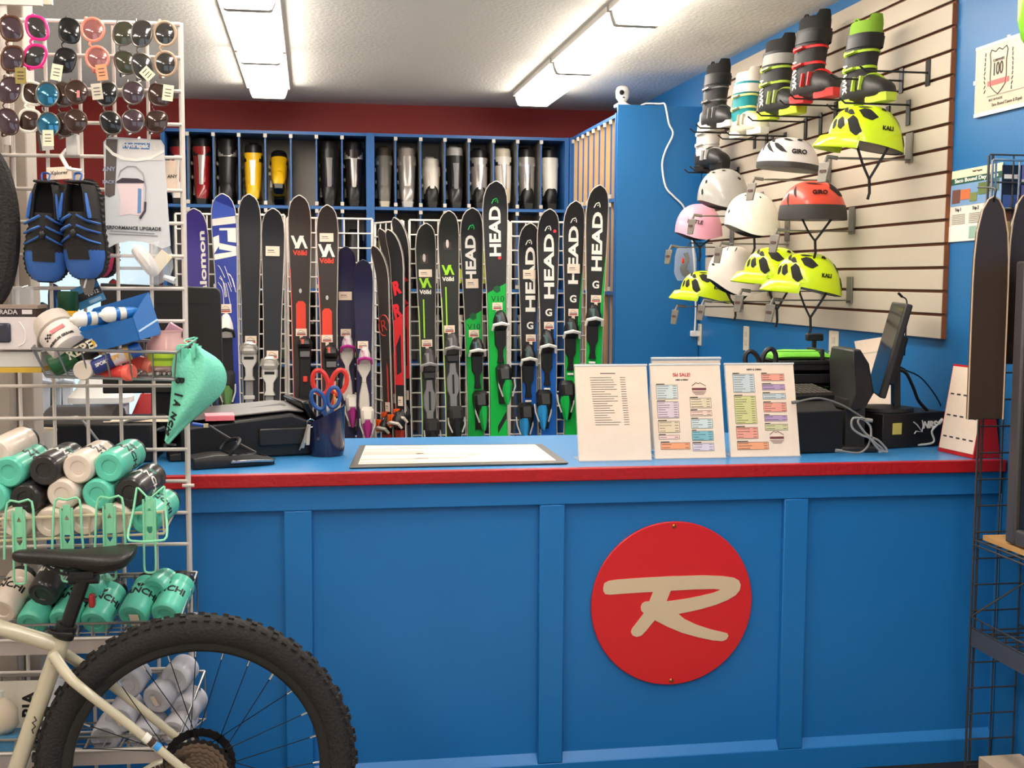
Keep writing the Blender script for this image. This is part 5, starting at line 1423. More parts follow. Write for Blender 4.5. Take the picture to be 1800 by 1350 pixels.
# ------------------------------------------------------------------ wire rack at the right with case, basket, blades and brochures
DW = mt('dark_grey_wire', (92, 88, 86), .4, .7)
RX0, RY0 = 1.868, 3.19
t = thing('display_rack', 'grey wire display rack at the right edge, in front of the counter end', 'display rack', (RX0, RY0, 0))
m = MB()
for x in (0, .012): m.tube([(x, 0, 0), (x, 0, 1.80)], .0042, 6)
for x in (.075, .148): m.tube([(x, 0, .0), (x, 0, 1.80)], .003, 6)
for k in range(24): m.tube([(0, -.004, .05 + k * .0762), (.15, -.004, .05 + k * .0762)], .0026, 6)
m.build('back_grid', DW, t)
def wires(nm, segs, r, par):
    m = MB()
    for a, b in segs: m.tube([a, b], r, 6)
    return m.build(nm, DW, par)
zs = .713
fr = [((0, 0, zs), (0, -.62, zs)), ((.15, 0, zs), (.15, -.62, zs)), ((0, -.62, zs), (.15, -.62, zs)), ((0, 0, zs - .014), (0, -.62, zs - .014)), ((0, 0, zs), (.15, 0, zs))] + [((0, -.05 * k, zs), (.15, -.05 * k, zs)) for k in range(1, 12)]
wires('wire_shelf', fr, .003, t)
zb = .46
bk = [((-.002, .0, zb + .03), (-.002, -.62, zb + .03)), ((0, 0, zb), (0, -.62, zb)), ((.15, 0, zb), (.15, -.62, zb)), ((0, 0, zb + .03), (.10, -.10, zb + .15))] + [((0, -.04 * k, zb), (.15, -.04 * k, zb)) for k in range(1, 15)] + [((0, -.06 * k, zb), (-.002, -.06 * k, zb + .03)) for k in range(0, 11)]
wires('wire_basket', bk, .0028, t)
m = MB(); m.box((-.002, -.31, zb - .028), (.003, .6, .05)); m.build('basket_lip', C(70, 74, 84, .5), t)
MB().box((.08, -.30, zs + .011), (.13, .56, .014)).build('shelf_board', mt('tan_wood_board', (190, 146, 90), .6, var=.15, scale=20), t)
CX0, CX1, CY0, CY1, CZ0, CZ1 = 1.885, 2.012, 2.55, 3.06, .735, 1.505
t = thing('display_case', 'dark framed glass display case standing on the wire rack shelf', 'display case', ((CX0 + CX1) / 2, (CY0 + CY1) / 2, CZ0))
CASE = mt('pewter_case_frame', (84, 80, 80), .4, .3)
DK = C(30, 28, 30, .6)
for nm, c, d in (('back_panel', (CX1 - .005, (CY0 + CY1) / 2, (CZ0 + CZ1) / 2), (.01, CY1 - CY0, CZ1 - CZ0)), ('side_panel', ((CX0 + CX1) / 2 + .01, CY1 - .005, (CZ0 + CZ1) / 2), (CX1 - CX0 - .03, .01, CZ1 - CZ0)), ('side_panel', ((CX0 + CX1) / 2 + .01, CY0 + .005, (CZ0 + CZ1) / 2), (CX1 - CX0 - .03, .01, CZ1 - CZ0)), ('top_panel', ((CX0 + CX1) / 2 + .01, (CY0 + CY1) / 2, CZ1 - .005), (CX1 - CX0 - .03, CY1 - CY0 - .02, .01)), ('bottom_panel', ((CX0 + CX1) / 2 + .01, (CY0 + CY1) / 2, CZ0 + .005), (CX1 - CX0 - .03, CY1 - CY0 - .02, .01))):
    MB().box(c, d).build(nm, DK, t, True)
for nm, c, d in (('frame_bar', (CX0 + .01, CY1 - .022, (CZ0 + CZ1) / 2), (.024, .044, CZ1 - CZ0)), ('frame_bar', (CX0 + .01, CY0 + .022, (CZ0 + CZ1) / 2), (.024, .044, CZ1 - CZ0)), ('frame_bar', (CX0 + .01, (CY0 + CY1) / 2, CZ1 - .022), (.024, CY1 - CY0 - .09, .044)), ('frame_bar', (CX0 + .01, (CY0 + CY1) / 2, CZ0 + .022), (.024, CY1 - CY0 - .09, .044))):
    MB().box(c, d).build(nm, CASE, t, True, bevel=.006)
MB().box((CX0 + .012, (CY0 + CY1) / 2, (CZ0 + CZ1) / 2), (.003, CY1 - CY0 - .09, CZ1 - CZ0 - .09)).build('glass_pane', mt('dark_glass', (40, 46, 50), .03, alpha=.55, var=0, coat=1), t, True)
for k, (z, c, nm) in enumerate(((1.36, (150, 60, 56), 'red box on the top inside ledge of the glass case'), (1.24, (120, 44, 48), 'small red box low inside the glass case'))):
    tb = thing('boxed_goods', nm, 'box', (CX0 + .075, CY1 - .16, z)); MB().box((0, 0, .03), (.05, .07, .06)).build('carton', C(*c, .5), tb, bevel=.002); MB().box((-.026, 0, .03), (.002, .05, .03)).build('label', C(190, 170, 160), tb)
    tb2 = MB().box((CX0 + .075, (CY0 + CY1) / 2, z - .003), (.09, CY1 - CY0 - .03, .005)).build('inner_ledge', DK, t, True)
# two dark blades hung in front of the rack
BL = mt('dark_brown_blade', (66, 52, 44), .35, var=.1, coat=.3)
def blade(label, px, Y, ztop, zbot, w_):
    p = PY(px, 500, Y)
    t = thing('paddle_blade', label, 'paddle', (p.x, Y, zbot), group=None)
    H_ = ztop - zbot
    pts = [(-w_, 0), (w_, 0), (w_, H_ * .6), (w_ * .97, H_ * .72), (w_ * .86, H_ * .84), (w_ * .6, H_ * .94), (w_ * .3, H_ * .985), (0, H_), (-w_ * .3, H_ * .985), (-w_ * .6, H_ * .94), (-w_ * .86, H_ * .84), (-w_ * .97, H_ * .72), (-w_, H_ * .6)]
    m = MB().at(RX(90)); m.prism(pts, -.006, .006); m.build('blade_face', BL, t, bevel=.003)
    m = MB(); m.tube([(x * 1.01, -.0065, y * 1.0 + .0) for x, y in pts[1:] + pts[:1]], .0022, 5); m.build('edge_band', C(206, 176, 146, .4), t)
    m = MB(); m.tube(sm([(0, -.002, H_ - .02), (.0, -.012, H_ + .005), (.004, 0, H_ + .022), (0, RY0 - Y - .012, H_ + .03)], 3), .0025, 5); m.build('hang_hook', BLACK, t)
    m = MB().at(T(0, -.008, .012), RX(90)); m.lathe([(.003, 0), (.003, .003)], 10); m.build('rivet', CHROME, t)
    return t
b1 = PY(1735, 345, 3.1).z; b2 = PY(1735, 737, 3.1).z
blade('dark brown rounded blade hanging in front of the wire rack', 1739, 3.10, b1, b2, .052)
blade('second dark brown blade, partly behind the glass case', 1797, 3.145, PY(1780, 340, 3.145).z, PY(1780, 640, 3.145).z, .046)
# brochure rack
pb = PY(1742, 400, 3.16)
t = thing('brochure_rack', 'chrome wire brochure holder above the dark blades', 'brochure rack', (pb.x, 3.165, PY(1742, 365, 3.165).z))
zt_ = PY(1742, 281, 3.165).z - t.location.z
m = MB()
for x in (0, .011, .082, .15): m.tube([(x, 0, -.0), (x, 0, zt_)], .0035, 6)
for z in (0, zt_): m.tube([(0, -.003, z), (.15, -.003, z)], .003, 6)
m.tube([(0, .014, 0), (.15, .014, 0)], .003, 6)
m.build('wire_frame', CHROME, t)
for k, (px, c, w_, lab) in enumerate(((1779, (30, 36, 52), .058, 'dark folded brochure with a rafting photo in the chrome rack'), (1806, (120, 112, 170), .05, 'violet folded brochure next to the rafting brochure'))):
    p = PY(px, 330, 3.19); tb = thing('brochure', lab, 'brochure', (p.x, 3.19, PY(px, 372, 3.19).z - .10))
    z1 = PY(px, 290, 3.19).z - tb.location.z
    MB().box((0, .004, z1 / 2), (w_, .004, z1)).build('cover', C(*c, .3), tb)
    if k == 0:
        MB().box((0, .0015, z1 * .55), (w_ * .9, .001, z1 * .18)).build('photo', C(70, 96, 160, .3), tb); MB().box((-.004, .001, z1 * .86), (w_ * .7, .001, .012)).build('title', TXT, tb)
        MB().box((.0, .0008, z1 * .40), (w_ * .7, .001, z1 * .16)).build('photo', C(130, 86, 76, .3), tb); MB().box((0, .001, z1 * .2), (w_ * .98, .001, z1 * .3)).build('pale_area', C(214, 196, 140, .4), tb)
    else:
        MB().box((0, .0015, z1 * .8), (w_ * .7, .001, .012)).build('title', TXT, tb); MB().box((0, .0015, z1 * .3), (w_, .001, z1 * .5)).build('pale_area', C(204, 190, 200, .4), tb)
# green float bag hanging in the upper right corner
pg = PY(1826, 10, 2.7)
t = thing('dry_bag', 'glossy lime green dry bag hanging at the upper right corner', 'dry bag', pg)
m = MB(); m.loft([sring(0, 0, z, a, a, 24, 1) for z, a in ((-.105, .006), (-.10, .02), (-.075, .036), (-.03, .046), (.06, .048), (.16, .044), (.18, .03), (.19, .012))]); m.build('bag_body', mt('lime_vinyl', (130, 206, 40), .25, coat=.4), t, smooth=60)
MB().cyl((0, 0, .18), (0, 0, ZC - pg.z - .001), .003).build('hang_cord', C(60, 60, 60), t); MB().box((0, 0, .19), (.05, .012, .02)).build('roll_buckle', BLACK, t)
# carton on the floor
pf = PY(1790, 1350, 3.05)
t = thing('floor_carton', 'pale cardboard carton on the floor under the wire rack', 'box', (1.95, 3.07, .0))
MB().box((0, 0, .045), (.13, .16, .09)).build('carton', C(198, 176, 150, .7), t, bevel=.002); MB().box((-.01, -.081, .05), (.05, .002, .02)).build('label', INK, t)
# ------------------------------------------------------------------ wire grid rack at the left, in front of the counter
GA = -3.3
GO = V((-.297, 3.02, 0))
GM = T(GO) @ RZ(GA)
_ex = V((cos(radians(GA)), sin(radians(GA)), 0)); _ey = V((-_ex.y, _ex.x, 0))


def GP(px, py, d=0):         # world point on the plane lying d in front of the grid
    r = _ray(px, py); o = GO - _ey * d
    return CO + r * ((o - CO).dot(_ey) / r.dot(_ey))


def GL(px, py, d=0): return GM.inverted() @ GP(px, py, d)


def ong(p, *ms):             # matrix of something standing at world point p, turned with the grid
    m = T(p) @ RZ(GA)
    for k in ms: m = m @ k
    return m


RW = mt('white_rack_wire', (222, 210, 200), .4, .05)
t = thing('wire_grid_rack', 'white wire grid rack carrying sunglasses, shoes and bottle baskets', 'display rack', M=GM)
GH = 2.043
m = MB(); NX = 13
for i in range(NX + 1):
    x = -i * .0772
    m.tube([(x, 0, .02), (x, 0, GH)], .0066 if i in (0, NX) else .0044, 8)
for k in range(27):
    z = GH - .004 - k * .0772
    if z > .03: m.tube([(0, -.006, z), (-NX * .0772, -.006, z)], .0044 if k else .005, 8)
m.build('wire_lattice', RW, t)
for x in (-.03, -NX * .0772 + .03): MB().box((x, 0, .0125), (.03, .40, .025)).build('foot_bar', RW, t, bevel=.003)
MB().cyl((-.012, -.012, GL(328, 852).z), (.016, -.012, GL(328, 852).z), .004).build('joining_clip', RW, t)

# white shelf-top boards at the very top left
p = GP(20, 5, -.05)
t = thing('card_board', 'white boards above the top left of the wire rack', 'board', ong(p).to_translation())
MB().at(RZ(GA)).box((-.03, 0, .045), (.20, .012, .10)).build('board_face', C(224, 214, 204), t); MB().at(RZ(GA)).box((.05, .014, .05), (.08, .01, .098)).build('board_face', C(206, 198, 176), t)
MB().at(RZ(GA)).box((-.03, .02, .045 + (ZC - p.z - .045) / 2), (.02, .01, ZC - p.z - .045)).build('hanger_strip', WHITE, t)
MB().at(RZ(GA)).box((-.035, .004, -.16), (.045, .008, .34)).build('price_strip', C(226, 216, 208), t)

# ------------------------------------------------------------------ sunglasses hung sideways on the grid
def superell(cx, cy, a, b, p, n=22, skew=0):
    o = []
    for k in range(n):
        q = 2 * pi * k / n; c, s_ = cos(q), sin(q)
        x = a * abs(c) ** p * (1 if c >= 0 else -1); y = b * abs(s_) ** p * (1 if s_ >= 0 else -1)
        o.append((cx + x, cy + y + skew * x))
    return o


def glasses(px0, py0, px1, py1, frame, lens, label, kind='way', d=.075, tagc=None, tagpos=(0, 0), lw=None, lh=None, thick=.0022, diamond=False):
    """the two lens centres in the photo, upper then lower"""
    a, b = GP(px0, py0, d), GP(px1, py1, d)
    c = (a + b) / 2; up = (a - b).normalized()
    xa = up                         # along the width of the glasses
    fwd = V((0, 0, 0)) - _ey
    ya = fwd.cross(xa).normalized() # brow direction lies sideways
    M = basis(xa, ya, c)
    t = thing('sunglasses', label, 'sunglasses', M=M, group='sunglasses on the wire rack')
    half = (a - b).length / 2
    LW = lw or half * .80; LH = lh or .023
    p_ = {'way': .72, 'round': 1.0, 'avi': .85, 'cat': .75}[kind]
    for s in (-1, 1):
        sk = {'way': .10, 'round': 0, 'avi': -.12, 'cat': .22}[kind] * s
        lp = superell(s * half, 0, LW, LH, p_, 22, sk)
        zf = lambda x: -.10 * (abs(x) - .0) ** 2 * 3
        m = MB()
        inner = [V((x, y, zf(x))) for x, y in lp]; cc = V((s * half, 0, zf(half) + .0035))
        mid = [(v + cc) / 2 + V((0, 0, .0012)) for v in inner]
        n = len(lp)
        m.add(inner + mid + [cc], [(i, (i + 1) % n, n + (i + 1) % n, n + i) for i in range(n)] + [(n + i, n + (i + 1) % n, 2 * n) for i in range(n)])
        m.build('lens', lens, t, smooth=60)
        m = MB(); m.tube(inner, thick, 6, True, flat=1.3); m.build('rim', frame, t)
        m = MB(); ex = s * (half + LW); m.tube(sm([(ex - s * .003, .012, zf(ex)), (ex + s * .004, .013, zf(ex) - .006), (ex + s * .001, .012, -.025), (ex - s * .006, .010, -.048), (ex - s * .012, -.002, -.062)], 3), thick * 1.0, 6, flat=1.4); m.build('temple_arm', frame, t)
    m = MB(); g = half - LW; m.tube(sm([(-g - .002, .006, -.001), (0, .012, .001), (g + .002, .006, -.001)], 3), thick * 1.1, 6); m.build('bridge', frame, t)
    if tagc:
        tx, ty = tagpos
        m = MB().at(T(-half - LW * .7 + tx, ty, .006), RZ(90 + (45 if diamond else 0))).mat(0).box((0, 0, 0), (.024, .036 if not diamond else .028, .0012))
        m.mat(1)
        for q in (-.008, 0, .007): m.box((0, q, .0009), (.014, .0016, .0005))
        m.build('price_tag', [tagc, INK], t)
    return t


def LNS(n, c, metal=.55, rough=.06): return mt('lens_' + n, c, rough, metal, var=0, coat=1)
LB_, LG_, LK, LP, LBLUE = LNS('brown', (74, 52, 44)), LNS('grey', (70, 68, 66)), LNS('black', (34, 32, 34)), LNS('plum', (86, 66, 76)), LNS('blue', (44, 128, 168), .8)
LROSE, LOLV = LNS('rose', (176, 112, 108), .5), LNS('olive', (74, 74, 56), .4)
TORT, TAN, PNK, CORAL, GUN = C(84, 52, 36, .3), C(178, 150, 124, .35), C(232, 40, 130, .3), C(236, 136, 116, .3), C(110, 104, 98, .3, .7)
WHT, BRN = C(232, 224, 210, .3), C(70, 44, 38, .3)
TG = C(236, 222, 192, .6)
for a in (
    (20, 50, 22, 103, TORT, LP, 'tortoise sunglasses with plum lenses, top row far left', 'way', .085, C(150, 132, 70, .5), (-.02, -.018)),
    (65, 49, 61, 99, PNK, LG_, 'bright pink-framed sunglasses in the top row', 'cat', .08, None),
    (122, 54, 114, 106, BLACK, LK, 'black sunglasses with black lenses in the top row', 'way', .08, TG, (-.012, .012)),
    (163, 52, 171, 102, CORAL, LROSE, 'coral-framed sunglasses with rose lenses', 'round', .08, C(226, 150, 110, .6), (-.016, -.006)),
    (217, 59, 220, 110, GUN, LOLV, 'thin-rimmed sunglasses with olive lenses', 'avi', .06, None),
    (249, 59, 250, 117, GUN, LG_, 'grey mirrored sunglasses with a diamond-shaped price tag', 'avi', .085, TG, (.004, -.012)),
    (290, 59, 291, 112, TAN, LG_, 'tan-framed sunglasses at the top right of the rack', 'round', .075, None),
    (16, 158, 14, 214, BRN, LP, 'dark plum sunglasses at the far left of the second row', 'avi', .085, None),
    (57, 164, 51, 212, WHT, LB_, 'white-framed sunglasses with dark lenses', 'way', .075, None),
    (83, 166, 85, 219, GUN, LBLUE, 'round blue-mirrored sunglasses in the second row', 'round', .085, TG, (-.012, 0)),
    (111, 166, 113, 219, GUN, LB_, 'brown-lensed thin-rimmed sunglasses beside the blue-mirrored pair', 'round', .07, None),
    (134, 162, 133, 213, BRN, LB_, 'brown sunglasses with a small pink sticker', 'round', .08, None),
    (188, 165, 195, 216, GUN, LK, 'dark sunglasses above the left edge of the blister pack', 'avi', .08, C(200, 190, 172, .6), (.09, .02)),
    (234, 163, 234, 213, GUN, LP, 'plum-lensed round sunglasses above the blister pack', 'round', .085, None),
    (280, 167, 275, 214, BRN, LB_, 'brown sunglasses at the right end of the second row', 'way', .075, TG, (.085, -.02))):
    a = list(a); tagpos = a.pop() if len(a) > 10 else (0, 0)
    t = glasses(*a[:4], a[4], a[5], a[6], a[7], a[8], a[9], tagpos, diamond='diamond' in a[6], lh=.0245 if a[7] == 'round' else None, thick=.0028 if a[4] in (PNK, WHT, TORT, CORAL, TAN) else .0017)
    if 'pink sticker' in a[6]: MB().at(T(.028, -.006, .006)).box((0, 0, 0), (.016, .006, .0006)).build('sticker', C(236, 130, 130), t)

# ------------------------------------------------------------------ water shoes hung by their heels
SBL = mt('shoe_blue_rubber', (62, 108, 182), .5, var=.06)
SBK = mt('shoe_black_mesh', (46, 42, 40), .8, bump=.4, bscale=500)
SSO = mt('shoe_sole_rubber', (40, 36, 34), .85)
def shoe(px, ptop, pbot, d, label, roll=0, lean=0, blue=SBL, mirror=1, w_=.049):
    a, b = GP(px + lean, ptop, d), GP(px, pbot, d)
    L = (a - b).length
    z = (a - b).normalized(); f = -_ey
    M = basis(z.cross(f), z, b)      # x sideways, y heel-up, z to the viewer
    M = M @ RY(roll)
    t = thing('water_shoe', label, 'shoe', M=M, group='water shoes on the wire rack')
    prof = ((0, .30), (.03, .62), (.10, .88), (.22, 1.0), (.34, .98), (.5, .86), (.65, .76), (.8, .70), (.92, .54), (.98, .36), (1, .15))
    m = MB()
    n = 40; pts = []
    for sx in (-1, 1):
        pp = [(sx * w_ * k * 1.04, u * L) for u, k in prof]
        fine = [];
        for (x0, y0), (x1, y1) in zip(pp[:-1], pp[1:]):
            for q in range(5): fine.append((x0 + (x1 - x0) * q / 5 + sx * (.0022 if (len(fine) % 2) else -.001), y0 + (y1 - y0) * q / 5))
        pts += fine if sx == 1 else fine[::-1]
    m.prism(pts, -.045, -.026); m.build('sole', SSO, t, bevel=.0015)
    def hgt(u): return .018 + .05 * min(1, max(0, u - .02) / .45) ** .8
    def ring(u, k):
        zt = hgt(u); o = []
        for i in range(17):
            q = pi * i / 16
            o.append(V((w_ * k * cos(q) * (.96 + .04 * sin(q)), u * L, -.028 + (zt + .0) * sin(q) ** .8)))
        return o
    full = [(u, k) for u, k in prof]
    def seg(nm, mat, u0, u1, lift=0):
        m = MB(); us = sorted(set([u0, u1] + [u for u, k in full if u0 < u < u1]))
        def kk(u):
            for (a_, p), (b_, q) in zip(full[:-1], full[1:]):
                if u <= b_: return p + (q - p) * (u - a_) / (b_ - a_)
            return .2
        m.loft([[p * 1 + V((0, 0, lift * 1)) for p in ring(u, kk(u) + lift * 6)] for u in us], cap=True)
        return m.build(nm, mat, t, smooth=60)
    seg('toe_cap', blue, .012, .30); seg('upper', SBK, .29, .66); 
    # open collar
    m = MB()
    for sx in (-1, 1):
        m.loft([[V((sx * w_ * k * c1, u * L, -.028 + z1)) for c1, z1 in ((1, 0), (1.0, .035), (.82, .062 + .0), (.62, .066), (.72, .03), (.8, 0))] for u, k in ((.6, .77), (.72, .73), (.85, .64), (.93, .5))])
    m.build('collar', SBK, t, smooth=50)
    m = MB(); m.loft([[V((sx * w_ * .5, .94 * L, zz)) for sx in (-1, 1)] + [V((sx * w_ * .5, .965 * L, zz)) for sx in (1, -1)] for zz in (-.028, .035)]); m.build('heel_counter', SBK, t, bevel=.003)
    m = MB(); m.loft([[V((sx * w_ * .5, u * L, -.018)) for sx in (-1, 1)] + [V((sx * w_ * .5, u * L, -.016)) for sx in (1, -1)] for u in (.6, .95)]); m.build('insole', MATTE, t)
    for sx in (-1, 1):
        for i, (u0, u1) in enumerate(((.36, .44), (.46, .53), (.55, .63))):
            m = MB(); m.tube(sm([V((sx * w_ * .92, u0 * L, .0)), V((sx * w_ * .55, (u0 + .03) * L, hgt(u0) - .030)), V((sx * .006, u1 * L, hgt(u1) - .024))], 4), .0042, 5, flat=.6); m.build('blue_strap', blue, t)
    m = MB(); m.loft([[V((x * w_, u * L, hgt(u) - .0245 - .016 * abs(x) ** 2)) for x in (-.5, -.2, .2, .5)] + [V((x * w_, u * L, hgt(u) - .0265 - .016 * abs(x) ** 2)) for x in (.5, .2, -.2, -.5)] for u in (.2, .26, .33)]); m.build('vamp_patch', SBK, t)
    for sx in (-1, 1):
        m = MB(); m.tube(sm([V((sx * w_ * .70, .60 * L, .034)), V((sx * w_ * .62, .72 * L, .037)), V((sx * w_ * .54, .84 * L, .037))], 4), [.006, .008, .008, .008, .007, .007, .006, .005, .004], 6, flat=.5); m.build('side_panel', blue, t)
    m = MB(); m.tube(sm([(-.006, .95 * L, .02), (-.008, 1.03 * L, .012), (.008, 1.03 * L, .012), (.006, .95 * L, .02)], 4), .004, 5, flat=.5); m.build('pull_tab', blue, t)
    m = MB(); m.ball((0, .45 * L, hgt(.45) - .018), (.008, .011, .006), 10, 6); m.build('cord_lock', BLACK, t)
    return t
shoe(78, 312, 497, .07, 'left water shoe of the front pair, blue toe cap', roll=6, lean=4)
shoe(143, 312, 492, .078, 'right water shoe of the front pair, blue toe cap', roll=-8, lean=-2)
shoe(160, 340, 488, -.075, 'rear water shoe turned to show its dark sole with pink spots', roll=-22, blue=C(214, 66, 96, .5))
# hanging card and bar for the shoes
p = GP(108, 298, .05)
t = thing('shoe_hanger', 'white hook bar with tags that holds the water shoes', 'display hook', M=ong(p))
m = MB(); m.tube([(0, .05, .05), (0, .0, .03), (.02, -.02, .0), (.05, -.02, -.004)], .005, 6); m.build('hook', WHITE, t)
MB().at(T(0, -.02, -.01), RY(-4)).box((0, 0, 0), (.055, .002, .028)).build('brand_tag', PAPER, t)
m = MB().at(T(0, -.0215, -.01), RY(-4), RX(90)); m.text('Xplorer', .011, None, 0, .0006); m.build('lettering', INK, t, smooth=0)
MB().at(T(.035, -.012, -.02), RY(12)).box((0, 0, 0), (.03, .002, .03)).build('size_tag', PAPER, t)
MB().box((.02, 0, -.045), (.09, .01, .024)).build('hanger_bar', C(56, 48, 44, .4), t, bevel=.003)
p = GP(127, 255, .02); MB().at(T(p - t.location)).box((0, 0, 0), (.028, .02, .05)).build('bracket', WHITE, t, bevel=.003)
for v in t.children[-1].data.vertices: v.co = RZ(-GA) @ v.co
p = GP(82, 250, .07)
t = thing('tag_strip', 'white security tag hanging from the blue-mirrored sunglasses', 'price tag', M=ong(p)); MB().at(RY(-8)).box((0, 0, 0), (.026, .003, .036)).build('tag_card', C(214, 208, 200), t); MB().at(RY(-8)).box((-.015, 0, .004), (.006, .004, .045)).build('tag_arm', C(70, 60, 56), t); MB().cyl((0, 0, .018), (0, .05, .03), .0015).build('tag_loop', GREY, t)

# ------------------------------------------------------------------ water reservoir blister pack
p = GP(242, 250, .045)
t = thing('reservoir_pack', 'grey printed pack with a picture of a water bladder, hanging on the rack', 'package', M=ong(p))
def lc(px, py, d=.045): q = GL(px, py, d); o = GM.inverted() @ p; return (q.x - o.x, q.z - o.z)
out = [lc(186, 243), lc(200, 238), lc(280, 243), lc(289, 252), lc(290, 270)]
out = [lc(190, 240), lc(283, 246), lc(289, 256), lc(290, 290), lc(300, 432)] + [lc(x, y) for x, y in ((285, 437), (270, 430), (250, 425), (225, 424), (205, 428), (188, 437))] + [lc(186, 400), lc(183, 300), lc(182, 250)]
m = MB().at(RX(90)); m.prism(out, -.001, .001); m.build('printed_card', mt('pack_grey_print', (206, 206, 208), .35, var=.02), t)
def region(nm, pts, mat, l=.0022):
    m = MB().at(RX(90)); m.prism([lc(*q) for q in pts], l - .001, l); m.build(nm, mat, t)
region('dark_band', ((187, 244), (207, 245), (202, 343), (192, 347), (185, 343)), C(86, 76, 72, .4)); region('top_strip', ((209, 245), (282, 248), (288, 262), (288, 282), (209, 282)), C(222, 216, 212, .35))
region('name_plate', ((217, 251), (264, 252), (263, 263), (216, 261)), C(80, 120, 176, .4), .003)
m = MB(); x, z = lc(240, 257); m.at(T(x, -.0034, z), RX(90), RZ(-1)); m.text('Hydrapak', None, .058, .03, .0006); m.build('lettering', TXT, t, smooth=0)
m = MB(); x, z = lc(274, 259); m.at(T(x, -.0028, z), RX(90)); m.text('L', .012, None, 0, .0006); m.build('lettering', TXT, t, smooth=0)
region('white_curve', ((184, 252), (200, 268), (220, 277), (240, 279), (265, 275), (289, 263), (289, 268), (265, 281), (240, 284), (218, 282), (198, 273), (184, 258)), C(240, 234, 226, .3), .0032)
region('bladder_picture', ((206, 322), (252, 322), (253, 372), (246, 379), (228, 376), (212, 379), (210, 368), (212, 350)), C(226, 204, 206, .4)); region('bladder_clip', ((205, 319), (215, 313), (243, 314), (254, 319), (253, 322), (205, 322)), C(52, 44, 58, .4), .003); region('bladder_label', ((243, 331), (249, 332), (248, 374), (242, 375)), C(96, 140, 190, .4), .003)
m = MB(); m.tube([V((a, -.003, b)) for a, b in (lc(x, y) for x, y in ((208, 312), (212, 300), (225, 292), (240, 293), (252, 305), (257, 330), (256, 360), (253, 376), (246, 385)))], .0012, 5); m.build('hose_picture', C(170, 160, 166, .4), t)
m = MB(); m.tube([V((a, -.0035, b)) for a, b in (lc(x, y) for x, y in ((256, 355), (255, 370), (250, 378), (246, 384)))], .0028, 5); m.build('valve_picture', C(70, 60, 74, .4), t)
m = MB(); x, z = lc(234, 401); m.at(T(x, -.0028, z), RX(90), RZ(-1.5)); m.text('PERFORMANCE UPGRADE', None, .128, .02, .0006); m.build('lettering', C(40, 38, 40), t, smooth=0)
for k, (a, b) in enumerate((((195, 406), (272, 411)), ((192, 411), (278, 415)))):
    m = MB(); p0, p1 = lc(*a), lc(*b); m.bar((p0[0], -.0026, p0[1]), (p1[0], -.0026, p1[1]), .0006, .0016); m.build('fine_print', C(120, 116, 118), t)
m = MB(); x, z = lc(192, 297); m.at(T(x, -.0032, z), RX(90)); m.text('ANY', .010, None, .02, .0006); m.build('lettering', C(150, 156, 176), t, smooth=0)
m = MB(); x, z = lc(192, 320); m.at(T(x, -.0032, z), RX(90)); m.text('PACK', .008, None, .02, .0006); m.build('lettering', C(150, 156, 176), t, smooth=0)
m = MB(); m.tube([(0, 0, .005), (0, .02, .012), (0, .05, .012)], .003, 6); m.build('peg_hook', CHROME, t)
bag = [((214, 428), .006), ((290, 430), .01)]
m = MB(); rings = []
for y, xl, xr, dpt in ((425, 212, 296, .006), (445, 213, 302, .016), (470, 212, 305, .022), (490, 214, 298, .018), (500, 222, 280, .004)):
    a, b = lc(xl, y), lc(xr, y)
    rings.append([V((a[0], .0, a[1])), V(((a[0] * .7 + b[0] * .3), -dpt * .8, (a[1] * .7 + b[1] * .3))), V(((a[0] * .3 + b[0] * .7), -dpt, (a[1] * .3 + b[1] * .7))), V((b[0], 0, b[1])), V(((a[0] + b[0]) / 2, dpt, (a[1] + b[1]) / 2))])
m.loft(rings); m.build('clear_bag', CLEAR, t, smooth=60)
m = MB(); a, b = lc(238, 436), lc(275, 484); m.tube(sm([V((a[0], 0, a[1])), V(((a[0] + b[0]) / 2, -.004, (a[1] + b[1]) / 2 + .004)), V((b[0], 0, b[1]))], 3), [.012, .016, .018, .018, .018, .016, .008], 10); m.build('rolled_bladder', C(222, 212, 208, .4), t)
m = MB(); a = lc(282, 460); m.at(T(a[0], -.004, a[1]), RY(40)); m.box((0, 0, 0), (.03, .004, .05)); m.build('booklet', C(232, 216, 186, .5), t)
m = MB(); a = lc(288, 487); b = lc(308, 494); m.tube([V((a[0], 0, a[1])), V((b[0], -.004, b[1]))], [.006, .009], 8); m.build('hose_end', C(200, 206, 208, .3), t)
p = GP(300, 310, -.02)
t = thing('hang_tag', 'cream card tag behind the grey printed pack', 'tag', M=ong(p)); MB().box((0, 0, 0), (.028, .002, .075)).build('card_face', PAPER, t); m = MB().at(T(.004, -.0015, .0), RX(90)); m.text('ANY', .008, None, .02, .0005); m.build('lettering', INK, t, smooth=0); MB().cyl((0, 0, .036), (.004, .016, .05), .0012).build('loop', GREY, t)

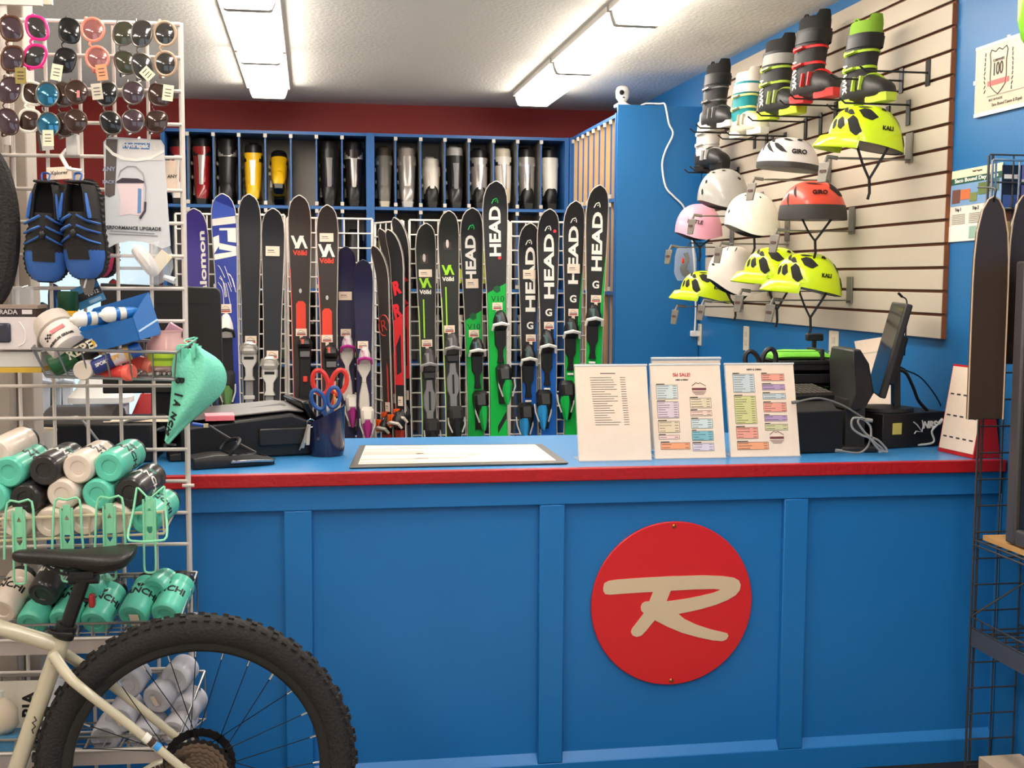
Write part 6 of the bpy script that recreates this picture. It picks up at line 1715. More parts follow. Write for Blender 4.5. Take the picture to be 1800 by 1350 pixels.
# ------------------------------------------------------------------ boxes hung at the left edge
p = GP(30, 626, .11)
t = thing('boxed_computer', 'boxed bike computer in a clear-fronted white carton at the left edge', 'box', M=ong(p))
MB().box((0, 0, .054), (.112, .08, .074)).build('carton', C(216, 204, 202, .4), t, bevel=.002)
MB().box((0, -.0005, .100), (.112, .079, .018)).build('black_band', C(54, 42, 42, .4), t); m = MB().at(T(-.012, -.0405, .102), RX(90)); m.text('STRADA', None, .055, .02, .0006); m.build('lettering', C(200, 190, 186), t, smooth=0)
MB().box((.036, -.0405, .102), (.022, .001, .01)).build('logo_box', C(220, 210, 206), t)
MB().at(T(-.016, -.041, .055)).box((0, 0, 0), (.032, .01, .044)).build('cycle_computer', C(60, 60, 70, .15), t, bevel=.006)
MB().box((0, .0, .113), (.118, .084, .008)).build('carton_lid', C(150, 130, 118, .5), t)
m = MB(); m.tube(sm([(.018, -.041, .08), (.03, -.041, .06), (.03, -.041, .035), (.015, -.041, .025)], 3), .0015, 5); m.build('wire', WHITE, t)
t2 = thing('white_yellow_box', 'white and yellow box under the boxed bike computer', 'box', M=ong(p + V((.01, .01, -.024)))); MB().box((0, 0, .018), (.10, .07, .036)).build('carton', C(210, 206, 200, .4), t2, bevel=.002); MB().box((0, 0, -.006), (.1005, .0705, .012)).build('yellow_band', C(206, 166, 56, .5), t2)
m = MB(); m.tube([(0, .11, .03), (0, .04, .02)], .003, 6); m.build('peg_hook', CHROME, t2)
p = GP(38, 552, .05); t = thing('red_blister', 'red and clear blister card above the boxed bike computer', 'package', M=ong(p)); MB().box((0, 0, 0), (.062, .003, .02)).build('red_card', C(190, 70, 76, .4), t); MB().box((.005, -.004, .038), (.05, .012, .05)).build('blister', CLEAR, t, bevel=.004); MB().cyl((0, 0, .06), (0, .05, .064), .003).build('peg_hook', CHROME, t)
# dark tire edge hanging at the far left
p = GP(-32, 400, .06)
t = thing('bike_tire', 'knobbly dark tire edge at the far left of the rack', 'tire', M=ong(p))
m = MB(); m.tube([(.20 * sin(2 * pi * k / 40) * .3, 0, .20 * cos(2 * pi * k / 40) * .85) for k in range(40)], .026, 10, True); m.build('tread', mt('tire_rubber', (38, 34, 32), .8, bump=.6, bscale=150), t); m = MB(); m.tube([(0, 0, .19), (0, .05, .2)], .004, 6); m.build('peg_hook', CHROME, t)

# ------------------------------------------------------------------ baskets
def basket(label, TL, TR, TBl, TBr, BFl, BFr, n, mat, depth, r=.0026, lip=None, nside=5):
    """front rim from TL to TR, bottom front BFl-BFr (world points); back at the grid"""
    t = thing('wire_basket', label, 'basket', M=ong(TL))
    inv = t.matrix_basis.inverted()
    a, b, e, f = [inv @ q for q in (TL, TR, BFl, BFr)]
    back = V((0, depth, 0))
    ab, bb = inv @ TBl, inv @ TBr
    eb, fb = V((ab.x, ab.y, e.z + .01)), V((bb.x, bb.y, f.z + .01))
    m = MB(); m.tube([a, b, bb], r * 1.4, 6); m.tube([a, ab], r * 1.4, 6); m.tube([e, f, fb], r * 1.2, 6); m.tube([e, eb], r * 1.2, 6); m.tube([ab, bb], r * 1.4, 6); m.tube([eb, fb], r, 6)
    m.build('rim_wires', mat, t)
    m = MB()
    for i in range(n + 1):
        u = i / n; m.tube([lerp(a, b, u), lerp(e, f, u), lerp(eb, fb, u), lerp(ab, bb, u)], r * .8, 5)
    m.build('front_wires', mat, t)
    m = MB()
    for i in range(1, nside): u = i / nside; m.tube([lerp(b, bb, u), lerp(f, fb, u), lerp(e, eb, u), lerp(a, ab, u)], r * .8, 5)
    m.build('side_wires', mat, t)
    if lip:
        m = MB(); m.loft([[q + V((0, -.003, -.004)), q + V((0, -.003, -.004 - lip)), q + V((0, .003, -.004 - lip)), q + V((0, .003, -.004))] for q in (e, f)]); m.build('price_lip', C(176, 164, 158, .4), t)
        m = MB(); m.cyl(e + V((0, -.003, -.002)), f + V((0, -.003, -.002)), .0035); m.build('lip_edge', C(214, 204, 198, .3), t)
    return t


D0 = .03
BSK = C(206, 190, 160, .4)
def Gw(x, y, d): return GP(x, y, d)
# top basket
basket('wire basket of sprays, grease and blue bottles on the rack', Gw(57, 613, .20), Gw(310, 620, .20), Gw(70, 596, .02), Gw(343, 600, .02), Gw(82, 662, .185), Gw(306, 668, .185), 6, STEEL, .19)
# bottle basket
basket('cream wire basket stacked with water bottles', Gw(-75, 916, .215), Gw(286, 900, .215), Gw(-75, 896, .02), Gw(305, 880, .02), Gw(-75, 954, .21), Gw(288, 938, .21), 11, BSK, .2)
# slanted shelf baskets
basket('sloping wire basket of mint water bottles', Gw(-70, 1102, .16), Gw(316, 1092, .16), Gw(-70, 1017, .02), Gw(346, 1006, .02), Gw(-70, 1126, .165), Gw(312, 1116, .165), 15, STEEL, .15, lip=.033)
basket('sloping wire basket of clear water bottles, lowest on the rack', Gw(-70, 1304, .16), Gw(318, 1290, .16), Gw(-70, 1190, .02), Gw(360, 1180, .02), Gw(-70, 1326, .165), Gw(300, 1312, .165), 12, STEEL, .15, lip=.033)

# ------------------------------------------------------------------ water bottles
TEALB = mt('mint_bottle_plastic', (98, 200, 172), .35, coat=.2, var=.03)
BLKB = mt('black_bottle_plastic', (46, 42, 42), .32, coat=.3)
WHTB = mt('white_bottle_plastic', (228, 210, 194), .4, coat=.2)
CLRB = mt('frosted_clear_bottle', (232, 228, 232), .25, trans=.3, var=.02, ior=1.2)
NB = [0]
def bottle(px, py, d, mat, label, group, txt=None, yaw=0, up=0, r=.0355, roll=0, M=None, cap=None, L=.142, brand=True):
    """base towards the viewer, mouth towards the grid"""
    p = GP(px, py, d)
    M = M or (ong(p) @ RZ(yaw) @ RX(-90 + up) @ RZ(roll))      # local z runs away from the viewer
    t = thing('water_bottle', label, 'water bottle', M=M, group=group)
    m = MB(); m.lathe([(r * .40, .004), (r * .45, .004), (r * .5, .001), (r * .60, .0), (r * .86, 0), (r * .97, .004), (r, .012), (r, .055), (r * .985, .06), (r, .065), (r, L * .72), (r * .93, L * .78), (r * .93, L * .83), (r, L * .88), (r * .99, L * .98), (r * .86, L)], 32); m.build('bottle_body', mat, t, smooth=40)
    m = MB(); m.lathe([(r * .9, L), (r * .92, L + .012), (r * .7, L + .022), (r * .3, L + .026), (r * .26, L + .04), (r * .1, L + .042)], 24); m.build('cap', cap or BLACK, t, smooth=40)
    if txt:
        c = BLACK if mat != BLKB else TXT
        m = MB().at(T(0, 0, L * .5), RX(90)); m.text('BIANCHI', .020, .105, .03, .0006, bend=r); m.build('lettering', c, t, smooth=0)
        if brand:
            m = MB().at(T(0, 0, L * .66), RX(90))
            for q in (-1, 1): m.add([V((r * sin(q * a), y, r * cos(a) + .0006)) for a, y in ((.03, -.008), (.3, .002), (.26, .008), (.1, .004), (.03, .010))], [(0, 1, 2, 3, 4)] if q == 1 else [(4, 3, 2, 1, 0)])
            m.build('emblem', C(60, 140, 120, .4) if mat == BLKB else BLACK, t, smooth=0)
    return t
gb = 'water bottles stacked in the upper basket'
nm = {id(TEALB): 'mint', id(BLKB): 'black', id(WHTB): 'white'}
for row, lst in (('top', ((14, 831, TEALB, 'first from the left'), (76, 828, BLKB, 'between mint and white'), (136, 824, WHTB, 'on the mint and white ones'), (191, 822, TEALB, 'topmost right of the stack'))),
                 ('middle', ((-14, 876, TEALB, 'at the left edge'), (43, 878, BLKB, 'second in its row'), (108, 870, WHTB, 'third in its row'), (170, 870, TEALB, 'fourth in its row'), (227, 867, BLKB, 'right end of its row'))),
                 ('bottom', ((27, 920, WHTB, 'behind the first mint cage'), (87, 920, WHTB, 'between the first two cages'), (147, 916, WHTB, 'behind the second mint cage'), (202, 914, WHTB, 'behind the third mint cage'), (254, 914, TEALB, 'behind the round cage ring')))):
    for px, py, mat, ps in lst:
        bottle(px, py, .205, mat, '%s bottle in the %s row of the stack, %s' % (nm[id(mat)], row, ps), gb, txt=(row == 'top' or px > 220), yaw=-9, up=5, roll=38 if px != 254 else 10)
bottle(-8, 800, .195, WHTB, 'white bottle lying behind the top row at the left edge', gb, yaw=-9, up=5)
g2 = 'water bottles in the sloping basket'
for px, py, d, mat, lab, rl in ((54, 1098, .145, TEALB, 'mint bottle at the left under the black one, sloping basket', 20), (111, 1094, .145, TEALB, 'mint bottle half behind the seat post', 5), (166, 1096, .145, TEALB, 'mint bottle just right of the seat post', 0), (233, 1085, .145, TEALB, 'mint bottle with a white sticker on its base', 0), (290, 1082, .145, TEALB, 'mint bottle at the right end of the sloping basket', -25), (74, 1046, .145, BLKB, 'black bottle lying on the mint ones beside the seat post', 0), (2, 1075, .145, WHTB, 'white bottle at the left edge of the sloping basket', -20)):
    t = bottle(px, py, d, mat, lab, g2, txt=True, yaw=-12, up=26, roll=rl, L=.112)
    if 'sticker' in lab: MB().at(T(.004, .008, -.001)).box((0, 0, 0), (.022, .034, .001)).build('sticker', PAPER, t)
for px, py, lab in ((152, 1046, 'mint bottle lying at the back behind the red light'), (270, 1042, 'mint bottle lying at the back right of the sloping basket')):
    bottle(px, py, .10, TEALB, lab, g2, yaw=-20, up=10, L=.045)
g3 = 'clear water bottles in the lowest basket'
for px, py, d, yw, u_, lab in ((209, 1267, .13, -8, 12, 'clear bottle in the middle, base sticker facing out'), (184, 1300, .14, -5, 10, 'clear bottle at the bottom left of the pile'), (250, 1300, .14, -8, 10, 'clear bottle at the bottom centre of the pile'), (272, 1232, .11, -25, 14, 'clear bottle on the right with a base sticker'), (224, 1205, .07, -10, 10, 'clear bottle at the top left of the pile'), (306, 1196, .05, -15, 10, 'clear bottle at the top of the pile'), (322, 1252, .07, -15, 12, 'clear bottle at the right end of the basket'), (304, 1290, .13, -12, 8, 'clear bottle at the lower right of the pile')):
    t = bottle(px, py, max(d, .09), CLRB, lab, g3, yaw=yw, up=u_, r=.0355, cap=C(206, 204, 208, .3), L=max(d, .09) - .06)
    if 'sticker' in lab: MB().at(T(0, 0, -.0008), RZ(70)).box((0, 0, 0), (.026, .012, .001)).build('sticker', PAPER, t)
p = GP(78, 1300, .10); t = bottle(0, 0, 0, CLRB, 'clear bottle standing upright beside the bicycle seat tube', g3, M=ong(p) @ RX(-12) @ RY(14), r=.033, cap=C(206, 204, 208, .3), L=.12)
p = GP(16, 1318, .11); t = thing('bottle_carton', 'white open carton with black lettering in the lowest basket', 'box', M=ong(p) @ RX(-8)); MB().box((0, .05, .075), (.11, .006, .15)).build('carton_back', C(232, 222, 206, .6), t); MB().box((0, 0, .02), (.11, .10, .04)).build('carton_tray', C(70, 130, 170, .6), t); m = MB().at(T(.03, .046, .095), RX(90), RZ(90)); m.text('BIA', .03, None, .03, .0008); m.build('lettering', BLACK, t, smooth=0)
m = MB(); m.at(T(-.02, -.005, .075)); m.ball((0, 0, 0), (.045, .04, .04), 16, 10); m.at(); t3 = thing('soft_bottle', 'cream soft pouch lying in the white carton', 'pouch', M=ong(p + V((-.02, -.0, .082)))); m2 = MB(); m2.loft([sring(0, 0, z, a, a * .7, 16, .9) for z, a in ((-.038, .03), (-.02, .044), (.015, .042), (.035, .026), (.045, .014))]); m2.build('pouch_body', C(214, 196, 172, .3), t3, smooth=60); MB().cyl((0, 0, .045), (0, 0, .06), .012).build('pouch_cap', WHITE, t3)

# mint bottle cages hooked over the rim
def cage(px, py, label, flip=False):
    p = GP(px, py, .226)
    t = thing('bottle_cage', label, 'bottle cage', M=ong(p), group='mint bottle cages on the basket rim')
    mm = mt('mint_cage_enamel', (140, 214, 172), .35, .1)
    m = MB(); m.shape([[(-.0145, -.05), (.0145, -.05), (.0145, .03), (.008, .045), (.008, .056), (-.008, .056), (-.008, .045), (-.0145, .03)], [(-.005, .022), (.005, .022), (0, .034)], [(-.006, -.012), (.006, -.012), (.006, -.022), (0, -.032), (-.006, -.022)]], .0022)
    m.v = [RX(90) @ q for q in m.v]; m.build('mount_plate', mm, t, smooth=0)
    m = MB(); lo = -.115; m.tube(sm([(-.0125, -.004, .05), (-.0125, -.004, -.05), (-.0125, -.006, lo + .012), (-.008, -.006, lo), (.008, -.006, lo), (.0125, -.006, lo + .012), (.0125, -.004, -.05), (.0125, -.004, .05)], 3), .0026, 6); m.build('long_loop', mm, t)
    m = MB()
    if flip: m.tube(sm([(-.03, .02, .075), (-.036, .0, .02), (-.042, -.03, -.03), (-.02, -.045, -.036), (.02, -.045, -.036), (.042, -.03, -.03), (.036, 0, .02), (.03, .02, .075)], 3), .0028, 6); m.tube([(-.03, .02, .075), (0, .0, .05), (.03, .02, .075)], .0028, 6)
    else: m.tube(sm([(-.033, -.004, -.06), (-.03, -.003, .0), (-.026, .008, .064), (0, .004, .066), (.026, .008, .066), (.032, -.003, .0), (.036, -.004, -.06)], 3), .0028, 6)
    m.build('side_loop', mm, t)
cage(34, 935, 'mint wire bottle cage nearest the left edge'); cage(118, 931, 'mint wire bottle cage second from the left, above the saddle'); cage(193, 928, 'mint wire bottle cage third from the left, above the saddle rear'); cage(263, 916, 'mint wire bottle cage with its ring turned outward, at the right corner', True)

# ------------------------------------------------------------------ goods in the top basket
def can(label, cat, name, pa, pb_, d0, d1, prof, parts, roll=0):
    a, b = GP(*pa, d0), GP(*pb_, d1)
    t = thing(name, label, cat, M=aim(a, b)); L = (b - a).length
    for nm_, z0, z1, r0, r1, mat in parts:
        m = MB(); e = min(.003, abs(z1 - z0) * L * .2); m.lathe([(r0 * .9, z0 * L), (r0, z0 * L + e), (r1, z1 * L - e), (r1 * .85, z1 * L)], 24); m.build(nm_, mat, t, smooth=40)
    return t, L
GRNC = mt('dark_green_label', (28, 84, 48), .35, var=.1, scale=60)
YEL = C(226, 172, 40, .4)
def face_text(t, L, s, z, r, h, mat, w=None, turn=0):
    # lettering wrapped on the viewer side of a tilted cylinder
    inv = t.matrix_basis.inverted().to_3x3(); v = inv @ V((-.15, -1, .12)); a = atan2(v.x, -v.y) + radians(turn)
    m = MB().at(RZ(a * 180 / pi), T(0, 0, z * L), RX(90), RZ(90)); vs = MB(); vs.text(s, h, w, .03, .0006)
    m.add([V((r + q.z, 0, 0)) if False else V(q) for q in []], [])
    mm = MB()
    # text runs along the axis: x -> axis, y -> around
    out = []
    for q in vs.v:
        th = -q.y / r; out.append(V((sin(th) * (r + q.z) , -cos(th) * (r + q.z), z * L + q.x)))
    mm.at(RZ(a * 180 / pi)).add(out, vs.f); mm.build('lettering', mat, t, smooth=0)
t, L = can('dark green and yellow tube leaning to the right in the top basket', 'tube', 'repellent_tube', (90, 645), (198, 590), .155, .14, None, (('tube_base', 0, .42, .026, .026, GRNC), ('label_band', .42, .70, .0262, .0262, C(38, 34, 30, .4)), ('yellow_band', .70, .84, .0258, .0262, YEL), ('tube_top', .84, 1.12, .0262, .016, GRNC)))
face_text(t, L, 'REPEL', .56, .0266, .022, C(226, 214, 190), None)
t, L = can('white tub of grease tipped over at the left of the top basket', 'tub', 'grease_tub', (126, 617), (94, 577), .16, .12, None, (('tub_body', 0, .80, .042, .044, C(218, 206, 198, .4)), ('tub_lid', .80, 1.25, .046, .046, C(198, 184, 172, .4))))
inv = t.matrix_basis.inverted().to_3x3(); v = inv @ V((.1, -1, .15)); a = atan2(v.x, -v.y)
vs = MB(); vs.text('PREMIUM GREASE', None, .066, .03, .0006); mm = MB().at(RZ(a * 180 / pi), T(0, 0, L * .22)); mm.add([V((sin(q.x / .0435) * (.0435 + q.z), -cos(q.x / .0435) * (.0435 + q.z), q.y)) for q in vs.v], vs.f); mm.build('lettering', INK, t, smooth=0)
m = MB().at(RZ(a * 180 / pi - 38), T(0, 0, L * .42))
for i in range(4):
    for j in range(3):
        if (i + j) % 2 == 0: th = i * .11; m.box((sin(th) * .0438, -cos(th) * .0438, j * .0045), (.0045, .0012, .0042))
m.build('checker_print', BLACK, t)
m = MB().at(RZ(a * 180 / pi + 8), T(0, -.0436, L * .5)); m.box((0, 0, 0), (.034, .001, .010)); m.build('red_print', C(206, 120, 120, .5), t)
t, L = can('upright black and green repellent can behind the grease tub', 'can', 'repellent_can', (121, 632), (121, 512), .06, .06, None, (('can_body', 0, .50, .024, .024, C(40, 34, 30, .4)), ('yellow_band', .50, .72, .0242, .0242, YEL), ('can_top', .72, 1.0, .024, .023, C(20, 64, 40, .4))))
vs = MB(); vs.text('REPEL', None, .05, .04, .0006); mm = MB().at(T(0, 0, L * .40)); mm.add([V((sin(q.x / .0245) * (.0245 + q.z), -cos(q.x / .0245) * (.0245 + q.z), q.y)) for q in vs.v], vs.f); mm.build('lettering', TXT, t, smooth=0)
m = MB().at(T(0, 0, L * .5)); m.add([V((sin(th) * .0246, -cos(th) * .0246, z)) for th, z in ((-.9, 0), (-.6, .02), (-.35, .008), (-.1, .024), (.2, .006), (.5, .018), (.9, 0))], [tuple(range(7))]); m.build('mountain_print', C(50, 40, 30, .5), t)
# blue open display box
p = GP(216, 606, .14)
t = thing('display_carton', 'open blue display carton tilted in the top basket', 'box', M=ong(p) @ RY(-16) @ RZ(-22))
BC = mt('blue_carton', (32, 102, 172), .4, var=.05)
w2, d2, h2 = .075, .045, .062
MB().box((0, 0, .002), (w2 * 2, d2 * 2, .003)).build('carton_bottom', BC, t)
m = MB(); m.box((0, -d2, h2 * .42), (w2 * 2, .002, h2 * .84)); m.build('carton_front', BC, t)
m = MB(); m.loft([[V((w2, y, z)) for y, z in ((-d2, 0), (d2, 0), (d2, h2 * 1.6), (0, h2 * 1.25), (-d2, h2 * .84))], [V((w2 + .002, y, z)) for y, z in ((-d2, 0), (d2, 0), (d2, h2 * 1.6), (0, h2 * 1.25), (-d2, h2 * .84))]]); m.build('carton_side', BC, t)
m = MB(); m.loft([[V((-w2, y, z)) for y, z in ((-d2, 0), (d2, 0), (d2, h2 * 1.6), (-d2, h2 * .84))], [V((-w2 - .002, y, z)) for y, z in ((-d2, 0), (d2, 0), (d2, h2 * 1.6), (-d2, h2 * .84))]]); m.build('carton_side', BC, t)
MB().box((0, d2, h2 * .8), (w2 * 2, .002, h2 * 1.6)).build('carton_back', BC, t)
m = MB(); m.bar((w2 + .0026, -d2 + .004, h2 * .3), (w2 + .0026, d2, h2 * .55), .0008, .004); m.build('white_print', C(180, 206, 226), t)
for i, (px, py, lab) in enumerate(((140, 561, 'blue bottle with a large white cap, left one on the blue carton'), (191, 553, 'blue bottle with a large white cap, right one on the blue carton'))):
    q = GP(px, py, .19)
    t = thing('sealant_bottle', lab, 'bottle', M=ong(q) @ RZ(-58) @ RX(-88), group='blue bottles with white caps')
    m = MB(); m.lathe([(.004, -.022), (.007, -.016), (.012, -.013), (.0165, -.006), (.0175, .0), (.0165, .012)], 24); m.build('cap', WHITE, t, smooth=50)
    m = MB(); m.lathe([(.012, .012), (.0145, .02), (.015, .05), (.014, .06), (.004, .085)], 24); m.build('bottle_body', C(30, 110, 186, .35), t, smooth=50)
    m = MB(); m.lathe([(.0152, .022), (.0152, .036)], 24); m.build('label_band', C(226, 218, 206, .5), t)
p = GP(155, 518, .02)
t = thing('product_card', 'blue and black printed product card above the blue carton', 'card', M=ong(p) @ RY(-24))
MB().box((0, 0, 0), (.066, .002, .052)).build('card_face', C(66, 138, 186, .4), t); MB().box((0, -.0015, .0), (.066, .001, .018)).build('dark_band', C(54, 52, 54, .4), t); m = MB().at(T(.012, -.0025, 0), RX(90)); m.text('TL-12', .009, None, .02, .0006); m.build('lettering', TXT, t, smooth=0); MB().box((.01, -.0018, -.018), (.03, .0008, .008)).build('fine_print', C(150, 190, 216), t); MB().cyl((0, 0, .02), (0, .03, .02), .002).build('peg_hook', CHROME, t)
p = GP(154, 496, .06); t = thing('shoe_tag', 'grey arrow-shaped tag hanging below the water shoes', 'tag', M=ong(p) @ RY(-12)); m = MB().at(RX(90)); m.prism([(-.014, .03), (.012, .034), (.018, 0), (.004, -.03), (-.012, -.028), (-.018, 0)], -.001, .001); m.build('tag_card', C(96, 88, 84, .5), t); MB().at(RY(28)).box((-.004, -.0015, 0), (.004, .001, .03)).build('pale_stripe', C(206, 200, 196), t); MB().cyl((0, 0, .03), (.0, -.0, .05), .001).build('loop', GREY, t)
t, L = can('blue and white sunscreen tube lying across the top basket', 'tube', 'sunscreen_tube', (164, 647), (246, 612), .175, .165, None, (('tube_body', 0, .42, .017, .017, C(36, 52, 120, .35)), ('white_band', .42, .78, .0172, .0172, C(206, 200, 204, .4)), ('orange_band', .66, .80, .0174, .0174, C(232, 186, 110, .4)), ('cap', .80, 1.02, .0172, .0165, C(40, 100, 186, .35))))
face_text(t, L, 'SPF', .5, .0176, .010, C(226, 170, 60)); face_text(t, L, 'SPORT', .22, .0174, .008, TXT)
t, L = can('coral red tube with a round cap facing forward in the top basket', 'tube', 'coral_tube', (232, 655), (172, 656), .185, .13, None, (('cap', 0, .18, .019, .019, C(236, 100, 84, .35)), ('tube_body', .18, 1.0, .017, .012, C(220, 66, 62, .35))))
t, L = can('second coral tube lying behind the blue sunscreen', 'tube', 'coral_tube', (268, 645), (205, 622), .13, .09, None, (('cap', 0, .2, .016, .016, C(236, 130, 110, .35)), ('tube_body', .2, 1.0, .016, .012, C(226, 84, 72, .35))))
t, L = can('small white jar with its lid facing forward in the top basket', 'jar', 'white_jar', (145, 652), (160, 644), .19, .13, None, (('lid', 0, .25, .022, .022, C(214, 200, 186, .4)), ('jar_body', .25, 1, .020, .02, C(226, 216, 204, .4))))
p = GP(294, 650, .10)
t = thing('clear_jar', 'clear plastic jar with a lime label in the top basket', 'jar', M=ong(p))
m = MB(); m.lathe([(.036, 0), (.045, .006), (.048, .03), (.046, .06), (.034, .076), (.034, .088), (.037, .09), (.033, .09), (.032, .074), (.043, .058), (.045, .03), (.03, .008)], 28); m.build('jar_wall', mt('pink_clear_plastic', (232, 190, 186), .1, alpha=.45, var=0), t, smooth=50)
MB().box((0, 0, .028), (.05, .05, .03)).build('contents', C(226, 110, 90, .5), t, bevel=.006)
m = MB(); m.loft([[V((.0485 * sin(a_), -.0485 * cos(a_), z)) for a_ in [radians(q) for q in range(-50, 51, 10)]] for z in (.012, .042)], cap=False); m.f = [f for f in m.f if abs(f[0] - f[1]) == 1]; m.fm = [0] * len(m.f); m.build('lime_label', C(176, 206, 50, .4), t)
m = MB(); m.loft([[V((.049 * sin(a_), -.049 * cos(a_), z)) for a_ in [radians(q) for q in range(-30, 41, 10)]] for z in (.024, .030)], cap=False); m.f = [f for f in m.f if abs(f[0] - f[1]) == 1]; m.fm = [0] * len(m.f); m.build('label_print', C(110, 140, 40, .4), t)
p = GP(296, 596, .05); t = thing('snack_packet', 'pink and purple foil packet behind the clear jar', 'packet', M=ong(p) @ RY(32)); MB().box((0, 0, 0), (.036, .008, .075)).build('foil', C(196, 150, 160, .3, .3), t, bevel=.003); MB().box((0, -.0045, .004), (.034, .001, .02)).build('dark_print', C(60, 40, 56, .4), t); MB().box((0, -.0045, -.022), (.034, .001, .016)).build('pink_print', C(190, 70, 110, .4), t)
t, L = can('small orange tube at the right corner of the top basket', 'tube', 'orange_tube', (318, 640), (330, 598), .06, .05, None, (('tube_body', 0, .8, .011, .011, C(238, 110, 70, .4)), ('cap', .8, 1, .009, .009, C(240, 130, 90, .4))))
t = thing('bead_tray', 'small tray of dark and white beads under the clear jar', 'tray', M=ong(GP(286, 662, .10))); MB().box((0, 0, .003), (.09, .06, .005)).build('tray_base', C(90, 96, 92, .4), t); 
m = MB(); r = random.Random(9)
for i in range(26): m.ball((r.uniform(-.042, .042), r.uniform(-.028, .0), .009), .0045, 8, 5); 
m.build('beads', C(206, 196, 190, .3), t, kind='stuff')

# mint saddle cover hung from the basket corner
p = GP(345, 610, .14)
t = thing('saddle_cover', 'mint fabric saddle cover with black lettering hanging from the basket corner', 'saddle cover', M=ong(p))
def sc(px, py, d): q = GL(px, py, .14); o = GM.inverted() @ p; return V((q.x - o.x, -d, q.z - o.z))
left = [(312, 616), (304, 640), (303, 668), (300, 700), (296, 730), (292, 756), (289, 774)]
right = [(352, 610), (386, 632), (398, 660), (390, 690), (362, 720), (326, 752), (298, 781)]
m = MB(); rings = []
N_ = 12; rr_ = random.Random(6)
rows = []
LL = [sc(x, y, 0) for x, y in left]; RR = [sc(x, y, 0) for x, y in right]
LL, RR = sm(LL, 4), sm(RR, 4)
for k, (a, b) in enumerate(zip(LL, RR)):
    u = k / (len(LL) - 1); ring = []
    w_ = (b - a).length; dep = w_ * .34 + .006
    for i in range(N_ + 1):
        v = i / N_; q = lerp(a, b, v); fold = .011 * sin(9 * v + 6 * u) * (1 - u * .8) + .006 * sin(17 * v + 9 * u) * max(0, .35 - u) * 3
        ring.append(q + V((0, -(dep * sin(pi * v) ** .7 * .8 + fold), fold * .5)))
    for i in range(N_ - 1, 0, -1): v = i / N_; q = lerp(a, b, v); ring.append(q + V((0, .008 * sin(pi * v), 0)))
    rings.append(ring)
m.loft(rings); m.build('cover_cloth', mt('mint_fabric', (124, 218, 188), .75, bump=.3, bscale=160, var=.06), t, smooth=60)
ringpts = rings[0]
m = MB()
for i in range(N_ + 1):
    q = ringpts[i]; m.tube([q + V((0, -.002, .004)), q + V((-.002, -.004, -.018)), q + V((0, -.001, -.03))], .0034, 5)
m.build('gathered_hem', mt('mint_fabric'), t)
m = MB(); m.tube(sm([ringpts[0], ringpts[2] + V((0, 0, .006)), ringpts[N_ // 2] + V((0, 0, .012)), ringpts[-3] + V((0, .01, .02)), V((0, .02, .02)), ringpts[0]], 3), .0022, 5); m.build('drawstring', C(120, 210, 180), t)
for ch, y, h_ in zip('BIANCHI', (675, 694, 708, 722, 736, 749, 760), (.018, .018, .018, .018, .018, .016, .014)):
    u = (y - 616) / (774 - 616); k = int(u * (len(rings) - 1)); fr_ = rings[k]; i0 = 2
    c = fr_[i0] + V((0, -.003, 0)); ex = (fr_[i0 + 1] - fr_[i0 - 1]).normalized(); down = (rings[min(k + 2, len(rings) - 1)][i0] - rings[k - 2][i0]).normalized()
    mm = MB().at(basis(down, ex, c)); mm.text(ch, .022, h_ * .8 if ch != 'I' else .004, .03, .0012); mm.build('letter', BLACK, t, smooth=0)

# things standing by the window, seen through the rack
for px, ptop, w_, c, lab, Y in ((77, 533, 30, C(70, 82, 88, .5), 'grey snowboard standing in front of the window', 6.2), (97, 500, 22, C(36, 56, 92, .4), 'dark blue snowboard with a bright blue curve, by the window', 6.35), (60, 560, 14, C(150, 190, 214, .4), 'pale blue ski by the window', 6.62), (116, 610, 16, C(70, 24, 50, .4), 'dark red ski by the window', 6.1), (48, 503, 10, C(60, 30, 44, .4), 'maroon ski tip beside the column', 6.28), (201, 492, 22, C(150, 36, 40, .4), 'red snowboard tip above the monitor edge', 6.5)):
    s = Ski('snowboard' if 'board' in lab else 'ski', lab, 'snowboard' if 'board' in lab else 'ski', px, ptop, px + 4, 766, w_, c, C(40, 44, 50, .4), Y=Y)
    if 'bright blue curve' in lab: s.patch('blue_curve', [(s.L * .62, s.L * .7), (s.L * .96, s.L * .9)], .9, C(50, 130, 220, .4), xr=(.1, .8)); s.card('label_card', s.x(104, 532), s.z(532), .05, .05)
    if 'grey snowboard' in lab: s.patch('black_inset', [(s.L * .3, s.L * .3), (s.L * .93, s.L * .93)], .75, C(56, 62, 64, .5))
    zb_ = s.z(690); s.toe(0, zb_ + .12, .07, .09, C(206, 214, 224, .35), C(190, 200, 214)); s.plate(0, zb_ - .1, zb_ + .03, [(0, .024), (1, .022)], C(196, 204, 214, .4))
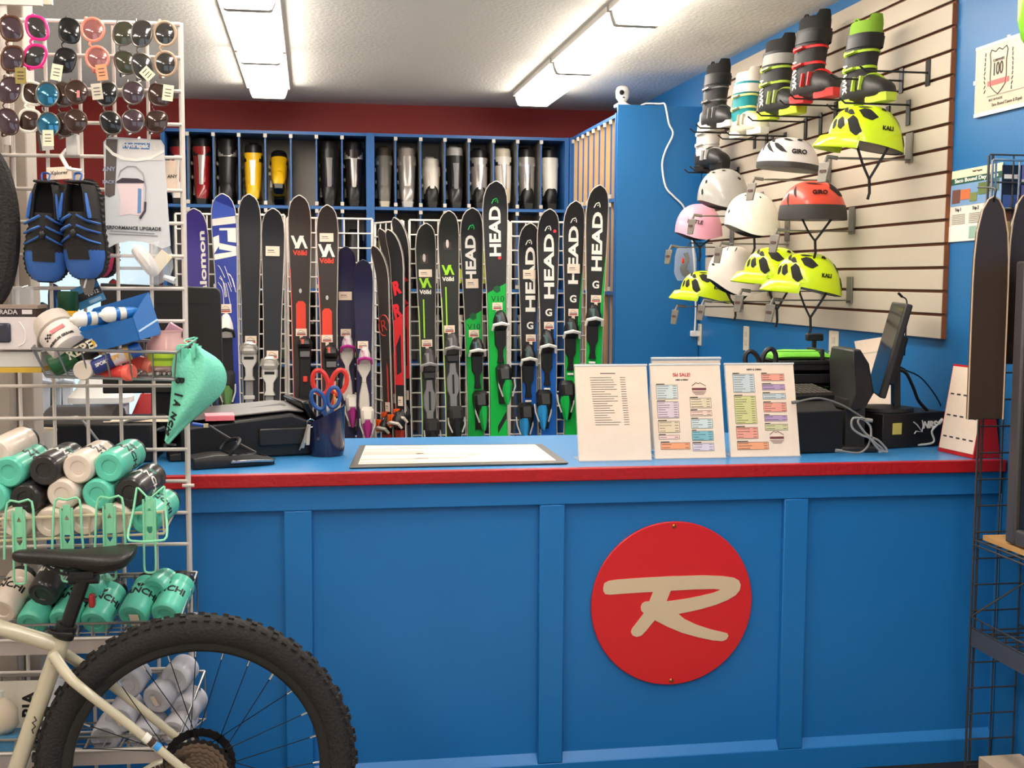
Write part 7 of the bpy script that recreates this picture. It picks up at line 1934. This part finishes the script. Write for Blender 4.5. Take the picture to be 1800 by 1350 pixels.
# ------------------------------------------------------------------ bicycle in front of the rack, facing left
BY = 2.735
BCn = PY(348, 1347, BY)
def bp(px, py, dy=0): q = PY(px, py, BY + dy); return q - V((0, 0, 0))
t = thing('bicycle', 'sand-coloured mountain bicycle with a black saddle and fat knobbly tires', 'bicycle', (BCn.x, BY, 0))
O = t.location
WR = .352
dz = WR + .001 - BCn.z
def B(px, py, dy=0): return PY(px, py, BY + dy) - O + V((0, 0, dz))
SAND = mt('sand_frame_paint', (196, 186, 160), .3, coat=.4, var=.02)
RUB = mt('tire_rubber', (38, 34, 32), .8)
def wheel(cx, front=False):
    c = V((cx, 0, WR + .001))
    m = MB(); R_ = WR - .034
    m.tube([c + V((R_ * cos(2 * pi * k / 72), 0, R_ * sin(2 * pi * k / 72))) for k in range(72)], .0325, 14, True); tb = m.build('tire', RUB, t, smooth=60)
    m = MB(); r = random.Random(1)
    for k in range(84):
        a = 2 * pi * k / 84
        for off, ang in ((-.020, .62), (.020, .62), (-.007, .2), (.007, .2)):
            if abs(off) > .01 or k % 2 == 0:
                aa = a + (pi / 84 if off > 0 else 0)
                A = T(c) @ RY(-aa * 180 / pi) @ T(R_, 0, 0) @ RZ(off / .02 * 38) @ T(.0335, 0, 0)
                m.M = A; m.box((0, 0, 0), (.009, .009 if abs(off) > .01 else .011, .0125))
    m.build('tread_knobs', RUB, t, smooth=0)
    m = MB(); Q = R_ - .033
    m.loft([[c + V((q * cos(2 * pi * k / 72), y, q * sin(2 * pi * k / 72))) for q, y in ((Q + .006, -.016), (Q - .004, -.0155), (Q - .016, -.006), (Q - .016, .006), (Q - .004, .0155), (Q + .006, .016))] for k in range(72)], loop=True); m.build('rim', C(26, 25, 26, .3), t, smooth=40)
    for k in range(28):
        m = MB(); m2 = MB()
        a = 2 * pi * k / 28; s_ = 1 if k % 2 else -1; b_ = a + (.9 if (k // 2) % 2 else -.9)
        p0 = c + V((.028 * cos(b_), s_ * .03, .028 * sin(b_))); p1 = c + V(((Q - .015) * cos(a), s_ * .003, (Q - .015) * sin(a)))
        m.tube([p0, p1], .0011, 5); q = p1 + (p0 - p1).normalized() * .016; m2.tube([p1, q], .0021, 5)
        sp = m.build('spoke', C(30, 30, 32, .4, .6), t); m2.build('spoke_nipple', CHROME, sp)
    m = MB().at(T(c), RX(90)); m.lathe([(.012, -.05), (.03, -.034), (.03, -.03), (.013, -.02), (.013, .02), (.03, .03), (.03, .034), (.012, .05)], 20); m.build('hub', BLACK, t)
    return c
c = wheel(0)
# brake disc and cassette on the near and far sides
m = MB().at(T(c + V((0, -.028, 0))), RX(90))
for rr_, z in ((.066, 0), (.058, .0045), (.048, .009), (.042, .0135), (.036, .018), (.03, .0225), (.024, .027)):
    n = int(rr_ * 420); pts = []
    for k in range(n): 
        a = 2 * pi * k / n; pts += [(rr_ * cos(a), rr_ * sin(a)), ((rr_ + .004) * cos(a + pi / n), (rr_ + .004) * sin(a + pi / n))]
    m.prism(pts, z, z + .0022)
m.build('cassette', mt('cassette_steel', (116, 98, 84), .4, .7), t, smooth=0)
m = MB().at(T(c + V((0, .03, 0))), RX(90)); n = 90
m.shape([[(.08 * cos(2 * pi * k / n) * (1 + .03 * (k % 3 == 0)), .08 * sin(2 * pi * k / n) * (1 + .03 * (k % 3 == 0))) for k in range(n)], [(.062 * cos(2 * pi * k / n), .062 * sin(2 * pi * k / n)) for k in range(n)]], .002)
for k in range(5): a = 2 * pi * k / 5; m.bar((.02 * cos(a), .02 * sin(a), 0), (.066 * cos(a + .4), .066 * sin(a + .4), 0), .008, .002)
m.build('brake_disc', C(40, 38, 38, .4, .5), t, smooth=0)
m = MB().at(T(c + V((0, -.0265, 0))), RX(90)); n = 30; pts = []
for k in range(n): a = 2 * pi * k / n; pts += [(.074 * cos(a), .074 * sin(a)), (.079 * cos(a + pi / n), .079 * sin(a + pi / n))]
m.shape([pts, [(.067 * cos(2 * pi * k / 40), .067 * sin(2 * pi * k / 40)) for k in range(40)]], .0022); m.build('large_sprocket', C(26, 25, 25, .4, .5), t, smooth=0)
# frame tubes
st_top = B(112, 1112); bb = st_top + (B(28, 1350) - st_top) * 1.62
seat_dir = (st_top - bb).normalized()
m = MB(); m.tube([bb, st_top - seat_dir * .012, st_top], [.0185, .0185, .0195], 16); m.build('seat_tube', SAND, t)
ht_b = V((-.98, 0, .60)); ht_t = V((-1.02, 0, .72))
m = MB(); m.tube(sm([B(100, 1130), B(0, 1100), B(-120, 1062), ht_t + V((.03, 0, -.03))], 4), [.0175] * 13, 14); m.build('top_tube', SAND, t)
m = MB(); m.tube([bb, lerp(bb, ht_b, .5), ht_b + V((.015, 0, .02))], [.024, .025, .024], 14); m.build('down_tube', SAND, t)
m = MB(); m.tube([ht_b, ht_t], .022, 16); m.build('head_tube', SAND, t)
for sy in (-1, 1):
    y = sy * .062
    pts = [B(97, 1142) + V((0, sy * .022, 0)), B(128, 1172) + V((0, sy * .05, 0)), B(160, 1196) + V((0, y, 0)), B(240, 1258) + V((0, y, 0)), c + V((-.018, y, .018))]
    m = MB(); m.tube(sm(pts, 5), [.0125 - .0035 * i / 20 for i in range(21)], 12); m.build('seat_stay', SAND, t)
    m = MB(); m.tube(sm([bb + V((.01, sy * .02, 0)), bb + V((.09, sy * .05, .0)), c + V((-.1, y, -.012)), c + V((-.01, y, -.006))], 4), .0095, 10); m.build('chain_stay', SAND, t)
    m = MB(); m.at(T(c + V((0, y, 0))), RX(90)); m.shape([[(-.034, .03), (-.022, .036), (-.004, .02), (.012, .016), (.022, .004), (.018, -.012), (.0, -.02), (-.014, -.03), (-.03, -.02), (-.03, .0)], [(.006 * cos(2 * pi * k / 12), .006 * sin(2 * pi * k / 12)) for k in range(12)]], .007); m.build('dropout', SAND, t, bevel=.001)
q0, q1 = B(252, 1266) + V((0, -.062, 0)), c + V((-.018, -.062, .018))
m = MB(); d = (q1 - q0).normalized()
for k, (a, b_, mat) in enumerate(((.012, .026, C(232, 228, 216, .4)), (.028, .040, C(60, 40, 30, .4)), (.042, .056, C(60, 146, 214, .4)))):
    m = MB(); m.tube([q0 + d * a, q0 + d * b_], .0108 - .0004 * k, 12); m.build('decal', mat, t)
m = MB().at(T(bb + (st_top - bb) * .60 + V((.004, -.0192, 0))), RX(90), RZ(-100)); m.tube([(-.02, 0, 0), (-.012, .006, 0), (-.006, -.002, 0), (.002, .006, 0), (.01, 0, 0), (.018, .004, 0)], .0016, 4); m.build('decal', C(60, 56, 52), t)
m = MB().at(T(B(100, 1152) + V((0, -.03, 0))), RX(90)); m.lathe([(.004, 0), (.006, .004), (.002, .006)], 12); m.build('frame_bolt', DGREY, t)
# seat post, clamp, saddle
m = MB(); m.tube([st_top - seat_dir * .006, st_top + seat_dir * .024], .023, 18); m.build('seat_clamp', BLACK, t); 
m = MB(); e = st_top + seat_dir * .012; m.tube(sm([e + V((-.02, -.01, .002)), e + V((-.034, -.012, .006)), e + V((-.02, -.028, .0)), e + V((.02, -.03, -.004))], 3), .004, 6); m.build('clamp_lever', BLACK, t)
sp_top = st_top + seat_dir * ((B(130, 1010) - st_top).length)
m = MB(); m.tube([st_top, sp_top], .0155, 16); m.build('seat_post', C(20, 19, 19, .35), t)
m = MB(); m.tube([sp_top + V((-.03, 0, .004)), sp_top + V((.032, 0, .004))], .016, 12); m.box(tuple(sp_top + V((0, 0, .014))), (.05, .05, .014)); m.build('post_head', C(26, 25, 25, .4), t)
for sy in (-1, 1):
    m = MB(); m.tube(sm([B(75, 985) + V((0, sy * .008, 0)), sp_top + V((-.035, sy * .022, .016)), sp_top + V((.035, sy * .022, .016)), B(215, 985) + V((0, sy * .05, 0))], 4), .0035, 6); m.build('saddle_rail', BLACK, t)
SAD = mt('black_saddle_vinyl', (38, 34, 32), .38, bump=.1, bscale=250)
prof = [(21, 968, 978, .012), (28, 963, 986, .020), (60, 962, 988, .024), (100, 963, 990, .028), (140, 963, 996, .038), (175, 961, 1002, .056), (205, 959, 1000, .068), (228, 957, 988, .066), (240, 959, 972, .05)]
m = MB(); rings = []
for px, yt, yb_, w_ in prof:
    a, b_ = B(px, yt), B(px, yb_); cz, hz = (a.z + b_.z) / 2, (a.z - b_.z) / 2; n = 20; r_ = []
    for k in range(n):
        q = 2 * pi * k / n; cs, sn = cos(q), sin(q); top = sn > 0
        r_.append(V((a.x, w_ * (abs(cs) ** .7) * (1 if cs >= 0 else -1) * (1 if sn > -.2 else .8), cz + hz * (abs(sn) ** .8) * (1 if sn >= 0 else -1))))
    rings.append(r_)
m.loft(rings); m.build('saddle', SAD, t, smooth=60, sub=1)
# red rear light
m = MB(); q = B(162, 1052); m.box(tuple(q), (.013, .02, .03)); m.build('rear_light', mt('red_lens', (150, 24, 30), .15, coat=.5), t, bevel=.004); m = MB(); m.tube([q + V((-.005, 0, 0)), sp_top - seat_dir * .045], .004, 6); m.build('light_bracket', BLACK, t)
# drivetrain
m = MB().at(T(bb + V((0, -.045, 0))), RX(90)); n = 34; pts = []
for k in range(n): a = 2 * pi * k / n; pts += [(.066 * cos(a), .066 * sin(a)), (.071 * cos(a + pi / n), .071 * sin(a + pi / n))]
m.prism(pts, -.0015, .0015); m.build('chainring', BLACK, t, smooth=0)
m = MB(); m.bar(bb + V((0, -.06, 0)), bb + V((.06, -.062, -.16)), .022, .014); m.build('crank_arm', BLACK, t, bevel=.003); m = MB(); m.bar(bb + V((0, .06, 0)), bb + V((-.06, .062, .16)), .022, .014); m.build('crank_arm', BLACK, t, bevel=.003)
for s_, e in ((-1, bb + V((.06, -.11, -.16))), (1, bb + V((-.06, .095, .16)))): m = MB(); m.box(tuple(e), (.09, .05, .016)); m.build('pedal', BLACK, t, bevel=.004)
m = MB(); cc = bb + V((0, -.045, 0)); k_ = c + V((0, -.040, 0)); pts = [cc + V((.01, 0, .071)), k_ + V((-.01, 0, .046))]
L_ = (pts[1] - pts[0]); nn = 46
for k in range(nn): 
    p0 = pts[0] + L_ * (k / nn); p1 = pts[0] + L_ * ((k + .7) / nn); m.bar(p0, p1, .006, .0085)
m.build('chain', C(70, 58, 50, .4, .7), t)
dr = c + V((.01, -.052, -.05))
m = MB(); m.loft([[dr + V((x, y, z)) for x, z in ((-.022, .05), (.024, .045), (.03, .0), (.01, -.05), (-.012, -.05), (-.02, 0))] for y in (-.01, .01)]); m.build('derailleur', C(44, 38, 34, .4, .3), t, bevel=.003)
for z in (.01, -.08): m = MB().at(T(dr + V((0, -.0, z))), RX(90)); m.lathe([(.018, -.004), (.02, 0), (.018, .004)], 16); m.build('jockey_wheel', BLACK, t)
# fork, front wheel, handlebar (left of the frame)
fw = wheel(-1.12)
for sy in (-1, 1): m = MB(); m.tube([ht_b + V((0, sy * .05, -.03)), fw + V((0, sy * .055, 0))], [.018, .014], 12); m.build('fork_leg', BLACK, t)
m = MB(); m.box(tuple(ht_b + V((0, 0, -.025))), (.05, .14, .03)); m.build('fork_crown', BLACK, t, bevel=.006)
m = MB(); m.bar(ht_t, ht_t + V((-.05, 0, .045)), .03, .03); m.build('stem', BLACK, t, bevel=.004)
m = MB(); e = ht_t + V((-.05, 0, .045)); m.tube(sm([e + V((.04, -.34, .03)), e + V((0, -.1, .015)), e, e + V((0, .1, .015)), e + V((.04, .24, .03))], 4), .0125, 10); m.build('handlebar', BLACK, t)
for y in (-.30, .21): m = MB(); m.tube([e + V((.035, y - .05, .027)), e + V((.04, y + .05, .03))], .017, 10); m.build('grip', MATTE, t)
# ------------------------------------------------------------------ pieces that belong to a part become its sub-parts
OWNER = {'wing': ('toe_binding',), 'badge': ('toe_binding',), 'toe_lever': ('toe_binding',), 'heel_lever': ('heel_binding',), 'brake_arm': ('heel_binding',), 'tag_tie': ('price_tag',), 'end_plate': ('binding_plate',), 'slot': ('binding_plate',), 'clamp': ('binding_plate',), 'pad': ('toe_binding',), 'release_tab': ('binding_plate',),
         'vent': ('shell',), 'strap_buckle': ('rear_strap',), 'tread_knobs': ('tire',), 'price_table': ('printed_sheet',), 'heading': ('printed_sheet',), 'typed_rows': ('printed_sheet',), 'logo_print': ('printed_sheet',), 'form_rows': ('printed_sheet',), 'grey_form': ('printed_sheet',),
         'checker_print': ('tub_body',), 'red_print': ('tub_body',), 'mountain_print': ('can_body',), 'lip_edge': ('price_lip',), 'insert': ('ski_body',), 'insert_plate': ('ski_body',), 'decal': ('seat_stay', 'seat_tube'), 'jockey_wheel': ('derailleur',), 'pedal': ('crank_arm',), 'clamp_lever': ('seat_clamp',), 'light_bracket': ('rear_light',), 'month_print': ('page',), 'label_print': ('lime_label',),
         'emblem': ('ski_body', 'bottle_body'), 'emblem_ring': ('ski_body',), 'stripe': ('colour_panel', 'ski_body'), 'side_stripe': ('ski_body',), 'line_drawing': ('ski_body',),
         'bladder_clip': ('bladder_picture',), 'bladder_label': ('bladder_picture',), 'valve_picture': ('hose_picture',), 'photo': ('cover',), 'title': ('cover',), 'pale_area': ('cover',), 'small_photo': ('photo_band',), 'ribbon': ('certificate_sheet',), 'laurel_leaves': ('certificate_sheet',), 'number': ('certificate_sheet',), 'shield_outline': ('certificate_sheet',), 'thin_line': ('certificate_sheet',),
         'lettering': ('logo_plate', 'shell', 'bottle_body', 'ski_body', 'cuff', 'tube_base', 'tub_body', 'can_body', 'tube_body', 'carton', 'carton_back', 'card_face', 'brand_tag', 'printed_card', 'box_body', 'certificate_sheet', 'poster_sheet'), 'letter': ('cover_cloth', 'disc')}
_seen = {}
for o in BUILT:
    p = o.parent
    if p is None: continue
    base = o.name.split('.')[0]
    mine = _seen.setdefault(p.name, {})
    for w_ in OWNER.get(base, ()):
        if w_ in mine and p.parent is None:
            o.parent = mine[w_]
            break
    else:
        mine[base] = o
